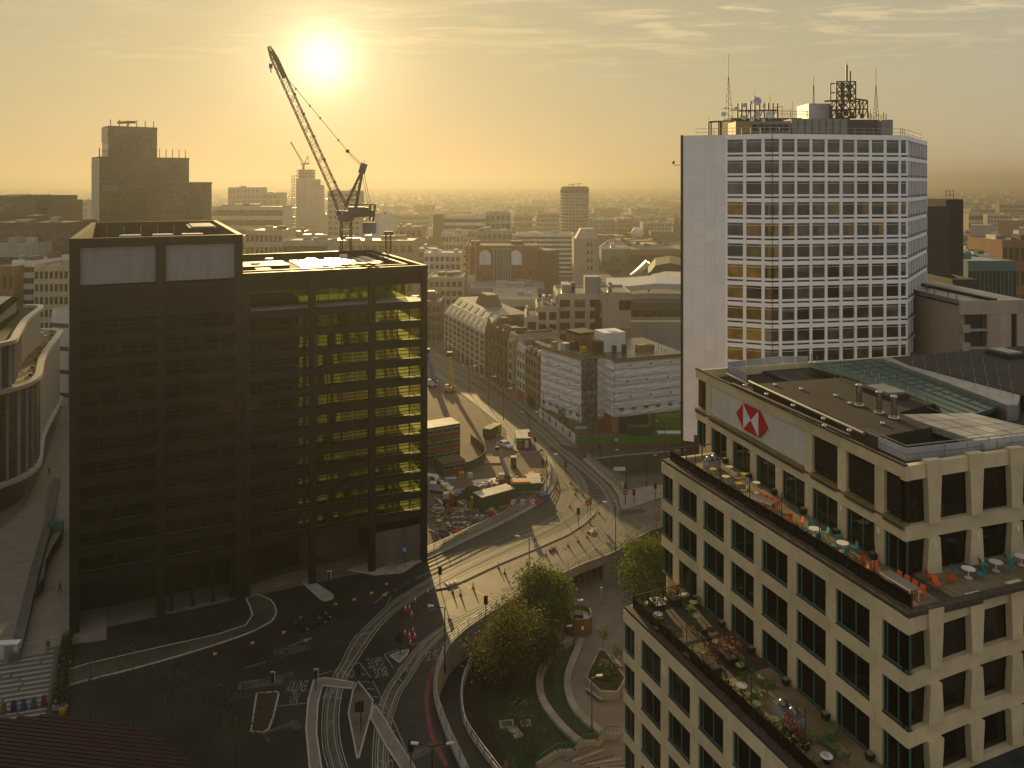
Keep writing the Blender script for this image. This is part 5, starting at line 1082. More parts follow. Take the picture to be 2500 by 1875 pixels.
# right edge
dt = thing('dark_lift_tower', (0, 0, 0), 0, 'tall windowless dark brown tower right of the white tower', 'tower'); pd = Plan(dt, (XX(2258, 190), 190), (math.cos(R(8)), math.sin(R(8))))
DKB = mat('dark_brown_cladding', (.055, .045, .04), .7, var=.08, scale=.15)
for k in range(14): pd.box('cladding_course', 0, 6.4, 0, 8, -4 + k * 4.6, .58 + k * 4.6 if k < 13 else 60.4, DKB); pd.box('cladding_course', 6.42, 11, 1.2, 9, -4 + k * 4.6, .58 + k * 4.6 if k < 13 else 62, mat('darker_brown_cladding', (.035, .03, .03), .7, var=.08))
for x in (7, 8, 9): bar('roof_rail_post', dt, pd.w(x, 2, 62), pd.w(x, 2, 64), .12, STEELD)
for z in (63, 64): bar('roof_rail', dt, pd.w(6.8, 2, z), pd.w(9.2, 2, z), .12, STEELD)
simple('dark_glazed_link', 'dark glazed link block at the foot of the windowless tower', 2325, 2385, 690, 168, 10, 'dark', 5, 5, n=0)
bc = thing('balcony_building', (0, 0, 0), 0, 'beige concrete building with balconies and a bright flat roof at the right edge', 'building'); Yb = 128; px_ = Plan(bc, (XX(2348, Yb), Yb), (math.cos(R(5)), math.sin(R(5))))
BCN = mat('beige_concrete', (.36, .29, .22), .8, var=.08, scale=.4, streak=True); zt_ = ZZ(735, Yb)
for k in range(6):
    z1 = zt_ - 2.2 - k * 2.9; z0 = z1 - 2.89
    px_.box('window', 1.3, 4.2, .9, 1.0, z0 + .5, z1, WINB); px_.box('balcony_front', 0, 1.3, -.25, 0, z0 + .0, z0 + 1.3, BCN); px_.box('balcony_floor', 0, 4.4, -.2, 1, z0 + .2, z0 + .5, BCN)
    for j in range(2): px_.box('wall_panel', 4.4 + j * 2.05, 4.4 + (j + 1) * 2.05 - .012, 0, .4, z0, z1 - .012, BCN)
    px_.box('dark_recess', 8.6, 9.4, .3, .6, z0, z1, STEELD); px_.box('wall_panel', 9.5, 13, 0, .4, z0, z1 - .012, BCN)
for j in range(5): px_.box('wall_panel', j * 2.5 - .3, (j + 1) * 2.5 - .312, -.02, .4, zt_ - 2.19, zt_, BCN)
px_.box('core', .4, 13, 1.1, 30, -4, zt_ - 1, BCN); px_.box('roof_deck', .2, 13, .4, 33, zt_ - .6, zt_ - .3, ROOFG)
for j in range(4):
    for i in range(6): px_.box('roof_sheet', .4 + j * 2.3, .4 + (j + 1) * 2.3 - .03, 1 + i * 5, 1 + (i + 1) * 5 - .03, zt_ - .3, zt_ - .24 + .01 * ((i + j) % 3), ROOFG)
px_.box('roof_parapet', .0, .2, .4, 33, zt_ - .6, zt_ + .1, GALV); px_.box('roof_parapet', .2, 13, 32.7, 33, zt_ - .6, zt_ + .9, GALV)
for i in range(9): bar('fall_arrest_post', bc, px_.w(1.2 + (i % 2) * .5, 3 + i * 3, zt_ - .25), px_.w(1.2 + (i % 2) * .5, 3 + i * 3, zt_ + .5), .1, STEELD)
px_.box('dark_duct', 5.8, 6.8, 1, 22, zt_ - .25, zt_ + .2, STEELD); o = cyl('roof_dish', bc, px_.w(5.2, 17, zt_), 1.4, .3, STEELD, 14); 
simple('green_glass_block', 'low green glass block with a bright roof behind the balcony building', 2362, 2480, 642, 255, 22, 'teal', 3, 12, n=3, rm=ROOFG, sp=.3, pier=.15); simple('brick_warehouse', 'brick warehouse at the right edge beyond the green glass block', 2446, 2560, 590, 400, 30, 'brick', 3, 8, n=2); simple('flat_shed', 'flat grey shed left of the brick warehouse at the right edge', 2362, 2450, 612, 420, 30, 'grey', 2, 6, 'band', n=3)
simple('pale_low_block', 'pale low block with a bright roof edge just right of the windowless tower', 2355, 2420, 625, 330, 18, 'white', 2, 6, 'band', n=2, rm=ROOFG)
# --- ordinary blocks filling the rows between, each labelled by its row and place
rows = [('second row beyond the street', 520, [(575, 640), (860, 930), (935, 1005), (1010, 1060)], (570, 610)), ('third row, around the crane mast', 640, [(690, 745), (885, 930), (960, 1030), (1035, 1060)], (548, 585)), ('hazy row under the skyline', 980, [(470, 530), (690, 715), (785, 830), (880, 940), (965, 1050), (1255, 1300), (1310, 1365), (1450, 1500), (1505, 1545), (1570, 1640), (2365, 2400), (2410, 2470)], (520, 548)), ('faint far row', 1500, [(455, 500), (690, 712), (880, 915), (930, 985), (1010, 1060), (1090, 1150), (1170, 1220), (1260, 1330), (1450, 1520), (1540, 1600), (1610, 1665), (2370, 2430), (2440, 2500), (130, 190), (20, 90)], (498, 518))]
rr = random.Random(21)
for nm, Y, spans, (ya, yb) in rows:
    spans = sorted(spans)
    for i, (a, c) in enumerate(spans):
        w = rr.choice(['grey', 'tan', 'stone', 'cream', 'brown', 'grey', 'dark'])
        simple('city_block', f'hazy {w} city block, {ordinal(i)} from left in the {nm}', a, c, rr.uniform(ya, yb), Y + rr.uniform(-20, 20), 25, w, rr.randint(3, 5), rr.randint(5, 8), rr.choice(('grid', 'band')), n=rr.randint(1, 4), group='ordinary city blocks')
# --- the suburbs beyond: far too many to count
def far_mass():
    r = random.Random(5); b = MB()
    for i in range(5200):
        Y = 620 + 7000 * r.random() ** 1.7; X = (r.uniform(-80, 2580) - CX) / F * Y * 1.15
        s = r.uniform(7, 26) * (1 + Y / 6000); d = r.uniform(7, 20); h = r.uniform(4, 9) if r.random() < .93 else r.uniform(10, 24); a = r.uniform(0, math.pi)
        ca_, sa = math.cos(a), math.sin(a); q = [(X + x * ca_ - y * sa, Y + x * sa + y * ca_) for x, y in ((-s / 2, -d / 2), (s / 2, -d / 2), (s / 2, d / 2), (-s / 2, d / 2))]
        b.prism(q, 0, h, r.choice((0, 0, 1, 2, 3)))
    o = tag(b.build('far_suburbs', [CWM['grey'], CWM['brick'], ROOFG, CWM['stone']]), kind='stuff')
    b = MB()
    for i in range(9000):
        Y = 560 + 7600 * r.random() ** 1.5; X = (r.uniform(-80, 2580) - CX) / F * Y * 1.15
        w = r.uniform(4, 9) * (1 + Y / 3500); h = r.uniform(6, 12) * (1 + Y / 9000); n = len(b.v); ro = r.uniform(0, 1)
        ring = [(X + w * r.uniform(.6, 1.1) * math.cos(ro + k * 1.257), Y + w * r.uniform(.6, 1.1) * math.sin(ro + k * 1.257), h * r.uniform(.3, .6)) for k in range(5)]
        b.v += ring + [(X + r.uniform(-1, 1), Y, h), (X, Y, 0)]
        for k in range(5): b.f += [(n + k, n + (k + 1) % 5, n + 5), (n + (k + 1) % 5, n + k, n + 6)]; b.mi += [0, 0]
    tag(b.build('far_trees', mat('far_foliage', (.035, .05, .02), .95, var=.4, scale=.01)), kind='stuff')
far_mass()

# ------------------------------------------------------------------ curved building at the left edge
CRIM = mat('pale_curved_rim', (.46, .42, .36), .4, var=.05, spec=.7); CPAN = mat('curved_panel', (.30, .27, .22), .6, var=.05); FIN = mat('vertical_fin', (.25, .25, .27), .5)
cvb = thing('curved_building', (0, 0, 0), 0, 'curving pale building with stacked terraces and vertical fins at the left edge', 'building')
q5 = lambda pts, z: smooth_path([G(x / 3.32, 720 + y / 3.32, z) for x, y in pts], 8)
low = q5([(-260, 1640), (0, 1550), (200, 1470), (310, 1370), (335, 1240), (350, 1150), (400, 1030), (490, 860), (470, 830), (340, 815)], 6.0)
upc = q5([(-260, 470), (0, 405), (110, 375), (150, 310), (215, 210), (300, 140), (338, 110), (310, 92), (200, 92)], 34.0)
def curved_wall(path, z0, z1, rim, fins, off):
    pth = [Vector((p.x, p.y, 0)) for p in path]
    b = MB(); b.sweep(pth, [(off, z0), (off, z1), (off + .3, z1), (off + .3, z0)], closed=True); b.build('curved_glazing', GLS, cvb)
    for zr in rim:
        b = MB(); b.sweep(pth, [(-.5, zr - .35), (-.5, zr + .45), (.9, zr + .45), (.9, zr - .35)], closed=True); b.build('curved_rim', CRIM, cvb, smooth=False)
    far_ = [p for p in pth if p.y > 176]
    if len(far_) > 2: b = MB(); b.sweep(far_, [(off - .35, z0), (off - .35, z1), (off - .05, z1), (off - .05, z0)], closed=True); b.build('curved_panel', CPAN, cvb)
    acc = 0; nxt = 0
    for a, c in zip(pth[:-1], pth[1:]):
        ln = (c - a).length
        while nxt <= acc + ln:
            p = a.lerp(c, (nxt - acc) / ln); d = (c - a).normalized(); nl = Vector((-d.y, d.x, 0)); p = p + nl * (off - .2)
            if p.y < 176: rbox('vertical_fin', cvb, (p.x, p.y, (z0 + z1) / 2), (.22, .7, z1 - z0), FIN, math.atan2(d.y, d.x))
            nxt += fins
        acc += ln
curved_wall(low, 6.4, 24.2, (6.0, 24.5), 2.6, .6); curved_wall(upc, 25, 33.7, (34.0,), 2.6, .6)
for pth, z, m_, nm in ((low, 24.3, TILE, 'terrace_floor'), (upc, 33.6, GRASS, 'green_roof')):
    pp = [(p.x, p.y) for p in offset(pth, .9)] + [(-150, pth[-1].y + 4), (-150, pth[0].y - 4)]; b = MB(); b.prism(pp, z - .4, z); b.build(nm, m_, cvb)
pp = [(p.x, p.y) for p in offset(upc, 5.5)] + [(-150, upc[-1].y), (-150, upc[0].y)]; b = MB(); b.prism(pp, 33.6, 37.0); b.build('roof_pavilion', CPAN, cvb); b = MB(); b.prism([(p[0] - .8, p[1]) for p in pp], 37.0, 37.3); b.build('pavilion_roof', ROOFG, cvb)
pp = [(p.x, p.y) for p in offset(low, 2.5)] + [(-150, low[-1].y), (-150, low[0].y)]; b = MB(); b.prism(pp, 0, 5.6); b.build('recessed_ground_floor', STEELD, cvb)
# ------------------------------------------------------------------ luffing crane behind the dark block
CRM = mat('crane_steel', (.10, .06, .03), .6, var=.2); CRW = mat('crane_machinery', (.09, .075, .065), .6, var=.2); CWG = mat('counterweight_concrete', (.22, .21, .22), .8)
crane = thing('luffing_crane', P(845, 534, 200) * 1.0, 0, 'tall luffing tower crane with raised lattice jib behind the dark office block', 'crane'); crane.location = (0, 0, 0)
Yc = 200.0
def K(px, py, dy=0.0): p = P(px, py, Yc); return Vector((p.x, Yc + dy, p.z))
def lattice(root, a, c, wa, wc, n, side, ch, lc, name='jib', taper=None):
    """square lattice girder between two points; side = unit vector across it in the view plane"""
    dv = Vector((0, 1, 0)); pts = []
    for i in range(n + 1):
        t = i / n; w = wa + (wc - wa) * t; p = a.lerp(c, t); pts.append([p + side * (sx * w / 2) + dv * (sy * w / 2) for sx, sy in ((-1, -1), (1, -1), (1, 1), (-1, 1))])
    for k in range(4): bar(name + '_chord', root, pts[0][k], pts[-1][k], ch, CRM)
    for i in range(n):
        for k in range(4):
            q = (k + 1) % 4
            u, v_ = (k, q) if (i + k) % 2 else (q, k)
            bar(name + '_lacing', root, pts[i][u], pts[i + 1][v_], lc, CRM)
    for i in range(0, n + 1, 3):
        for k in range(4): bar(name + '_lacing', root, pts[i][k], pts[i][(k + 1) % 4], lc, CRM)
mb_, mt = Vector((K(845, 534).x, Yc, 0)), K(845, 536)
lattice(crane, mb_, mt, 2.3, 2.3, 22, Vector((1, 0, 0)), .26, .14, 'mast')
jf, jt = K(838, 512), K(657, 114); d = (jt - jf).normalized(); sd = Vector((d.z, 0, -d.x))
jm = jf.lerp(jt, .12); je = jf.lerp(jt, .93)
lattice(crane, jf, jm, 2.4, 1.8, 4, sd, .24, .12); lattice(crane, jm, je, 1.75, 1.5, 26, sd, .2, .09); lattice(crane, je, jt, 1.5, .6, 3, sd, .2, .1)
b0, b1 = jf.lerp(jt, .80), jf.lerp(jt, .97)
b = MB(); b.v = [tuple(p) for p in (b0 - sd * .1 - Vector((0, .9, 0)), b0 + sd * 1.0 - Vector((0, .9, 0)), b1 + sd * .9 - Vector((0, .9, 0)), b1 - sd * .1 - Vector((0, .9, 0)))]; b.v += [(x, y + .08, z) for x, y, z in b.v]; b.f = [(0, 1, 2, 3), (7, 6, 5, 4), (0, 4, 5, 1), (1, 5, 6, 2), (2, 6, 7, 3), (3, 7, 4, 0)]; b.mi = [0] * 6; b.build('jib_banner', CRM, crane)
for t in (.16, .3, .44, .58, .7): q = jf.lerp(jt, t) + sd * .9; rbox('jib_walkway_light', crane, q, (.7, .5, .5), CRW)
ap = K(886, 411)
for dy in (-1, 1):
    for (x, y) in ((843, 503), (868, 508)): bar('a_frame_leg', crane, K(x, y, dy), ap + Vector((0, dy * .4, 0)), .38, CRM)
for t in (.2, .4, .6, .8):
    u = K(843, 503).lerp(ap, t); v_ = K(868, 508).lerp(ap, t); bar('a_frame_rung', crane, u, v_, .22, CRM); bar('a_frame_rung', crane, u, K(868, 508).lerp(ap, min(1, t + .2)), .16, CRM)
rbox('a_frame_head', crane, ap, (1.5, 1.4, 2.6), CRW, ry=.3); bar('aerial_whip', crane, ap, K(890, 392), .12, STEELD)
kn = K(848.5, 369); jh = jf.lerp(jt, .80) + sd * .8
bar('pendant_rope', crane, kn, jh, .14, STEELD, rnd=True)
for t in (.15, .45, .62, .85): q = kn.lerp(jh, t); rbox('rope_socket', crane, q, (.32, .32, .6), STEELD)
for s in (-.25, .25): bar('luffing_rope', crane, kn + Vector((s, 0, 0)), ap + Vector((s * 1.4, 0, .3)), .13, STEELD, rnd=True)
rbox('pendant_sheave', crane, kn, (.8, .6, .8), STEELD)
for (xa, ya, xb, yb) in ((884, 425, 899, 500), (889, 425, 904, 497)): bar('back_stay', crane, K(xa, ya), K(xb, yb), .12, STEELD, rnd=True)
rbox('slewing_ring', crane, K(845, 530), (3.4, 3.0, 1.6), CRW); cyl('slewing_drum', crane, K(845, 536) - Vector((0, 0, .4)), 3.0, .8, CRM, 16)
bar('deck_girder', crane, K(833, 523), K(915, 521), 1.0, CRW, w2=1.6); rbox('winch_house', crane, K(871, 516), (3.9, 2.4, 2.3), CRW); rbox('winch_drum', crane, K(888, 514), (2.2, 2.2, 1.6), CRM); rbox('operator_cab', crane, K(830, 523), (1.7, 1.6, 2.0), WHITEP); rbox('cab_window', crane, K(829, 521, -.85), (1.2, .06, 1.0), GLT)
bar('upper_deck_rail', crane, K(842, 498), K(915, 499), .3, CRM); bar('counterweight_arm', crane, K(904, 499), K(903, 538), .45, CRM); bar('counterweight_arm', crane, K(916, 499), K(911, 540), .45, CRM)
for i in range(7): q = K(889 + i * 4.4, 556); rbox('counterweight_slab', crane, q, (.40, 2.2, 2.8), CWG)
hk = K(661, 150); bar('hoist_rope', crane, K(660, 118), hk, .1, STEELD, rnd=True); rbox('hook_block', crane, K(661, 161), (.75, .6, 1.1), CRM); bar('hook_shank', crane, K(661, 166), K(661, 174), .22, STEELD); bar('hook_tip', crane, K(661, 174), K(663.5, 177), .2, STEELD)
# small far crane on the unfinished tower
fc = thing('far_crane', (0, 0, 0), 0, 'small hazy luffing crane on top of the unfinished tower', 'crane')
Q = lambda x, y: P(x, y, 905)
bar('mast', fc, Q(741, 414), Q(741, 402), 2.2, CRM); bar('machinery_deck', fc, Q(735, 401), Q(755, 399), 1.8, CRM); bar('jib', fc, Q(738, 398), Q(709, 346), .9, CRM); bar('jib_back', fc, Q(742, 398), Q(711, 346), .5, CRM); bar('a_frame', fc, Q(743, 399), Q(752, 381), .8, CRM); bar('a_frame', fc, Q(754, 399), Q(752, 381), .5, CRM)
# top of a third crane behind the dark block
tc = thing('crane_mast_head', (0, 0, 0), 0, 'top of a short lattice crane mast behind the right end of the dark block roof', 'crane')
Yc = 205.0
lattice(tc, Vector((K(943, 612).x, 205, 0)), K(948, 572), 1.6, 1.2, 14, Vector((1, 0, 0)), .2, .1, 'mast'); rbox('mast_head', tc, K(949, 569), (2.2, 1.2, .9), CRW); bar('mast_arm', tc, K(935, 574), K(950, 571), .2, CRW)

# ------------------------------------------------------------------ rooftop of the white tower
ANT = mat('antenna_brown', (.05, .028, .022), .6); DISH = mat('dish_white', (.6, .6, .6), .5); PLANTG = mat('plant_room_grey', (.24, .23, .21), .7, var=.1); PLANTY = mat('plant_room_yellow', (.32, .23, .08), .6)
YA = 143.0
A_ = lambda x, y, Y=YA: P(1640 + x / 3.456, 130 + y / 3.456, Y)
def aroom(name, x0, x1, y0, m, D=6, Y=YA):
    p, q = A_(x0, y0, Y), A_(x1, y0, Y); return rbox(name, tower, ((p.x + q.x) / 2, Y + D / 2, (p.z + ZT) / 2), (q.x - p.x, D, p.z - ZT), m)
for a in ((540, 672, 575, PLANTY, 5, 140), (672, 1004, 572, PLANTG, 6, 141), (1004, 1484, 552, PLANTG, 9, 142), (1484, 1770, 560, DARKC, 9, 143), (1770, 1866, 560, PLANTG, 8, 141), (500, 1500, 545, DARKC, 9, 150)): aroom('plant_room', *a)
aroom('lift_overrun', 1155, 1336, 424, AC, 6, 146)
for i in range(8): aroom('plant_panel', 1012 + i * 59, 1062 + i * 59, 560, PLANTG, .3, 141.6)
for i in range(6):
    for (ya, yb) in ((600, 625), (632, 660)):
        p, q = A_(684 + i * 52, ya, 140.9), A_(724 + i * 52, yb, 140.9); rbox('louvre_opening', tower, ((p.x + q.x) / 2, 140.9, (p.z + q.z) / 2), (q.x - p.x, .12, p.z - q.z), STEELD)
def ab(name, x0, y0, x1, y1, w, m=ANT, Y=YA, dy=0): return bar(name, tower, A_(x0, y0, Y) + Vector((0, dy, 0)), A_(x1, y1, Y) + Vector((0, dy, 0)), w, m)
def amast(x, yt, yb, w, Y, nm):
    """slender guyed lattice mast as one antenna part with lacing"""
    p0, p1 = A_(x, yb, Y), A_(x, yt + (yb - yt) * .35, Y)
    m_ = bar(nm, tower, p0, p1, .09, ANT)
    for s in (-1, 1): bar('mast_leg', tower, p0 + Vector((s * w, 0, 0)), p1 + Vector((s * .06, 0, 0)), .07, ANT, sub=m_)
    for i in range(14): t = i / 14; u = p0.lerp(p1, t); v_ = p0.lerp(p1, t + .07); ww = w * (1 - t) + .06 * t; s = 1 if i % 2 else -1; bar('mast_lacing', tower, u + Vector((s * ww, 0, 0)), v_ - Vector((s * ww, 0, 0)), .05, ANT, sub=m_)
    bar('mast_whip', tower, p1, A_(x, yt, Y), .09, ANT, sub=m_)
amast(478, 8, 560, .75, 139, 'radio_mast'); amast(1722, 130, 545, .5, 145, 'radio_mast'); amast(1196, 185, 430, .18, 146, 'radio_mast')
for x in (428, 458, 500): ab('mast_bracket', x, 470, x + 32, 462, .1, Y=139)
for x, yt in ((555, 425), (590, 420), (627, 420), (662, 415), (700, 365), (740, 420), (778, 415), (815, 420), (853, 420), (890, 422)): ab('aerial_pole', x, 548, x, yt, .26)
ab('aerial_rail', 555, 485, 890, 480, .24); ab('aerial_rail', 540, 470, 905, 475, .16, dy=2.5)
for i in range(6): ab('aerial_brace', 575 + i * 55, 545, 600 + i * 55, 482, .18)
for x, y, r in ((718, 405, .75), (660, 418, .35), (545, 470, .4), (715, 522, .85), (822, 520, .7), (440, 515, .45), (620, 440, .4), (770, 445, .4), (683, 558, .45), (612, 545, .4), (770, 567, .35)):
    p = A_(x, y, 140.3); o = lathe([(0.001, 0), (r * .6, .08), (r, .28), (r * .96, .3), (r * .5, .14), (.001, .08)], 14).build('satellite_dish', DISH, tower, smooth=True); o.location = p; o.rotation_euler = (R(90), 0, R(random.uniform(-50, 50)))
for x, y in ((700, 310), (828, 345), (1016, 410), (1000, 468), (934, 445), (310, 535), (1675, 470)): ab('whip_aerial', x, y, x, 560, .08)
ab('aerial_rail', 868, 460, 936, 448, .1)
# steel lattice tower
for x in (1388, 1436, 1500, 1549):
    ab('lattice_post', x, 548, x, 238, .24); ab('lattice_post', x, 548, x, 238, .2, dy=2.6)
for y in (240, 320, 395, 475, 545): ab('lattice_beam', 1386, y, 1550, y, .22); ab('lattice_beam', 1386, y, 1550, y, .2, dy=2.6)
for i, (y0, y1) in enumerate(((240, 320), (320, 395), (395, 475), (475, 545))):
    for x0, x1 in ((1388, 1436), (1500, 1549), (1436, 1500)): ab('lattice_brace', x0, y0, x1, y1, .16); ab('lattice_brace', x1, y0, x0, y1, .16)
ab('lattice_beam', 1290, 405, 1400, 398, .28); ab('lattice_beam', 1540, 385, 1650, 400, .28); ab('lattice_beam', 1335, 480, 1650, 470, .24); ab('lattice_beam', 1540, 390, 1650, 395, .2, dy=3)
for x in (1350, 1585, 1612, 1650): ab('lattice_post', x, 548, x, 398, .22)
for x0, x1 in ((1350, 1388), (1550, 1585), (1585, 1612), (1612, 1650)): ab('lattice_brace', x0, 548, x1, 475, .16); ab('lattice_brace', x0, 470, x1, 400, .16)
ab('mast_pole', 1475, 240, 1475, 98, .32); ab('mast_pole', 1503, 240, 1503, 152, .28); ab('whip_aerial', 1477, 100, 1478, 60, .06)
for i in range(8): ab('aerial_pole', 1660 + i * 21, 555, 1660 + i * 21, 500 + 12 * (i % 3), .16, Y=146)
for x, y in ((1440, 430), (1520, 520), (1600, 530), (1470, 510), (1410, 520), (1435, 280), (1497, 285), (1437, 355), (1495, 360)): p = A_(x, y, 142.6); rbox('equipment_box', tower, p, (.7, .5, .8), ANT)
# roof edge rails and gantry frames
def arail(pts, h, n):
    for (p, q) in zip(pts[:-1], pts[1:]):
        for f_ in (.5, 1): bar('roof_rail', tower, p + Vector((0, 0, h * f_)), q + Vector((0, 0, h * f_)), .07, PLANTY if n > 20 else GALV)
        for i in range(n + 1): u = p.lerp(q, i / n); bar('roof_rail_post', tower, u, u + Vector((0, 0, h)), .07, GALV)
e = [Vector((31.5, 136.2, ZT)), Vector((42.7, 131.6, ZT)), Vector((66.5, 136.0, ZT)), Vector((79.5, 154.2, ZT))]
arail(e[:2], 1.2, 8); arail(e[1:3], 1.2, 14); arail(e[2:], 1.3, 12)
for x in (312, 330, 395, 410): ab('gantry_post', x, 690, x, 580, .26, Y=137)
ab('gantry_beam', 312, 580, 415, 575, .28, Y=137); ab('gantry_beam', 420, 572, 540, 570, .25, PLANTY, Y=138); ab('gantry_post', 420, 690, 420, 572, .25, PLANTY, Y=138)
for i in range(10): ab('gantry_rail', 900 + i * 26, 540, 900 + i * 26, 485, .08, PLANTY, Y=147)
ab('gantry_rail', 893, 485, 1150, 490, .1, PLANTY, Y=147); ab('gantry_rail', 893, 512, 1150, 515, .08, PLANTY, Y=147)
p = hitseg(1668); cyl('wall_camera', tower, (27.6, 135.8, 69.2), .4, .5, STEELD, 10); bar('camera_arm', tower, (27.6, 135.8, 69.0), (28.7, 135.8, 69.0), .1, STEELD)
bar('cleaning_rope', tower, (TP[1].x, TP[1].y - .3, ZT), (TP[1].x, TP[1].y - .3, 20), .07, STEELD)
# ------------------------------------------------------------------ street furniture
BLK = mat('black_paint', (.012, .012, .012), .5); LAMPH = mat('lamp_head', (.5, .5, .48), .5)
def street_lamp(base, top_py, label, z0=0.0, arms=(1,), m=STEELD, reach=1.6):
    p = G(*base, z0); h = (base[1] - top_py) / F * p.y
    t = thing('street_lamp', p, 0, label, 'street lamp', 'street lamps')
    cyl('base', t, (0, 0, 0), .26, 1.1, m, 10); cyl('column', t, (0, 0, 1.1), .15, h - 1.1, m, 8)
    for a in arms: bar('arm', t, (0, 0, h - .05), (a * reach, .2, h + .18), .08, m); rbox('lamp_head', t, (a * (reach + .3), .2, h + .2), (.8, .32, .13), LAMPH, 0, 0, -.1 * a)
    return t
L_ = [((1335, 1211), 1112, 'lamp column beside the curved railing at the corner of the building site', (1,)), ((1146, 958), 895, 'farthest lamp column along the site side of the street', (1, -1)), ((1193, 991), 921, 'second farthest lamp column along the site side of the street', (1, -1)), ((1229, 1027), 950, 'lamp column on the site side of the street nearest the green gate cabin', (1,)), ((1293, 1071), 1008, 'double-armed lamp column beside the green gate cabin', (1, -1)), ((1326, 1033), 962, 'lamp column in front of the printed white hoarding', (1,)), ((1413, 1054), 993, 'lamp column at the corner of the smaller sheeted block', (-1,)), ((1446, 1124), 1018, 'tall lamp column at the nose of the bridge footway', (1,)), ((1529, 1189), 1101, 'lamp column above the road ramp near the corner signals', (-1,)), ((1623, 1110), 1030, 'lamp column before the green hoarding close to the bank terrace', (-1,)), ((1578, 1187), 1114, 'pale lamp column standing on the road ramp', (1,)), ((1503, 1349), 1229, 'lamp column on the outer railing left of the leafy tree by the bank', (-1,)), ((1292, 1425), 1313, 'lamp column on the outer railing above the park trees', (-1,)), ((1086, 1643), 1484, 'lamp column on the bend of the outer railing', (-1,)), ((1055, 1955), 1822, 'double-armed lamp column at the bottom of the bend', (-1, 1))]
for b_, tp, lb, ar in L_: street_lamp(b_, tp, lb, .12 if b_[1] < 1800 else 0, ar)
BRN = mat('brown_column', (.07, .045, .03), .6)
for b_, tp, lb in (((1401, 1583), 1470, 'park lamp column in front of the round drum'), ((1374, 1597), 1533, 'short park lamp column on the curved seat wall'), ((1445, 1789), 1655, 'park lamp column at the foot of the diamond planter')): street_lamp(b_, tp, lb, LOW, (1,), BRN, .7)
def signal(base, top_py, label, two=False, z0=.0, white=False):
    p = G(*base, z0); h = max(2.6, (base[1] - top_py) / F * p.y); t = thing('traffic_signal', p, 0, label, 'traffic signal', 'traffic signals')
    cyl('pole', t, (0, 0, 0), .13, h - .9, BLK, 8); b = MB(); b.box(-.22, .22, -.14, .14, h - 1.1, h); b.build('signal_head', BLK, t)
    rbox('backing_board', t, (0, .16, h - .55), (.62, .03, 1.3), BLK if not white else WHITEP)
    for k in range(3): o = cyl('lens', t, (0, -.18, h - .95 + k * .32), .2, .06, mat('signal_lens', (.03, .03, .03), .2), 10); o.rotation_euler = (R(90), 0, 0)
    if two: b = MB(); b.box(-.72, -.28, -.14, .14, h - 1.1, h); b.build('signal_head', BLK, t)
sig = [((1381, 1159), 1128, 'traffic signal in the hatched area between the tram tracks'), ((1325, 1150), 1125, 'traffic signal at the site gate corner'), ((1306, 1098), 1068, 'traffic signal on the pavement beside the gate cabin'), ((1465, 1114), 1085, 'traffic signal in front of the green hoarding'), ((1527, 1232), 1186, 'traffic signal with a no-entry board on the corner pavement'), ((1548, 1228), 1196, 'traffic signal on the corner pavement right of the no-entry board'), ((1600, 1222), 1180, 'small signal on the far side of the corner pavement'), ((1441, 1256), 1218, 'traffic signal behind the no-entry sign on the island tip'), ((1412, 1283), 1242, 'traffic signal beside the middle of the median island'), ((1074, 1433), 1386, 'traffic signal on the blunt end of the median island'), ((1186, 1513), 1457, 'traffic signal leaning over the outer railing'), ((977, 1600), 1550, 'dark signal on the small kerbed island with cones'), ((874, 1686), 1626, 'dark signal at the top of the tram island'), ((881, 1787), 1715, 'dark signal in the middle of the tram island'), ((1003, 1872), 1811, 'dark signal on the verge at the bottom of the bus lane'), ((593, 1697), 1577, 'tall dark signal column beside the dark road'), ((490, 1560), 1523, 'signal in the shade before the dark block forecourt')]
for a in sig: signal(a[0], a[1], a[2], two=a[0][0] in (977, 881))
signal((771, 1687), 1636, 'signal with a white framed board at the corner of the tram verge', white=True); signal((665, 1692), 1648, 'signal with a white framed board left of the no entry lettering', white=True); signal((804, 1435), 1412, 'small white framed signal near the entrance island of the dark block', white=True)
SRED = mat('sign_disc_red', (.35, .015, .01), .5); ORG = mat('orange_board', (.55, .22, .02), .6)
def no_entry(base, py, label, board=True):
    p = G(*base, .12); h = (base[1] - py) / F * p.y; t = thing('no_entry_sign', p, 0, label, 'road sign', 'no entry signs')
    cyl('post', t, (0, 0, 0), .1, h, BLK, 8)
    if board: rbox('backing_board', t, (0, -.09, h), (1.05, .04, 1.2), ORG)
    o = cyl('disc', t, (0, -.14, h - .03), .8, .06, SRED, 18); o.rotation_euler = (R(90), 0, 0); o.location = (0, -.14, h); rbox('white_bar', t, (0, -.19, h), (.56, .03, .14), WHITEP)
no_entry((1435, 1261), 1227, 'no entry sign on an orange board at the tip of the median island'); no_entry((1526, 1233), 1201, 'no entry sign on the corner pavement by the ramp railing'); no_entry((1604, 1300), 1265, 'no entry sign near the leafy tree by the bank', False); no_entry((1294, 1098), 1060, 'no entry sign on the pavement beside the gate cabin')
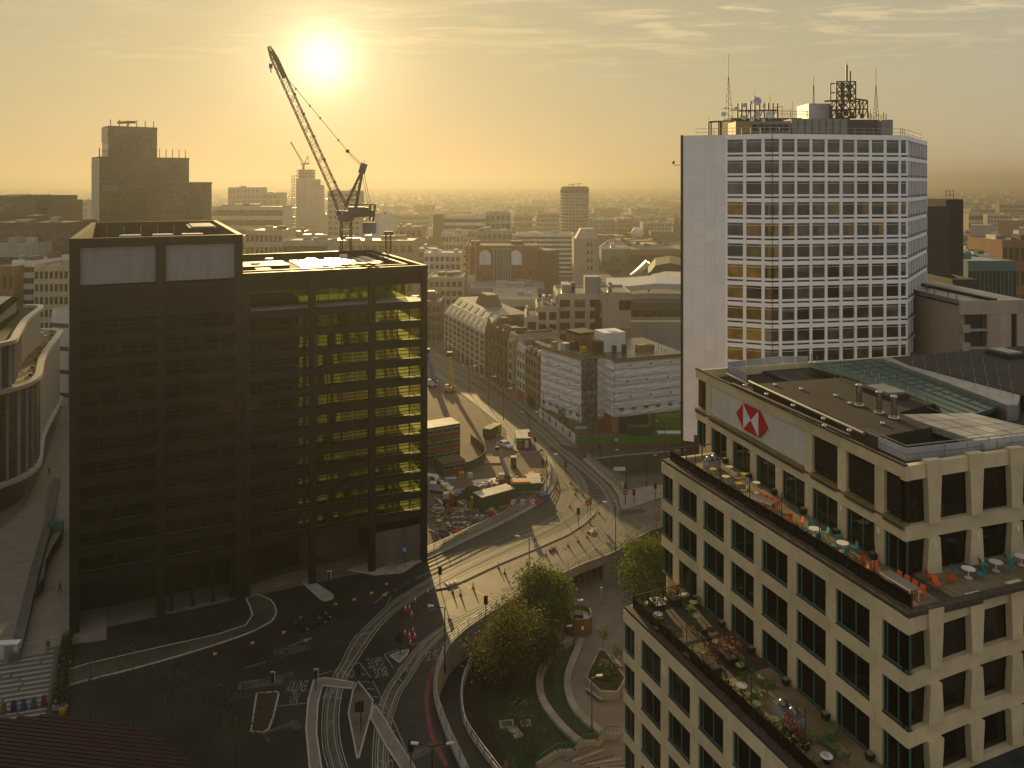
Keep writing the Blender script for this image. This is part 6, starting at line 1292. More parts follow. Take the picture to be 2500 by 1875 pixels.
# traffic cones
CR = mat('cone_red', (.45, .03, .015), .6); CWH = mat('cone_white', (.62, .6, .56), .6)
cone0 = thing('traffic_cone', (0, 0, 0), 0, 'x', 'traffic cone', 'traffic cones and cylinders')
b = MB(); b.box(-.24, .24, -.24, .24, 0, .05); b.build('cone_base', CR, cone0); lathe([(.19, .05), (.13, .35)], 12).build('cone_body', CR, cone0, smooth=True); lathe([(.131, .35), (.085, .72)], 12).build('white_sleeve', CWH, cone0, smooth=True); lathe([(.086, .72), (.05, 1.0), (.001, 1.0)], 12).build('cone_tip', CR, cone0, smooth=True)
cl_ = [((250, 752), 'just below the blunt end of the median island'), ((128, 830), 'alone on dark asphalt below the left tram track'), ((40, 908), 'left one of the cluster beside the left tram track'), ((75, 900), 'middle one of the cluster beside the left tram track'), ((95, 962), 'lowest one of the cluster beside the left tram track'), ((255, 900), 'next to the long lane dash right of the cluster'), ((35, 1135), 'leftmost of those above the kerbed signal island'), ((75, 1160), 'in the middle of those above the kerbed signal island'), ((110, 1112), 'upper right of those above the kerbed signal island'), ((125, 1162), 'lower right of those above the kerbed signal island'), ((85, 1225), 'touching the top of the kerbed signal island'), ((475, 742), 'left of the fallen barrier by the median end'), ((550, 768), 'right of the fallen barrier by the median end'), ((668, 705), 'on the yellow line across the worn carriageway'), ((902, 512), 'against the median kerb halfway along'), ((962, 568), 'in the lane below the median kerb'), ((1168, 478), 'left of the lamp column on the worn carriageway'), ((1345, 398), 'right of the lamp column on the worn carriageway'), ((1440, 358), 'beside the grey weights on the worn carriageway'), ((1552, 312), 'third from the fallen barrier at the bend'), ((1643, 270), 'second from the fallen barrier at the bend'), ((1730, 232), 'nearest to the fallen barrier at the bend')]
cones = [(c4([q])[0], s) for q, s in cl_] + [(c33([q])[0], s) for q, s in [((850, 1318), 'halfway down the median tip'), ((995, 1180), 'just right of the median tip'), ((575, 730), 'upper one beside the hatched area by the bend'), ((640, 895), 'middle one beside the hatched area by the bend'), ((640, 828), 'between the others beside the hatched area by the bend'), ((560, 1082), 'on the white lane line inside the bend'), ((1890, 1162), 'far right near the bank corner on the side road'), ((915, 1445), 'at the foot of the fallen barrier at the bend')]]
for i, ((px, py), s) in enumerate(cones):
    c = cone0 if i == 0 else copy_tree(cone0); c.location = G(px, py + 1.5, .012); c['label'] = 'red and white traffic cone ' + s; c.rotation_euler = (0, 0, i * .7)
# fallen barriers and grey weights
def barrier(px, py, rz, label):
    t = thing('fallen_barrier', G(px, py, .03), rz, label, 'barrier', 'fallen barriers')
    for y in (-.45, .45): bar('rail', t, (-1.0, y, .25), (1.0, y, .25), .07, CWH)
    for i in range(5): rbox('red_panel' if i % 2 else 'white_panel', t, (-.8 + i * .4, 0, .28), (.36, .6, .05), CR if i % 2 else CWH)
    for x in (-.9, .9): rbox('foot', t, (x, .55, .1), (.2, .5, .18), STEELD)
barrier(1102, 1425, .6, 'fallen red and white barrier lying by the blunt end of the median'); barrier(1446, 1297, 1.2, 'fallen red and white barrier lying on the inside of the bend')
for i, (px, py) in enumerate((c4([(1388, 362)])[0], c4([(1418, 345)])[0])): t = thing('ballast_weight', G(px, py), .4 * i, ('left' if i == 0 else 'right') + ' of two grey ballast weights among the cones', 'weight', 'ballast weights'); b = MB(); b.box(-.35, .35, -.25, .25, 0, .28); b.build('weight_block', DARKC, t); bar('weight_handle', t, (-.15, 0, .4), (.15, 0, .4), .06, STEELD); bar('weight_handle', t, (-.15, 0, .28), (-.15, 0, .4), .06, STEELD)
# small white refuge sign, solar panel board
t = thing('solar_sign_board', G(1513, 1187, -1.0), 0, 'small solar panel board on a yellow trailer beside the ramp', 'sign board')
rbox('trailer_body', t, (0, 0, .6), (1.8, 1.0, .6), mat('trailer_yellow', (.5, .36, .03), .6)); bar('board_mast', t, (0, 0, .8), (0, 0, 3.6), .16, GALV); rbox('solar_panel', t, (0, 0, 3.8), (2.6, 1.5, .1), mat('solar_panel', (.25, .26, .3), .3), rx=.25)
for x in (-.7, .7): o = cyl('trailer_wheel', t, (x, -.55, .02), .5, .15, BLK, 12); o.rotation_euler = (R(90), 0, 0); o.location = (x, -.55, .28)
# temporary mesh fence before the dark block
t = thing('mesh_fence', (0, 0, 0), 0, 'thin temporary mesh fence with yellow feet in front of the dark office block', 'fence')
fp = [G(*p) for p in c3([(930, 1165), (1090, 1118), (1225, 1072), (1300, 1010), (1450, 950), (1530, 930), (1605, 902), (1670, 862), (1745, 812)])]
YF = mat('yellow_foot', (.55, .36, .02), .6)
for a, c in zip(fp[:-1], fp[1:]):
    for z in (.25, 1.95): bar('fence_rail', t, a + Vector((0, 0, z)), c + Vector((0, 0, z)), .035, STEELD)
    n = 2
    for i in range(n): u = a.lerp(c, i / n); bar('fence_upright', t, u + Vector((0, 0, .05)), u + Vector((0, 0, 1.95)), .035, STEELD)
    rbox('yellow_foot', t, a + Vector((0, 0, .15)), (.5, .3, .22), YF, .4)
# dark saloon car
def car(name, p, rz, paint, label, cat='car', L=4.6, Wd=1.85, Ht=1.45, van=False, group=None):
    t = thing(name, p, rz, label, cat, group)
    if van: pr = [(-L / 2, .35), (L / 2, .35), (L / 2, .95), (L / 2 - .7, 1.15), (L / 2 - 1.3, Ht), (-L / 2 + .05, Ht)]
    else: pr = [(-L / 2, .32), (L / 2, .32), (L / 2 + .03, .62), (L / 2 - .15, .78), (L / 2 - 1.15, .93), (L / 2 - 1.85, Ht), (-L / 2 + 1.1, Ht), (-L / 2 + .35, .98), (-L / 2, .92)]
    b = MB(); n = len(pr)
    for s, f in ((-1, 1), (1, 1)):
        for x, z in pr: yy = Wd / 2 * (1 if z < 1.0 else .82); b.v.append((x, s * yy, z))
    b.f = [tuple(range(n - 1, -1, -1)), tuple(range(n, 2 * n))] + [(j, (j + 1) % n, n + (j + 1) % n, n + j) for j in range(n)]; b.mi = [0] * len(b.f); body = b.build('body', paint, t)
    gl = mat('car_glass', (.02, .022, .025), .05, spec=.8)
    xw = (L / 2 - 1.9, -L / 2 + 1.0) if not van else (L / 2 - 1.35, L / 2 - 2.3)
    for s in (-1, 1): rbox('side_window', t, ((xw[0] + xw[1]) / 2, s * Wd / 2 * .9, (Ht + .98) / 2), (xw[0] - xw[1] - .1, .05, Ht - 1.05), gl, sub=body)
    rbox('windscreen', t, (L / 2 - (1.5 if not van else 1.0), 0, (Ht + .93) / 2 + .03), (.05, Wd * .8, .72), gl, ry=-.95 if not van else -.7, sub=body); rbox('rear_window', t, (-L / 2 + .68 if not van else -L / 2 + .03, 0, (Ht + 1.0) / 2), (.05, Wd * .75, .55), gl, ry=.95 if not van else 0, sub=body)
    for x in (L / 2 - .85, -L / 2 + .85):
        for s in (-1, 1): w = cyl('wheel', t, (0, 0, 0), .64, .22, BLK, 14); w.rotation_euler = (R(90), 0, 0); w.location = (x, s * (Wd / 2 - .1), .32); h_ = cyl('rim', t, (0, 0, 0), .4, .02, GALV, 10, sub=w); h_.rotation_euler = (R(90), 0, 0); h_.location = (x, s * (Wd / 2 + .015), .32)
    for s in (-1, 1): rbox('headlight', t, (L / 2 + .0, s * Wd * .36, .68), (.06, .35, .14), WHITEP, sub=body); rbox('tail_light', t, (-L / 2 - .01, s * Wd * .38, .8), (.05, .3, .14), SRED, sub=body)
    return t
CARB = mat('car_black', (.012, .012, .014), .25, spec=.7); CARW = mat('car_white', (.6, .61, .63), .3, spec=.6)
a0, a1 = G(735, 1537), G(795, 1514); car('saloon_car', (a0 + a1) / 2, math.atan2((a1 - a0).y, (a1 - a0).x), CARB, 'dark saloon car driving in the shade before the dark office block')
car('parked_car', G(1233, 1091), R(-50), CARW, 'white car parked beside the gate cabin on the building site')
# people crossing the plaza
def person(px, py, hgt, rz, label, coat, stride=.22):
    p = G(px, py, .05); t = thing('person', p, rz, label, 'person', 'people on the plaza')
    V = [(0, 0, .95), (0, .01, 1.25), (0, .02, 1.45), (0, .03, 1.58), (0, .03, 1.70), (.1, 0, .9), (.11, stride, .5), (.11, stride * .8, .07), (.11, stride * .8 - .14, .03), (-.1, 0, .9), (-.11, -stride * .5, .5), (-.11, -stride, .1), (-.11, -stride - .13, .04), (.2, .02, 1.42), (.25, -.05, 1.15), (.23, -.14, .92), (-.2, .02, 1.42), (-.25, .07, 1.15), (-.24, .02, .9)]
    E = [(0, 1), (1, 2), (2, 3), (3, 4), (0, 5), (5, 6), (6, 7), (7, 8), (0, 9), (9, 10), (10, 11), (11, 12), (2, 13), (13, 14), (14, 15), (2, 16), (16, 17), (17, 18)]
    rad = [.15, .15, .14, .06, .10, .1, .075, .05, .045, .1, .075, .05, .045, .07, .055, .04, .07, .055, .04]
    me = bpy.data.meshes.new('body'); me.from_pydata(V, E, []); me.materials.append(coat); o = put('body', me, t); o.modifiers.new('skin', 'SKIN')
    for i, r_ in enumerate(rad): me.skin_vertices[0].data[i].radius = (r_, r_ * .8)
    me.skin_vertices[0].data[0].use_root = True
    sd_ = o.modifiers.new('sub', 'SUBSURF'); sd_.levels = 1; sd_.render_levels = 1; o.scale = (hgt / 1.8,) * 3
    h = lathe([(.001, 1.80), (.07, 1.78), (.10, 1.70), (.085, 1.64)], 10).build('hair', mat('dark_hair', (.02, .015, .01), .8), t, smooth=True); h.location = (0, .04, .01); h.scale = (hgt / 1.8,) * 3
COAT = mat('dark_coat', (.02, .02, .025), .8); COAT2 = mat('grey_coat', (.05, .05, .05), .8)
person(147, 1448, 1.8, 2.6, 'person in dark clothes walking on the plaza near the green mesh fence', COAT); person(117, 1592, 1.8, .2, 'person in dark clothes walking at the top of the striped paving', COAT2); person(120, 1160, 1.75, 0, 'distant person in dark clothes walking between curved building and dark block', COAT)

# ------------------------------------------------------------------ the building site
SGR = mat('site_green', (.03, .085, .035), .6, var=.15); SRD = mat('site_red', (.32, .035, .02), .6); CABR = mat('cabin_roof', (.42, .40, .35), .6, var=.2, scale=.5); FRW = mat('window_white', (.6, .58, .5), .6)
def cabin(label, o, d, L, D, z0, h, nwin, roofm=CABR, red=True, name='site_cabin', door=False):
    t = thing(name, (0, 0, 0), 0, label, 'cabin', 'site cabins'); pl = Plan(t, o, d)
    pl.box('cabin_body', 0, L, 0, D, z0, z0 + h, SGR); pl.box('roof_sheet', -.06, L + .06, -.06, D + .06, z0 + h, z0 + h + .07, roofm)
    if red: pl.box('red_band', .02, L - .02, -.03, 0, z0 + .1, z0 + .75, SRD)
    cw = L / max(1, nwin)
    for i in range(nwin):
        if door and i == nwin - 1: pl.box('door', i * cw + .3, i * cw + 1.2, -.05, 0, z0 + .1, z0 + 2.1, WHITEP); continue
        f = pl.box('window_frame', i * cw + .2, (i + 1) * cw - .2, -.05, 0, z0 + h * .42, z0 + h * .82, FRW)
        for j in range(2): pl.box('pane', i * cw + .28 + j * (cw - .5) / 2, i * cw + .2 + (j + 1) * (cw - .45) / 2, -.07, -.05, z0 + h * .46, z0 + h * .78, WINB, sub=f)
    for i in range(nwin + 1): pl.box('corner_post', max(0, i * cw - .06), min(L, i * cw + .06), -.06, 0, z0, z0 + h, STEELD)
    return t, pl
cd = Vector((6.7, 3.7, 0)).normalized(); co = Vector((-12.35, 188.7, 0)) - cd * 11
for k, nm in enumerate(('lowest of the three stacked green site cabins with red bands', 'middle one of the three stacked green site cabins with red bands', 'top one of the three stacked green site cabins, its pale roof in the sun')): cabin(nm, co, cd, 11, 5.4, .15 + k * 2.92, 2.86, 5)
t, pl = cabin('low green site cabin with two windows in front of the stacked cabins', G(1086, 1163) + Vector((-.5, 0, 0)), cd, 5.6, 4.5, .1, 2.6, 2, EARTH)
ga = G(1261, 1096.5); cabin('green gate cabin with a white door on the street corner', ga, (1, .05), 3.6, 7, .12, 2.5, 2, door=True)
def container(label, a, d, L, D, h, m=SGR, roofm=CABR):
    t = thing('site_container', (0, 0, 0), 0, label, 'container', 'site containers'); pl = Plan(t, a, d); pl.box('container_body', 0, L, 0, D, .1, h, m); pl.box('container_roof', -.05, L + .05, -.05, D + .05, h, h + .08, roofm)
    for i in range(int(L / .4)): pl.box('rib', .2 + i * .4, .36 + i * .4, -.05, 0, .15, h - .1, m)
    return t, pl
container('green container with a pale roof nearest the road railing', G(1176, 1252), (math.cos(.62), math.sin(.62)), 8.2, 3.2, 3.0); t, pl = container('long green container carrying an orange sheet beside the bend', G(1248, 1212), (1, .08), 6.4, 3.0, 2.6); pl.box('orange_sheet', .2, 4.0, .1, 1.2, 2.7, 2.95, ORG)
container('green container with an open end behind the orange sheet', G(1288, 1196), (1, .2), 3.0, 2.6, 2.4, GRC)
container('tall green portable toilet beside the site road', G(1247, 1144), (1, 0), 1.3, 1.3, 2.5)
# red and white water barriers in a row
n = 7
for i in range(n):
    p = G(1243 + 11.5 * i, 1232 - .2 * i); t = thing('water_barrier', p, .05, f'{"red" if i % 2 == 0 else "white"} water-filled barrier, {ordinal(i)} from left in the row under the mesh panels', 'barrier', 'water-filled barriers')
    b = MB(); b.v = [(-.6, -.3, 0), (.6, -.3, 0), (.6, .3, 0), (-.6, .3, 0), (-.58, -.1, 1.0), (.58, -.1, 1.0), (.58, .1, 1.0), (-.58, .1, 1.0)]; b.f = [(3, 2, 1, 0), (4, 5, 6, 7), (0, 1, 5, 4), (1, 2, 6, 5), (2, 3, 7, 6), (3, 0, 4, 7)]; b.mi = [0] * 6; b.build('barrier_body', CR if i % 2 == 0 else CWH, t)
    for x in (-.2, 0, .2): rbox('slot', t, (x, -.21, .62), (.1, .04, .18), STEELD)
mf = thing('site_mesh_panels', (0, 0, 0), 0, 'row of mesh fence panels standing behind the red and white barriers', 'fence')
for i in range(8):
    u, v_ = G(1240 + 11 * i, 1227), G(1250 + 11 * i, 1227)
    for z in (.3, 2.2): bar('panel_rail', mf, u + Vector((0, 0, z)), v_ + Vector((0, 0, z)), .06, GALV)
    bar('panel_post', mf, u, u + Vector((0, 0, 2.2)), .07, GALV)
# curving green hoarding inside the site
gh = thing('curved_green_hoarding', (0, 0, 0), 0, 'curving green hoarding around the foot of the stacked cabins', 'hoarding')
pth = gp([(1149, 1082), (1170, 1098), (1184, 1112), (1183, 1126), (1170, 1138), (1150, 1149), (1136, 1153)], 0, 3)
for a, c in zip(pth[:-1], pth[1:]): m_ = (a + c) / 2; rbox('hoarding_panel', gh, (m_.x, m_.y, 1.15), ((c - a).length - .02, .08, 2.3), SGR, math.atan2((c - a).y, (c - a).x))
# vehicles and machines
MYEL = mat('machine_yellow', (.5, .30, .02), .5); MGRY = mat('machine_grey', (.22, .24, .27), .5); MBLU = mat('machine_blue', (.12, .15, .28), .5)
car('site_van', G(1052, 1184), R(-20), CARW, 'white van half hidden behind the right edge of the dark block', 'van', 5.2, 2.0, 2.2, True); car('pickup', G(1077, 1200), R(-15), CARW, 'white pickup with a green stripe parked on the building site', 'van', 5.2, 1.95, 1.8, True)
tr = thing('site_truck', G(1201, 1066), R(62), 'green and yellow truck on the site road', 'truck'); rbox('truck_cab', tr, (2.2, 0, 1.6), (1.8, 2.2, 2.2), MYEL); rbox('truck_bed', tr, (-.8, 0, 1.7), (4.0, 2.3, 2.0), SGR); rbox('truck_top', tr, (-.8, 0, 2.75), (4.0, 2.3, .12), GRC); rbox('chassis', tr, (0, 0, .55), (6, 1.8, .4), STEELD)
for x in (-2, -.8, 2.2):
    for s in (-1, 1): w = cyl('wheel', tr, (0, 0, 0), .95, .3, BLK, 12); w.rotation_euler = (R(90), 0, 0); w.location = (x, s * 1.0, .48)
def boom(label, base, tip, m, w, body, h_tip, group=None):
    a = G(*base); t = thing('boom_machine', a, 0, label, 'machine', group); bx_ = MB(); bx_.box(-1.5, 1.5, -1, 1, .5, 1.5); bx_.build('machine_body', body, t); rbox('machine_cab', t, (-.9, -.2, 2.0), (1.1, 1.2, 1.1), CARW); rbox('counterweight', t, (1.2, 0, 1.7), (.8, 1.6, .5), STEELD)
    for x in (-1, 1):
        for s in (-1, 1): q = cyl('wheel', t, (0, 0, 0), .95, .3, BLK, 12); q.rotation_euler = (R(90), 0, 0); q.location = (x, s * 1.0, .48)
    Yt = a.y + 3; e = P(tip[0], tip[1], Yt) - a; s0 = Vector((.6, 0, 1.9)); mid = s0.lerp(e, .55)
    bar('boom_lower', t, s0, mid, w, m); bar('boom_upper', t, mid - (mid - s0) * .1, e, w * .7, m); rbox('boom_head', t, e, (w * 1.3, w * 1.3, w), STEELD)
    return t
boom('yellow mobile crane with a raised telescopic boom beyond the site cabins', (1098, 958), (1098, 864), MYEL, 1.3, MYEL, 0); boom('blue and white mobile crane partly behind the dark block edge', (1056, 945), (1043, 856), MBLU, 1.3, CARW, 0)
boom('grey boom lift reaching over the site road', (1234, 1184), (1214, 1094), MGRY, .7, SRD, 0); boom('yellow boom lift with a folded arm beside the dark block', (1100, 1232), (1071, 1178), MYEL, .6, SRD, 0)
# stacks of concrete blocks, each stack a thing
BLKC = mat('grey_block', (.27, .25, .20), .85, var=.2)
for i, (px, py) in enumerate(c_ for c_ in [(1108, 1262), (1118, 1260), (1127, 1262), (1106, 1272), (1117, 1274), (1128, 1276), (1109, 1284), (1121, 1287), (1133, 1290), (1114, 1296), (1126, 1300)]):
    t = thing('block_stack', G(px, py), .5 + .1 * (i % 3), f'stack of grey concrete blocks, {ordinal(i)} from the back of the block yard by the railing', 'block stack', 'stacks of concrete blocks'); k = 3 + i % 3
    for z in range(k): rbox('block_layer', t, (0, .04 * (z % 2), .12 + z * .24), (1.0, .8, .21), BLKC, .05 * (z % 3))
# sheets, skips, pallets named one by one
def slabthing(name, label, px, py, s, m, rz=0, z=0, cat='sheet', parts=3):
    t = thing(name, G(px, py), rz, label, cat); n = parts
    for k in range(n): rbox('layer', t, (.05 * k, .04 * k, z + s[2] * (k + .5) / n), (s[0] - .06 * k, s[1] - .05 * k, s[2] / n - .01), m)
slabthing('white_tarpaulin', 'large white tarpaulin spread in the middle of the site', 1186, 1180, (5.5, 3.6, .3), WHITEP, .3); slabthing('timber_deck', 'pale timber deck sheets on the site road', 1203, 1125, (4.2, 4.6, .25), mat('raw_timber', (.30, .21, .12), .8, var=.15), .05); slabthing('yellow_crate', 'yellow crate topped with timber boards in the block yard', 1163, 1232, (2.4, 1.6, 1.6), MYEL, .5, cat='crate'); slabthing('blue_skip', 'blue skip beside the dark mound', 1119, 1213, (3.6, 2.2, 1.2), MBLU, .2, cat='skip'); slabthing('yellow_skip', 'small yellow skip by the low cabin', 1126, 1167, (1.2, 1.0, 1.3), MYEL, 0, cat='skip'); slabthing('white_box', 'white box next to the small yellow skip', 1147, 1166, (1.1, .9, 1.0), WHITEP, .3, cat='box'); slabthing('grey_tank', 'grey tank in front of the low cabin', 1100, 1177, (2.6, 1.2, .9), AC, .1, cat='tank'); slabthing('red_machine', 'left red machine at the foot of the grey boom lift', 1226, 1178, (1.3, 1.6, 1.9), SRD, .2, cat='machine'); slabthing('red_machine', 'right red machine at the foot of the grey boom lift', 1241, 1180, (1.4, 1.6, 1.9), SRD, -.1, cat='machine'); slabthing('blue_barrel', 'blue barrel beside the white tarpaulin', 1205, 1194, (.8, .8, 1.3), MBLU, 0, cat='barrel'); slabthing('blue_sheet', 'bright blue sheet lying by the road railing', 1189, 1273, (.9, .7, .6), mat('cyan_panel', (.02, .2, .4), .5), .4, cat='panel'); slabthing('red_barrier_block', 'red barrier block lying against the railing below the block yard', 1117, 1305, (2.4, .8, .8), CR, .45, cat='barrier'); slabthing('blue_cover', 'blue covers heaped at the end of the mesh panels', 1326, 1217, (2.4, 1.8, 1.0), mat('blue_cover', (.06, .14, .3), .6), .6, cat='cover'); slabthing('pallet_stack', 'pallet of sacks in front of the blue barrel', 1220, 1200, (2.4, 1.6, .9), BOARD, .3, cat='pallet'); slabthing('orange_digger_bucket', 'orange machine part beside the round bend of the railing', 1296, 1166, (1.6, 1.3, 1.1), ORG, .5, cat='machine')
# dark mound
b = MB(); r6 = random.Random(9); n = 22; c0 = G(1155, 1212)
for j in range(6):
    for i in range(n): a = 2 * math.pi * i / n; rr_ = (5.2, 3.0)[0] * (1 - j / 6) ; b.v.append((c0.x + rr_ * math.cos(a) * r6.uniform(.85, 1.1), c0.y + rr_ * .7 * math.sin(a) * r6.uniform(.85, 1.1), j * .38 + r6.uniform(-.1, .1) if j else .0))
for j in range(5):
    for i in range(n): a = j * n + i; e_ = j * n + (i + 1) % n; b.f.append((a, e_, e_ + n, a + n)); b.mi.append(0)
b.f.append(tuple(5 * n + i for i in range(n))); b.mi.append(0)
tag(b.build('spoil_mound', mat('dark_spoil', (.045, .038, .03), .95, var=.4, scale=.8, bump=1)), 'dark mound of spoil in the middle of the building site', 'mound')
# loose rubble and offcuts
b = MB(); r6 = random.Random(12); zone = [(1050, 1330), (1060, 1215), (1150, 1190), (1240, 1160), (1320, 1160), (1330, 1195), (1240, 1245), (1120, 1310)]
wz = [tuple(G(*p))[:2] for p in zone]
x0, x1 = min(p[0] for p in wz), max(p[0] for p in wz); y0, y1 = min(p[1] for p in wz), max(p[1] for p in wz); k = 0
while k < 300:
    X, Y = r6.uniform(x0, x1), r6.uniform(y0, y1)
    if not inpoly(X, Y, wz): continue
    k += 1; a = r6.uniform(0, 3.1); ln = r6.choice((.4, .5, .8, 1.6, 2.4)); w = r6.uniform(.15, .5) if ln > 1 else r6.uniform(.3, .9); h = r6.uniform(.08, .7); ca_, sa = math.cos(a), math.sin(a)
    b.prism([(X + x * ca_ - y * sa, Y + x * sa + y * ca_) for x, y in ((-ln / 2, -w / 2), (ln / 2, -w / 2), (ln / 2, w / 2), (-ln / 2, w / 2))], 0, h, r6.choice((0, 0, 1, 2, 3, 4, 5, 5, 6)))
tag(b.build('site_debris', [BLKC, SRD, MBLU, MYEL, WHITEP, BOARD, GALV]), kind='stuff')
# hoardings across the street
PRT = [mat('print_white', (.62, .62, .60), .5), mat('print_photo', (.14, .12, .10), .5, var=.5, scale=1.0), mat('print_green', (.10, .28, .22), .5, var=.3, scale=.8), mat('print_red', (.35, .12, .1), .5, var=.3, scale=.8)]
hg = thing('printed_hoarding', (0, 0, 0), 0, 'white hoarding with printed pictures in front of the smaller sheeted block', 'hoarding')
a, c = G(1316, 1017), G(1405, 1085); n = 11
for i in range(n):
    p, q = a.lerp(c, i / n), a.lerp(c, (i + 1) / n - .004); m_ = (p + q) / 2; rz = math.atan2((q - p).y, (q - p).x)
    pn = rbox('hoarding_panel', hg, (m_.x, m_.y, 1.35), ((q - p).length, .1, 2.5), PRT[0], rz)
    if i % 2: nv = Vector((math.sin(rz), -math.cos(rz), 0)) * .065; rbox('printed_picture', hg, (m_.x + nv.x, m_.y + nv.y, 1.5), ((q - p).length * .55, .02, 1.5), PRT[1 + i % 3], rz, sub=pn)
gg = thing('green_hoarding', (0, 0, 0), 0, 'bright green hoarding with a red foot along the ramp in front of the sheeted blocks', 'hoarding'); GRN = mat('hoarding_green', (.04, .20, .015), .6, var=.12)
a, c = G(1412, 1091), G(1700, 1084); n = 15
for i in range(n):
    p, q = a.lerp(c, i / n), a.lerp(c, (i + 1) / n - .004); m_ = (p + q) / 2; rz = math.atan2((q - p).y, (q - p).x); rbox('hoarding_panel', gg, (m_.x, m_.y, 1.35), ((q - p).length, .1, 2.1), GRN, rz); rbox('red_foot', gg, (m_.x, m_.y - .05, .22), ((q - p).length, .25, .3), SRD, rz)
rbox('site_notice', gg, (G(1504, 1089).x, G(1504, 1089).y - .14, 1.6), (.8, .05, .7), PRT[0])
for i, (px, py, w, h, m_, lb) in enumerate(((1632, 1052, 7, 4.0, GRN, 'stacked green site unit with orange rails beside the wider sheeted block'), (1560, 1066, 6, 2.5, SGR, 'dark green unit behind the green hoarding'), (1490, 1052, 3, 3.2, SRD, 'red brown unit at the gap between the sheeted blocks'), (1640, 1068, 7, 1.0, WHITEP, 'long white bundle on top of units behind the green hoarding'), (1420, 1064, 3, 1.8, mat('mint_sheet', (.2, .32, .26), .5), 'pale mint sheets leaning at the corner of the printed hoarding'))):
    t = thing('site_unit', G(px, py), 0, lb, 'site unit'); b = MB(); b.box(-w / 2, w / 2, 0, 2.5, 0, h); b.build('unit_body', m_, t)
    for j in range(3): bar('unit_rail', t, (-w / 2, -.06, h * (j + 1) / 3.2), (w / 2, -.06, h * (j + 1) / 3.2), .1, ORG if i in (0, 2) else STEELD)
# ------------------------------------------------------------------ terrace furniture on the bank
ZU, ZL_ = 35.36, 23.36
cC = lambda x, y, z=ZU: G(1580 + x / 5.53, 1100 + y / 5.53, z); cD = lambda x, y, z=ZU: G(1900 + x / 5.53, 1300 + y / 5.53, z); cE = lambda x, y, z=ZU: G(2060 + x / 2.086, 1080 + y / 2.086, z); cL = lambda x, y, z=ZL_: G(1500 + x / 3.456, 1395 + y / 3.456, z)
FY = mat('yellow_table', (.55, .33, .015), .5); FO = mat('orange_chair', (.6, .10, .012), .5); FT = mat('teal_chair', (.015, .25, .26), .5); FG = mat('green_chair', (.06, .10, .02), .6); FGY = mat('grey_wire', (.3, .31, .33), .5, metal=.4); FWT = mat('table_white', (.68, .66, .62), .5); FTOP = mat('slate_table', (.10, .105, .115), .5)
def rtable(p, m, leg, h, d, label, group):
    t = thing('round_table', p, 0, label, 'table', group); cyl('table_top', t, (0, 0, h - .05), d, .05, m, 20); cyl('table_leg', t, (0, 0, .04), .09, h - .09, leg, 8); cyl('table_foot', t, (0, 0, 0), d * .6, .04, leg, 16)
def chair(name, p, rz, m, label, group, h=.46, arms=False):
    t = thing(name, p, rz, label, 'chair' if h < .6 else 'stool', group)
    b = MB(); b.box(-.24, .24, -.24, .24, h - .04, h); b.build('seat', m, t)
    b = MB(); b.v = [(-.24, .22, h), (.24, .22, h), (.24, .26, h), (-.24, .26, h), (-.22, .32, h + .42), (.22, .32, h + .42), (.22, .35, h + .42), (-.22, .35, h + .42)]; b.f = [(3, 2, 1, 0), (4, 5, 6, 7), (0, 1, 5, 4), (1, 2, 6, 5), (2, 3, 7, 6), (3, 0, 4, 7)]; b.mi = [0] * 6; b.build('backrest', m, t)
    for x in (-.2, .2):
        for y in (-.2, .2): bar('leg', t, (x, y, h - .04), (x * 1.15, y * 1.15, 0), .035, m)
    if h > .6:
        for y in (-.21, .21): bar('footrest', t, (-.22, y, .3), (.22, y, .3), .03, m)
for i, (q, d_) in enumerate(zip(((890, 385), (1290, 455), (1240, 585)), ('by the barbecue counter', 'near the glass doors', 'nearest the long slate table'))): rtable(cC(*q), FY, FY, 1.08, .75, f'tall yellow round table {d_} on the upper terrace', 'tall round tables')
for q, d_ in zip(((1110, 355), (1060, 490), (1475, 575)), ('standing near the glass doors', 'standing between the wire stools', 'standing closest to the slate table')): rtable(cC(*q), FWT, FWT, 1.08, .75, f'tall white round table {d_} on the upper terrace', 'tall round tables')
for i, q in enumerate(((840, 370), (940, 455), (1180, 585), (1220, 440), (1300, 640), (1335, 535))): chair('wire_stool', cC(*q), .5 + i, FGY, f'grey wire bar stool, {ordinal(i)} from the barbecue end of the upper terrace', 'grey wire stools', .75)
def counter(p0, p1, z, label, w=.8):
    d = p1 - p0; t = thing('barbecue_counter', p0, math.atan2(d.y, d.x), label, 'barbecue'); L = d.length
    rbox('counter_body', t, (L / 2, 0, .45), (L, w, .9), AC); rbox('counter_top', t, (L / 2, 0, .93), (L + .08, w + .08, .06), FTOP)
    for f_ in (.28, .72): o = lathe([(.42 * math.cos(R(a)), .42 * math.sin(R(a))) for a in range(0, 91, 15)], 16).build('grill_dome', mat('grill_steel', (.16, .17, .18), .25, metal=.7), t, smooth=True); o.location = (L * f_, 0, .96); rbox('grill_handle', t, (L * f_, -.4, 1.2), (.3, .05, .05), SILV)
counter(cC(790, 255), cC(960, 215), ZU, 'grey barbecue counter with two domed grills at the back of the upper terrace'); counter(cL(1370, 1180), cL(1570, 1340), ZL_, 'grey barbecue counter with two domed grills on the lower terrace', 1.0)
def long_table(p0, p1, z, label):
    d = p1 - p0; t = thing('long_table', p0, math.atan2(d.y, d.x), label, 'table', 'long slate tables'); L = d.length
    rbox('table_top', t, (L / 2, 0, .98), (L, 1.0, .06), FTOP); rbox('white_edge', t, (L / 2, -.52, .97), (L, .04, .07), FWT)
    for x in (.15, L - .15):
        for y in (-.4, .4): bar('leg', t, (x, y, 0), (x, y, .95), .06, FWT)
    return d, L
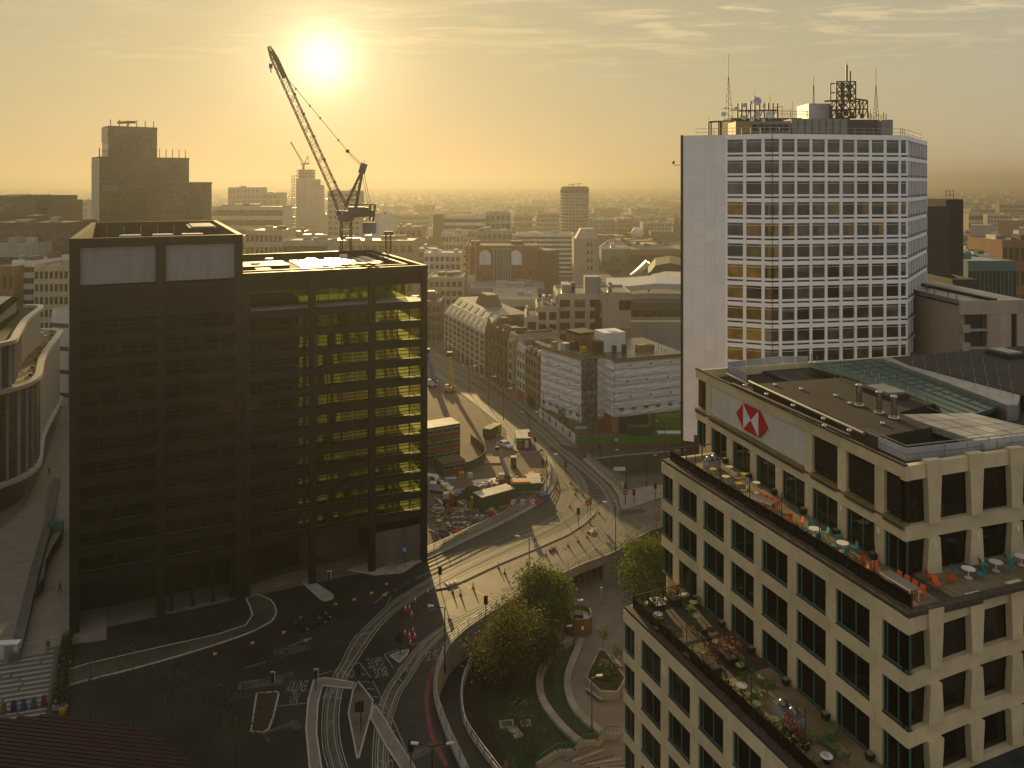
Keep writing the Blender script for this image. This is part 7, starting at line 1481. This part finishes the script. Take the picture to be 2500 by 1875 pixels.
for (p0, p1, nm) in ((cC(1400, 735), cC(1720, 860), 'middle'), (cD(1440, 700), cD(1860, 960), 'corner')):
    d, L = long_table(p0, p1, ZU, 'long slate table with orange stools ' + ('in the middle of the upper terrace' if nm == 'middle' else 'at the corner of the upper terrace')); dn = d.normalized(); nr = Vector((-dn.y, dn.x, 0)); rz = math.atan2(d.y, d.x)
    for s in (-1, 1):
        for k in range(4): chair('orange_stool', p0 + dn * (L * (k + .5) / 4) + nr * (.75 * s), rz + (math.pi if s < 0 else 0), FO, f'orange stool, {ordinal(k)} along the {"rail" if s < 0 else "wall"} side of the {nm} slate table', 'orange stools at the slate tables', .62)
oc = [(cC(1770, 985), 'left of the lounge group near the slate table'), (cC(1920, 950), 'upper one of the lounge group near the slate table'), (cC(1925, 1045), 'front one of the lounge group near the slate table'), (cC(2060, 1020), 'right one of the lounge group near the slate table'), (cD(990, 465), 'left one of the group before the corner table'), (cD(1130, 430), 'upper one of the group before the corner table'), (cD(1330, 545), 'right one of the group before the corner table'), (cD(1160, 575), 'front one of the group before the corner table'), (cE(440, 700), 'upper left one around the bank corner'), (cE(548, 715), 'upper right one around the bank corner'), (cE(475, 745), 'front one around the bank corner')]
for i, (p, s) in enumerate(oc): chair('orange_chair', p, [1.6, 3.0, 0, -1.6][i % 4], FO, 'orange lounge chair, ' + s, 'orange lounge chairs', .40)
for j, (tp, nm) in enumerate(((cD(490, 60), 'first'), (cD(868, 255), 'second'))):
    rtable(tp, FWT, FWT, .74, 1.0, f'low white round table, {nm} teal set from the orange lounge group', 'white round tables')
    for k, (dx, dy, w) in enumerate(((-.85, .1, 'left'), (.85, -.1, 'right'), (.1, .9, 'back'), (-.1, -.9, 'front'))): chair('teal_chair', tp + Vector((dx, dy, 0)), [1.57, -1.57, 0, 3.14][k], FT, f'teal chair on the {w} of the {nm} white round table', 'teal chairs', .45)
for j, q in enumerate(((635, 690), (775, 655), (905, 625))):
    tp = cE(*q); rtable(tp, FWT, FWT, .74, 1.0, f'white round table, {ordinal(j)} from the bank corner along the bowed front', 'white round tables')
    for k, (dx, dy) in enumerate(((-.8, .3), (.8, -.2))): chair('teal_chair', tp + Vector((dx, dy, 0)), 1.5 - 3 * k, FT, f'teal chair {"left" if k == 0 else "right"} of the {ordinal(j)} white table along the bowed front', 'teal chairs', .45)
# pots, planters and string-light poles
LEAFG = mat('terrace_leaf', (.06, .09, .018), .8, var=.4, scale=3); LEAFR = mat('red_leaf', (.14, .035, .012), .8, var=.4, scale=3)
def tuft(parent, c, r, h, m, n, seed, nm='foliage'):
    rg = random.Random(seed); b = MB()
    for i in range(n):
        a = rg.uniform(0, 6.28); e = rg.uniform(.1, 1) ** .6; q = Vector((c[0] + r * e * math.cos(a), c[1] + r * e * math.sin(a), c[2] + h * rg.uniform(.15, 1) * (1.1 - .5 * e))); s = rg.uniform(.09, .2) * max(.7, r)
        u = Vector((rg.uniform(-1, 1), rg.uniform(-1, 1), rg.uniform(-1, 1))).normalized() * s; v_ = Vector((rg.uniform(-1, 1), rg.uniform(-1, 1), rg.uniform(-1, 1))).normalized() * s * .6
        b.poly([q - u, q + v_, q + u, q - v_])
    return b.build(nm, m, parent)
def pot(p, label, pole=0.0, plant=None, s=.55, h=.5):
    t = thing('planter_pot', p, SB.rz, label, 'planter', 'square black planters'); b = MB(); b.v = [(-s * .4, -s * .4, 0), (s * .4, -s * .4, 0), (s * .4, s * .4, 0), (-s * .4, s * .4, 0), (-s / 2, -s / 2, h), (s / 2, -s / 2, h), (s / 2, s / 2, h), (-s / 2, s / 2, h)]; b.f = [(3, 2, 1, 0), (0, 1, 5, 4), (1, 2, 6, 5), (2, 3, 7, 6), (3, 0, 4, 7), (4, 5, 6, 7)]; b.mi = [0] * 6; b.build('pot_body', BLK, t)
    rbox('gravel_top', t, (0, 0, h + .01), (s * .86, s * .86, .04), PAVE)
    if pole: bar('light_pole', t, (0, 0, h), (0, 0, pole), .05, BLK)
    if plant: tuft(t, (0, 0, h), s * .6, plant, LEAFG, 60, int(p.x * 50))
for i, q in enumerate(((1050, 165), (1365, 375), (1720, 590), (2105, 850))): pot(cC(*q), f'black pot at the foot of the upper wall, {ordinal(i)} from the barbecue end')
for i, q in enumerate(((790, 35), (1285, 355))): pot(cD(*q), f'black pot at the foot of the upper wall, {("fifth", "sixth")[i]} from the barbecue end', 3.0 if i else 0)
for i, p in enumerate((cC(655, 330), cC(985, 530), cC(1385, 780), cC(1815, 1040), cD(555, 250), cD(1300, 715))): pot(p, f'black pot with a light pole at the upper balustrade, {ordinal(i)} from the barbecue end', 3.1)
pot(cC(360, 140), 'black pot of leafy plants at the back corner of the upper terrace', 0, .7, .9, .6)
for i, q in enumerate(((905, 465), (1155, 685), (1445, 955), (1780, 1245), (2155, 1590), (680, 250))): pot(cL(*q), f'black pot at the foot of the lower wall, {ordinal(i) if i < 5 else "farthest back"} ' + ('from the decking end' if i < 5 else 'beside the dark shrub'))
for i, q in enumerate(((362, 520), (610, 745), (935, 960), (1158, 1215), (1610, 1500))): pot(cL(*q), f'black pot with a light pole at the lower balustrade, {ordinal(i)} from the decking end', 3.1)
for i, (q, s, m_, hh_, lb) in enumerate((((362, 310), 1.5, LEAFG, .3, 'white rimmed square planter on the decking corner'), ((505, 265), 1.6, LEAFG, .9, 'large planter of leafy plants at the back of the lower decking'), ((205, 310), 1.1, LEAFG, .8, 'round shrub in a pot at the outer corner of the lower decking'), ((645, 200), .8, LEAFG, 2.2, 'tall dark shrub against the wall at the back of the lower decking'), ((970, 740), 2.3, LEAFR, 1.8, 'big planter with a red maple between decking and tiles'), ((830, 850), 1.4, LEAFR, 2.2, 'red shrub at the lower balustrade near the big planter'), ((1480, 1380), 1.0, LEAFR, 1.4, 'red shrub beside the lower barbecue counter'), ((1560, 1480), 1.0, LEAFR, 1.2, 'second red shrub below the lower barbecue counter'))):
    t = thing('shrub_planter', cL(*q), SB.rz, lb, 'planter', 'shrub planters'); b = MB(); b.box(-s / 2, s / 2, -s / 3, s / 3, 0, .65); b.build('planter_box', BLK, t); rbox('soil', t, (0, 0, .66), (s * .9, s * .6, .04), SOIL); tuft(t, (0, 0, .66), s * .5, hh_, m_, 170, i + 3)
    if i == 0: rbox('white_rim', t, (0, 0, .68), (s * 1.02, s * .7, .03), FWT)
# low hedges of pots along both balustrades
for S, z, nn, nm in ((SB, ZU, 20, 'upper'), (S_C, ZL_, 20, 'lower')):
    for i in range(nn):
        if (i * 7 + nn) % 3 == 0 and nm == 'upper': continue
        p = S.w(1.5 + i * 1.55, 1.25, z); t = thing('trough_planter', p, S.rz, f'dark trough of plants, {ordinal(i)} from the back along the {nm} balustrade', 'planter', 'troughs along the balustrades'); rbox('trough', t, (0, 0, .22), (1.2, .4, .42), BLK); tuft(t, (0, 0, .42), .5, .5 if nm == 'upper' else .9, LEAFG, 50 if nm == 'upper' else 90, i + (100 if nm == 'upper' else 200))
# green sets on the lower terrace
for j, (q, lb) in enumerate((((665, 320), 'at the back of the decking'), ((690, 440), 'in the middle of the decking'), ((860, 660), 'beside the red maple planter'), ((680, 730), 'by the balustrade on the decking'), ((1060, 860), 'first on the tiles'), ((1245, 960), 'second on the tiles'), ((1200, 1080), 'third on the tiles'), ((1200, 1190), 'fourth on the tiles'), ((1350, 1320), 'left of the lower barbecue'), ((1650, 1440), 'right of the lower barbecue'), ((1820, 1420), 'near the wall past the lower barbecue'), ((1860, 1560), 'near the bottom edge of the lower terrace'))):
    tp = cL(*q); rtable(tp, FG, FG, .74, .8, 'green round table ' + lb, 'green round tables')
    for k in range(2): a = .8 + 2.6 * k + j; chair('green_chair', tp + Vector((.8 * math.cos(a), .8 * math.sin(a), 0)), a - 1.57, FG, f'green chair {"near" if math.sin(a) < 0 else "far"} {"right" if math.cos(a) > 0 else "left"} of green table ' + lb, 'green chairs', .45)
for q, lb in (((370, 400), 'pale parasol-less table at the outer corner of the lower decking'), ((1075, 1010), 'pale blue low table on the tiles'), ((1790, 1610), 'pale blue low table near the bottom edge')): rtable(cL(*q), mat('pale_table', (.35, .38, .42), .5), STEELD, .5, .9, lb, 'pale low tables')
t = thing('metal_armchair', cL(780, 590), .4, 'shiny framed dark armchair on the lower decking', 'chair'); b = MB(); b.box(-.35, .35, -.35, .35, .3, .42); b.build('seat', BLK, t); rbox('backrest', t, (0, .36, .65), (.7, .08, .5), BLK)
for s in (-1, 1): rbox('arm_frame', t, (s * .4, 0, .55), (.05, .75, .05), SILV); rbox('leg', t, (s * .4, -.35, .27), (.05, .05, .55), SILV); rbox('leg', t, (s * .4, .35, .27), (.05, .05, .55), SILV)
# ------------------------------------------------------------------ park below the bridge
c5 = lambda pts: [(1050 + x / 3.492, 1400 + y / 3.492) for x, y in pts]
g5 = lambda x, y, z=LOW: G(1050 + x / 3.492, 1400 + y / 3.492, z)
def lowsheet(name, pts, z, m, per=0):
    w = [g5(*p) for p in pts]; w = smooth_path(w, per) if per else w; return tag(sheet(name, [(p.x, p.y) for p in w], [], z, m), kind='structure')
lowsheet('sunken_path', [(560, 470), (360, 600), (170, 800), (70, 1000), (80, 1250), (190, 1500), (300, 1700), (560, 1700), (420, 1500), (290, 1260), (265, 1020), (310, 850), (400, 700), (620, 560)], LOW + .02, ASPH)
lowsheet('planting_bed', [(400, 700), (310, 850), (270, 1020), (295, 1260), (420, 1490), (560, 1700), (720, 1700), (560, 1400), (480, 1150), (520, 900), (700, 620), (620, 560)], LOW + .03, SOIL)
lowsheet('lawn', [(700, 620), (520, 900), (480, 1150), (560, 1400), (720, 1700), (900, 1700), (1090, 1560), (1290, 1470), (1180, 1370), (1060, 1240), (965, 1100), (935, 970), (955, 850), (1050, 690), (1190, 575), (1000, 560)], LOW + .04, GRASS)
lowsheet('lawn_strip', [(1215, 610), (1060, 720), (965, 860), (950, 970), (975, 1090), (1070, 1240), (1190, 1370), (1310, 1460), (1440, 1440), (1470, 1400), (1340, 1290), (1230, 1180), (1180, 1050), (1160, 920), (1200, 780), (1270, 640)], LOW + .045, GRASS)
def seat_wall(pts, label):
    w = smooth_path([g5(*p) for p in pts], 5); t = thing('seat_wall', (0, 0, 0), 0, label, 'wall', 'curved stone seat walls')
    for i in range(0, len(w) - 1, 2):
        seg = w[i:i + 3]
        if len(seg) < 2: continue
        b = MB(); b.sweep(seg, [(-.5, 0), (-.5, .45 + .004 * (i % 4)), (.5, .45 + .004 * (i % 4)), (.5, 0)], closed=True); b.build('coping_stone', CONC, t)
seat_wall([(1200, 572), (1040, 700), (950, 850), (935, 970), (962, 1100), (1060, 1245), (1180, 1375), (1295, 1470)], 'long curved stone seat wall nearer the lawn'); seat_wall([(1295, 575), (1210, 780), (1172, 920), (1185, 1050), (1240, 1175), (1340, 1280), (1500, 1400)], 'shorter curved stone seat wall nearer the diamond planter')
railing([p + Vector((0, 0, 0)) for p in smooth_path([g5(*p) for p in [(352, 755), (300, 880), (268, 1020), (280, 1200), (320, 1330), (420, 1490), (540, 1650), (640, 1780)]], 5)], 'white railing along the sunken path under the bridge wall', 2, 1.1, .1, 1.8, WHITEP, GALV)
# diamond planter
dp = [g5(*p) for p in [(1445, 700), (1485, 705), (1672, 960), (1600, 1085), (1452, 1078), (1325, 955)]]
pt_ = thing('diamond_planter', (0, 0, 0), 0, 'diamond-shaped raised stone planter full of plants', 'planter'); cc = sum(dp, Vector()) / 6
for i in range(6):
    a, c = dp[i], dp[(i + 1) % 6]; ai = cc + (a - cc) * .93; ci = cc + (c - cc) * .93; b = MB(); b.prism([a, c, ci, ai], LOW, LOW + 1.15); b.build('planter_wall', CONC, pt_)
b = MB(); b.prism([cc + (p - cc) * .935 for p in dp], LOW, LOW + .95); b.build('planter_soil', SOIL, pt_); tuft(pt_, (cc.x, cc.y, LOW + .9), 1.9, .9, LEAFG, 900, 77); tuft(pt_, (cc.x - .3, cc.y + .4, LOW + .9), .8, 2.0, mat('yellow_leaf', (.16, .15, .02), .8, var=.3, scale=3), 250, 78)
def bench(a, c, label):
    d = c - a; t = thing('park_bench', a, math.atan2(d.y, d.x), label, 'bench', 'park benches'); L = d.length
    for k in range(3): rbox('seat_slat', t, (L / 2, -.2 + k * .2, .46), (L, .17, .06), CONC)
    for x in (.3, L / 2, L - .3): rbox('leg', t, (x, 0, .22), (.12, .5, .43), DARKC)
bench(g5(1335, 1005), g5(1470, 1105), 'pale bench in front of the diamond planter'); bench(g5(1548, 725), g5(1632, 820), 'pale bench on the bank side of the diamond planter')
# drum
dr = thing('park_drum', g5(1262, 470), 0, 'rounded brown timber drum with a glazed sunken top in the park', 'pavilion'); CORT = mat('brown_cladding', (.12, .07, .028), .75, var=.2, scale=1.2, streak=True)
def squircle(r, n=40): return [(r * math.copysign(abs(math.cos(a)) ** .7, math.cos(a)), r * math.copysign(abs(math.sin(a)) ** .7, math.sin(a))) for a in (2 * math.pi * i / n for i in range(n))]
o_, i_ = squircle(2.15), squircle(1.85); 
for i in range(40):
    j = (i + 1) % 40; b = MB(); e = .985; b.prism([o_[i], tuple(o_[i][k] * (1 - e) + o_[j][k] * e for k in (0, 1)), tuple(i_[i][k] * (1 - e) + i_[j][k] * e for k in (0, 1)), i_[i]], 0, 2.6 + .01 * (i % 3)); b.build('timber_board', CORT, dr)
b = MB(); b.prism(i_, 0, 1.9); b.build('sunken_roof', mat('drum_roof', (.42, .47, .52), .25), dr); b = MB(); b.box(-.75, .75, -.75, .75, 1.9, 2.45); b.build('hatch', STEELD, dr); rbox('hatch_glass', dr, (0, 0, 2.47), (1.2, 1.2, .05), GLROOF); rbox('notice', dr, (.5, -2.17, 1.3), (.4, .04, .55), WHITEP)
tt = thing('totem_post', g5(1460, 245), 0, 'pale totem post on the paving behind the drum', 'post'); rbox('totem_body', tt, (0, 0, 1.2), (.35, .3, 2.4), CONC); rbox('totem_cap', tt, (0, 0, 2.45), (.42, .36, .1), WHITEP)
for i, (a, c_, lb) in enumerate((((655, 1290), (690, 1320), 'larger pale access hatch set in the lawn'), ((815, 1282), (840, 1300), 'smaller pale access hatch set in the lawn'))):
    p = g5(*a); t = thing('lawn_hatch', p, .15, lb, 'hatch'); rbox('hatch_frame', t, (0, 0, .1), (1.9 - .6 * i, 1.5 - .3 * i, .1), CONC); rbox('hatch_cover', t, (0, 0, .16), (1.3 - .4 * i, 1.0 - .2 * i, .04), DARKC)
    if i == 0: rbox('paving_slab', t, (.9, -1.7, .08), (1.2, 2.0, .08), CONC, .35)
# steps at the foot of the park
stp2 = tag(lowsheet('park_steps', [(980, 1660), (1090, 1570), (1300, 1490), (1500, 1420), (1700, 1420), (1700, 1800), (900, 1800)], LOW + .05, PAVE), kind='structure')
for i in range(9):
    a = g5(1150 + i * 60, 1600 + i * 14); c = g5(1420 + i * 70, 1470 + i * 40); bar('step', stp2, Vector((a.x, a.y, LOW + .12)), Vector((c.x, c.y, LOW + .12)), .35, CONC if i % 2 else PAVE, w2=.16)
wl_ = thing('step_wall', (0, 0, 0), 0, 'stepped pale stone wall with green railing at the bottom of the park', 'wall')
wp2 = [g5(*p) for p in [(920, 1680), (1090, 1570), (1240, 1560), (1310, 1490), (1440, 1480), (1500, 1420), (1620, 1418)]]
for a, c in zip(wp2[:-1], wp2[1:]):
    d = (c - a).normalized(); nn = Vector((-d.y, d.x, 0)) * .45; b = MB(); b.prism([a, c, c + nn, a + nn], LOW, LOW + .7); b.build('wall_block', CONC, wl_)
    bar('handrail', wl_, a + Vector((0, 0, 1.7)), c + Vector((0, 0, 1.7)), .06, TEAL)
    for k in range(4): u = a.lerp(c, k / 4); bar('rail_post', wl_, u + Vector((0, 0, .7)), u + Vector((0, 0, 1.7)), .05, TEAL)
# ------------------------------------------------------------------ trees: tapered trunk, limbs, crown of many leaves in clumps
BARK = mat('bark', (.06, .042, .026), .9, var=.25, scale=3)
def leafmat(n, c): 
    m = mat(n, c, .7, var=.45, scale=.9, detail=3); nt = m.node_tree; b = nt.nodes['Principled BSDF']; tr = nt.nodes.new('ShaderNodeBsdfTranslucent'); tr.inputs[0].default_value = (c[0] * 2.2, c[1] * 2.0, c[2], 1); mx = nt.nodes.new('ShaderNodeMixShader'); mx.inputs[0].default_value = .4
    nt.links.new(b.outputs[0], mx.inputs[1]); nt.links.new(tr.outputs[0], mx.inputs[2]); nt.links.new(mx.outputs[0], nt.nodes['Material Output'].inputs[0]); return m
LG1 = leafmat('fresh_leaf', (.062, .10, .011)); LG2 = leafmat('olive_leaf', (.062, .068, .012)); LG3 = leafmat('dark_leaf', (.03, .05, .01)); LG4 = leafmat('pale_leaf', (.07, .06, .015))
def tree(p, h, cw, ch, lm, label, seed, n=2600, leaf=.28, sparse=False, trunk_r=.22, name='park_tree', group='trees'):
    r = random.Random(seed); t = thing(name, p, 0, label, 'tree', group)
    def limb(a, b_, r0, r1, nm):
        b = MB(); d = (b_ - a).normalized(); u = d.orthogonal().normalized(); v_ = d.cross(u); N = 8; K_ = 5
        for k in range(K_ + 1):
            q = a.lerp(b_, k / K_) + (u * r.uniform(-.1, .1) * (k % K_ > 0)) * (b_ - a).length * .12; rr_ = r0 + (r1 - r0) * k / K_
            for i in range(N): an = 2 * math.pi * i / N; w = q + u * rr_ * math.cos(an) + v_ * rr_ * math.sin(an); b.v.append(tuple(w))
        for k in range(K_):
            for i in range(N): s = k * N + i; e = k * N + (i + 1) % N; b.f.append((s, e, e + N, s + N)); b.mi.append(0)
        return b.build(nm, BARK, t, smooth=True)
    z0 = h - ch; top = Vector((0, 0, z0 + ch * .55)); limb(Vector((0, 0, -.1)), top, trunk_r, trunk_r * .3, 'trunk')
    cl = []
    for i in range(11 if ch > 3 else 4):
        a = r.uniform(0, 6.28); e = r.uniform(.35, .8); zz_ = z0 + ch * r.uniform(.25, .85); tip = Vector((cw / 2 * e * math.cos(a), cw / 2 * e * math.sin(a), zz_)); limb(Vector((0, 0, max(.3, zz_ - ch * r.uniform(.2, .4)))), tip, trunk_r * .42, trunk_r * .08, 'branch'); cl.append(tip)
    for i in range(26 if ch > 3 else 5):
        a = r.uniform(0, 6.28); zt_ = r.uniform(-1, 1); rr_ = math.sqrt(max(0, 1 - zt_ * zt_)) * r.uniform(.55, 1); cl.append(Vector((cw / 2 * rr_ * math.cos(a), cw / 2 * rr_ * math.sin(a), z0 + ch / 2 + zt_ * ch / 2 * .92)))
    b = MB()
    for i in range(n):
        c = r.choice(cl); s = (cw + ch) / 2 * (.13 if not sparse else .16); q = c + Vector((r.gauss(0, s), r.gauss(0, s), r.gauss(0, s * .8)))
        if q.z < z0 * .7: q.z = z0 * .7 + r.uniform(0, 1)
        sz = leaf * r.uniform(.6, 1.3); u = Vector((r.uniform(-1, 1), r.uniform(-1, 1), r.uniform(-.7, .7))).normalized(); v_ = u.cross(Vector((r.uniform(-1, 1), r.uniform(-1, 1), r.uniform(-1, 1)))).normalized()
        b.poly([q - u * sz, q - v_ * sz * .45, q + u * sz, q + v_ * sz * .45])
    b.build('crown', lm, t)
    return t
tree(G(1352, 1545, LOW), 8.6, 5.6, 6.8, LG1, 'dense green tree beside the brown drum in the park', 1, 5200, .26)
tree(G(1310, 1530, LOW), 9.2, 5.6, 7.2, LG1, 'dense green tree rising over the outer bridge railing', 2, 5000, .26)
tree(G(1262, 1640, LOW), 9.6, 7.2, 7.4, LG2, 'bronze leafing tree with an open crown in the middle of the park', 3, 4200, .24, True)
tree(G(1205, 1668, LOW), 7.4, 6.5, 5.6, LG2, 'low bronze tree spreading over the planting bed', 4, 2600, .24, True)
tree(G(1325, 1640, LOW), 6.2, 5.2, 4.6, LG3, 'dark bushy tree in the shade behind the curved seat wall', 5, 3000, .24)
tree(G(1570, 1478, LOW), 10.6, 7.2, 9.4, LG1, 'dense round green tree beside the bank building', 6, 6200, .25); tree(G(1625, 1472, LOW), 10.0, 6.0, 8.6, LG1, 'green tree half hidden behind the bank corner', 7, 3600, .25)
tree(g5(1470, 640), 3.2, 1.6, 2.2, LG4, 'small yellow leafed sapling above the diamond planter', 8, 420, .13, True, .05); tree(g5(1590, 740), 2.4, 1.8, 1.6, LG2, 'small bronze sapling between bank and diamond planter', 9, 300, .13, True, .05); tree(g5(810, 1560), 6.5, 4.0, 4.6, LG3, 'thin bare sapling on the lower lawn', 10, 420, .16, True, .07); tree(g5(680, 1010), 4.2, 4.4, 3.2, LG2, 'bronze shrubby tree at the edge of the lawn', 11, 1500, .2, True, .08)
for i, (px, pb, pt2) in enumerate(((220, 1772, 1560), (325, 1778, 1556), (424, 1795, 1596), (507, 1833, 1618), (575, 1880, 1700), (630, 1880, 1660))):
    p = G(px, pb); h = (pb - pt2) / F * p.y; tree(p, h, 3.6, h * .72, LG4, f'slender pale-trunked young tree, {ordinal(i)} from left in the dark row at bottom left', 20 + i, 380, .13, True, .09, 'young_tree', 'young street trees')
# ------------------------------------------------------------------ bottom left: round ribbed roof, hedge, seats
RED = mat('dark_red_deck', (.03, .007, .007), .75, var=.25, scale=.8)
rd = thing('round_ribbed_roof', (-54, 66, 0), 0, 'round dark red ribbed roof at the bottom left corner', 'roof'); RR_ = 28.0
ang = R(-8); ux = Vector((math.cos(ang), math.sin(ang), 0)); uy = Vector((-ux.y, ux.x, 0)); b = MB(); b.prism([(27.6 * math.cos(2 * math.pi * i / 64), 27.6 * math.sin(2 * math.pi * i / 64)) for i in range(64)], 0, 2.9); b.build('roof_base', mat('roof_dark_red', (.025, .008, .008), .8), rd)
for i in range(40):
    y = 4 + i * .6; hl = math.sqrt(max(0.01, RR_ ** 2 - y * y)); 
    if hl < 1: continue
    a, c = ux * (-hl) + uy * y, ux * hl + uy * y; bar('roof_board', rd, a + Vector((0, 0, 3)), c + Vector((0, 0, 3)), .44, RED, w2=.14)
hg2 = thing('hedge', (0, 0, 0), 0, 'clipped hedge in a stone edged bed between striped paving and dark trees', 'hedge'); hp = [G(*p) for p in ((152, 1566), (178, 1560), (166, 1735), (128, 1735))]
b = MB(); b.prism(hp, 0, .5); b.build('bed_edge', CONC, hg2); b = MB(); r8 = random.Random(4)
for i in range(1800):
    u, v_ = r8.random(), r8.random(); q = (hp[0] * (1 - u) + hp[1] * u) * (1 - v_) + (hp[3] * (1 - u) + hp[2] * u) * v_; q = q + Vector((0, 0, r8.uniform(.5, 1.3))); s = .16; e = Vector((r8.uniform(-1, 1), r8.uniform(-1, 1), r8.uniform(-1, 1))).normalized() * s; f_ = Vector((r8.uniform(-1, 1), r8.uniform(-1, 1), r8.uniform(-1, 1))).normalized() * s; b.poly([q - e, q - f_, q + e, q + f_])
b.build('hedge_foliage', LG3, hg2)
for i, (px, py, cl) in enumerate(((8, 1742, (.14, .08, .01)), (32, 1737, (.03, .02, .07)), (57, 1733, (.01, .07, .15)), (82, 1729, (.02, .09, .04)), (107, 1724, (.12, .01, .06)))):
    t = thing('plastic_seat', G(px, py), .3, f'{["yellow", "violet", "blue", "green", "pink"][i]} upright seat in the row below the striped paving', 'seat', 'coloured upright seats'); m_ = mat('seat_' + str(i), cl, .5); b = MB(); b.v = [(-.3, -.3, 0), (.3, -.3, 0), (.3, .3, 0), (-.3, .3, 0), (-.22, .05, 1.3), (.22, .05, 1.3), (.22, .25, 1.3), (-.22, .25, 1.3)]; b.f = [(3, 2, 1, 0), (4, 5, 6, 7), (0, 1, 5, 4), (1, 2, 6, 5), (2, 3, 7, 6), (3, 0, 4, 7)]; b.mi = [0] * 6; b.build('seat_shell', m_, t); rbox('seat_foot', t, (0, 0, .03), (.8, .8, .06), STEELD)
t = thing('utility_cabinet', G(18, 1606), .1, 'pale utility cabinet at the left edge of the plaza', 'cabinet'); b = MB(); b.box(-1.6, 1.6, -.5, .5, 0, 2.1); b.build('cabinet_body', AC, t); rbox('cabinet_door', t, (.4, -.52, 1.0), (1.2, .04, 1.8), GALV); rbox('cabinet_cap', t, (0, 0, 2.14), (3.3, 1.1, .08), WHITEP)
gf = thing('green_mesh_fence', (0, 0, 0), 0, 'winding green mesh screen on the plaza left of the dark block', 'fence'); gm = mat('green_mesh', (.02, .13, .09), .7, var=.2); pp = [G(*p, .05) for p in ((118, 1300), (155, 1296), (148, 1330), (128, 1360), (112, 1395), (106, 1440), (88, 1462))]
for a, c in zip(pp[:-1], pp[1:]): m_ = (a + c) / 2; rbox('mesh_panel', gf, (m_.x, m_.y, 1.05), ((c - a).length, .04, 1.9), gm, math.atan2((c - a).y, (c - a).x)); bar('mesh_post', gf, a, a + Vector((0, 0, 2.1)), .07, STEELD)
dw = thing('plaza_parapet', (0, 0, 0), 0, 'dark stone parapet dividing the plaza from the steps at the left edge', 'wall'); pp = [G(*p) for p in ((130, 1180), (108, 1290), (70, 1420), (40, 1545), (20, 1620))]
for a, c in zip(pp[:-1], pp[1:]): d = (c - a).normalized(); nn = Vector((-d.y, d.x, 0)) * 1.4; b = MB(); b.prism([a, c, c + nn, a + nn], 0, 1.1); b.build('parapet_block', DARKC, dw)
for i, (px, py, m_, lb) in enumerate(((152, 1745, YF, 'yellow box beside the hedge end'), (149, 1790, BLK, 'dark litter bin with a bright lid near the ribbed roof'))): t = thing('street_bin', G(px, py), 0, lb, 'bin'); cyl('bin_body', t, (0, 0, 0), .7, 1.2, m_, 12); cyl('bin_lid', t, (0, 0, 1.2), .76, .1, WHITEP if i else STEELD, 12)
bs = thing('blue_parking_sign', G(988, 1386), 0, 'small blue sign on a post by the cycle stands', 'road sign'); cyl('post', bs, (0, 0, 0), .08, 3.0, BLK, 8); rbox('blue_panel', bs, (0, -.06, 3.1), (.8, .05, .9), mat('sign_blue', (.02, .15, .5), .4)); rbox('white_symbol', bs, (0, -.1, 3.1), (.2, .03, .5), WHITEP)
for i in range(5): p = G(945 + i * 8, 1390 - i * 2.5, .13); t = thing('cycle_stand', p, .5, f'metal cycle stand, {ordinal(i)} from left in front of the dark block', 'cycle stand', 'cycle stands'); bar('upright', t, (-.35, 0, 0), (-.35, 0, .8), .06, GALV, rnd=True); bar('upright', t, (.35, 0, 0), (.35, 0, .8), .06, GALV, rnd=True); bar('top_tube', t, (-.38, 0, .8), (.38, 0, .8), .06, GALV, rnd=True)
# small tables and shrubs on the curved building's terrace
for i, (x, y) in enumerate(((345, 325), (365, 350), (245, 505), (215, 560), (180, 640), (125, 690), (90, 770), (290, 440))):
    p = G(x / 3.32, 720 + y / 3.32, 24.3); t = thing('terrace_table', p, i, f'small dark table set, {ordinal(i)} listed along the curved building terrace', 'table', 'tables on the curved terrace'); t['label'] = f'dark table with chairs, {["farthest back", "second farthest back", "fifth from front", "fourth from front", "third from front", "second from front", "frontmost", "sixth from front"][i]} on the curved terrace'; cyl('table_top', t, (0, 0, .72), 1.1, .05, FTOP if i > 1 else FWT, 12); cyl('table_leg', t, (0, 0, 0), .1, .72, STEELD, 6)
    for k in range(4): rbox('seat', t, (1.0 * math.cos(k * 1.57), 1.0 * math.sin(k * 1.57), .45), (.45, .45, .08), CORT)
for i, (x, y) in enumerate(((420, 330), (405, 365), (362, 420), (322, 475), (290, 530), (262, 595), (245, 655), (222, 715))):
    p = G(x / 3.32, 720 + y / 3.32, 24.3); t = thing('terrace_shrub', p, 0, f'potted green shrub, {ordinal(i)} from the back along the curved terrace rim', 'shrub', 'shrubs on the curved terrace'); cyl('shrub_pot', t, (0, 0, 0), .8, .5, STEELD, 10); tuft(t, (0, 0, .4), .7, 1.5, LG3, 160, i + 50)
# ------------------------------------------------------------------ hazy morning air
hb = MB(); hb.box(-9800, 9800, -320, 9800, -6.5, 118)
HM = bpy.data.materials.new('morning_haze'); HM.use_nodes = True
nt = HM.node_tree; nt.nodes.remove(nt.nodes['Principled BSDF'])
pv = nt.nodes.new('ShaderNodeVolumePrincipled'); pv.inputs['Density'].default_value = HAZE_DENSITY; pv.inputs['Color'].default_value = (*HAZE_COL, 1); pv.inputs['Anisotropy'].default_value = HAZE_G
nt.links.new(pv.outputs[0], nt.nodes['Material Output'].inputs['Volume'])
tag(hb.build('haze', HM), kind='stuff')
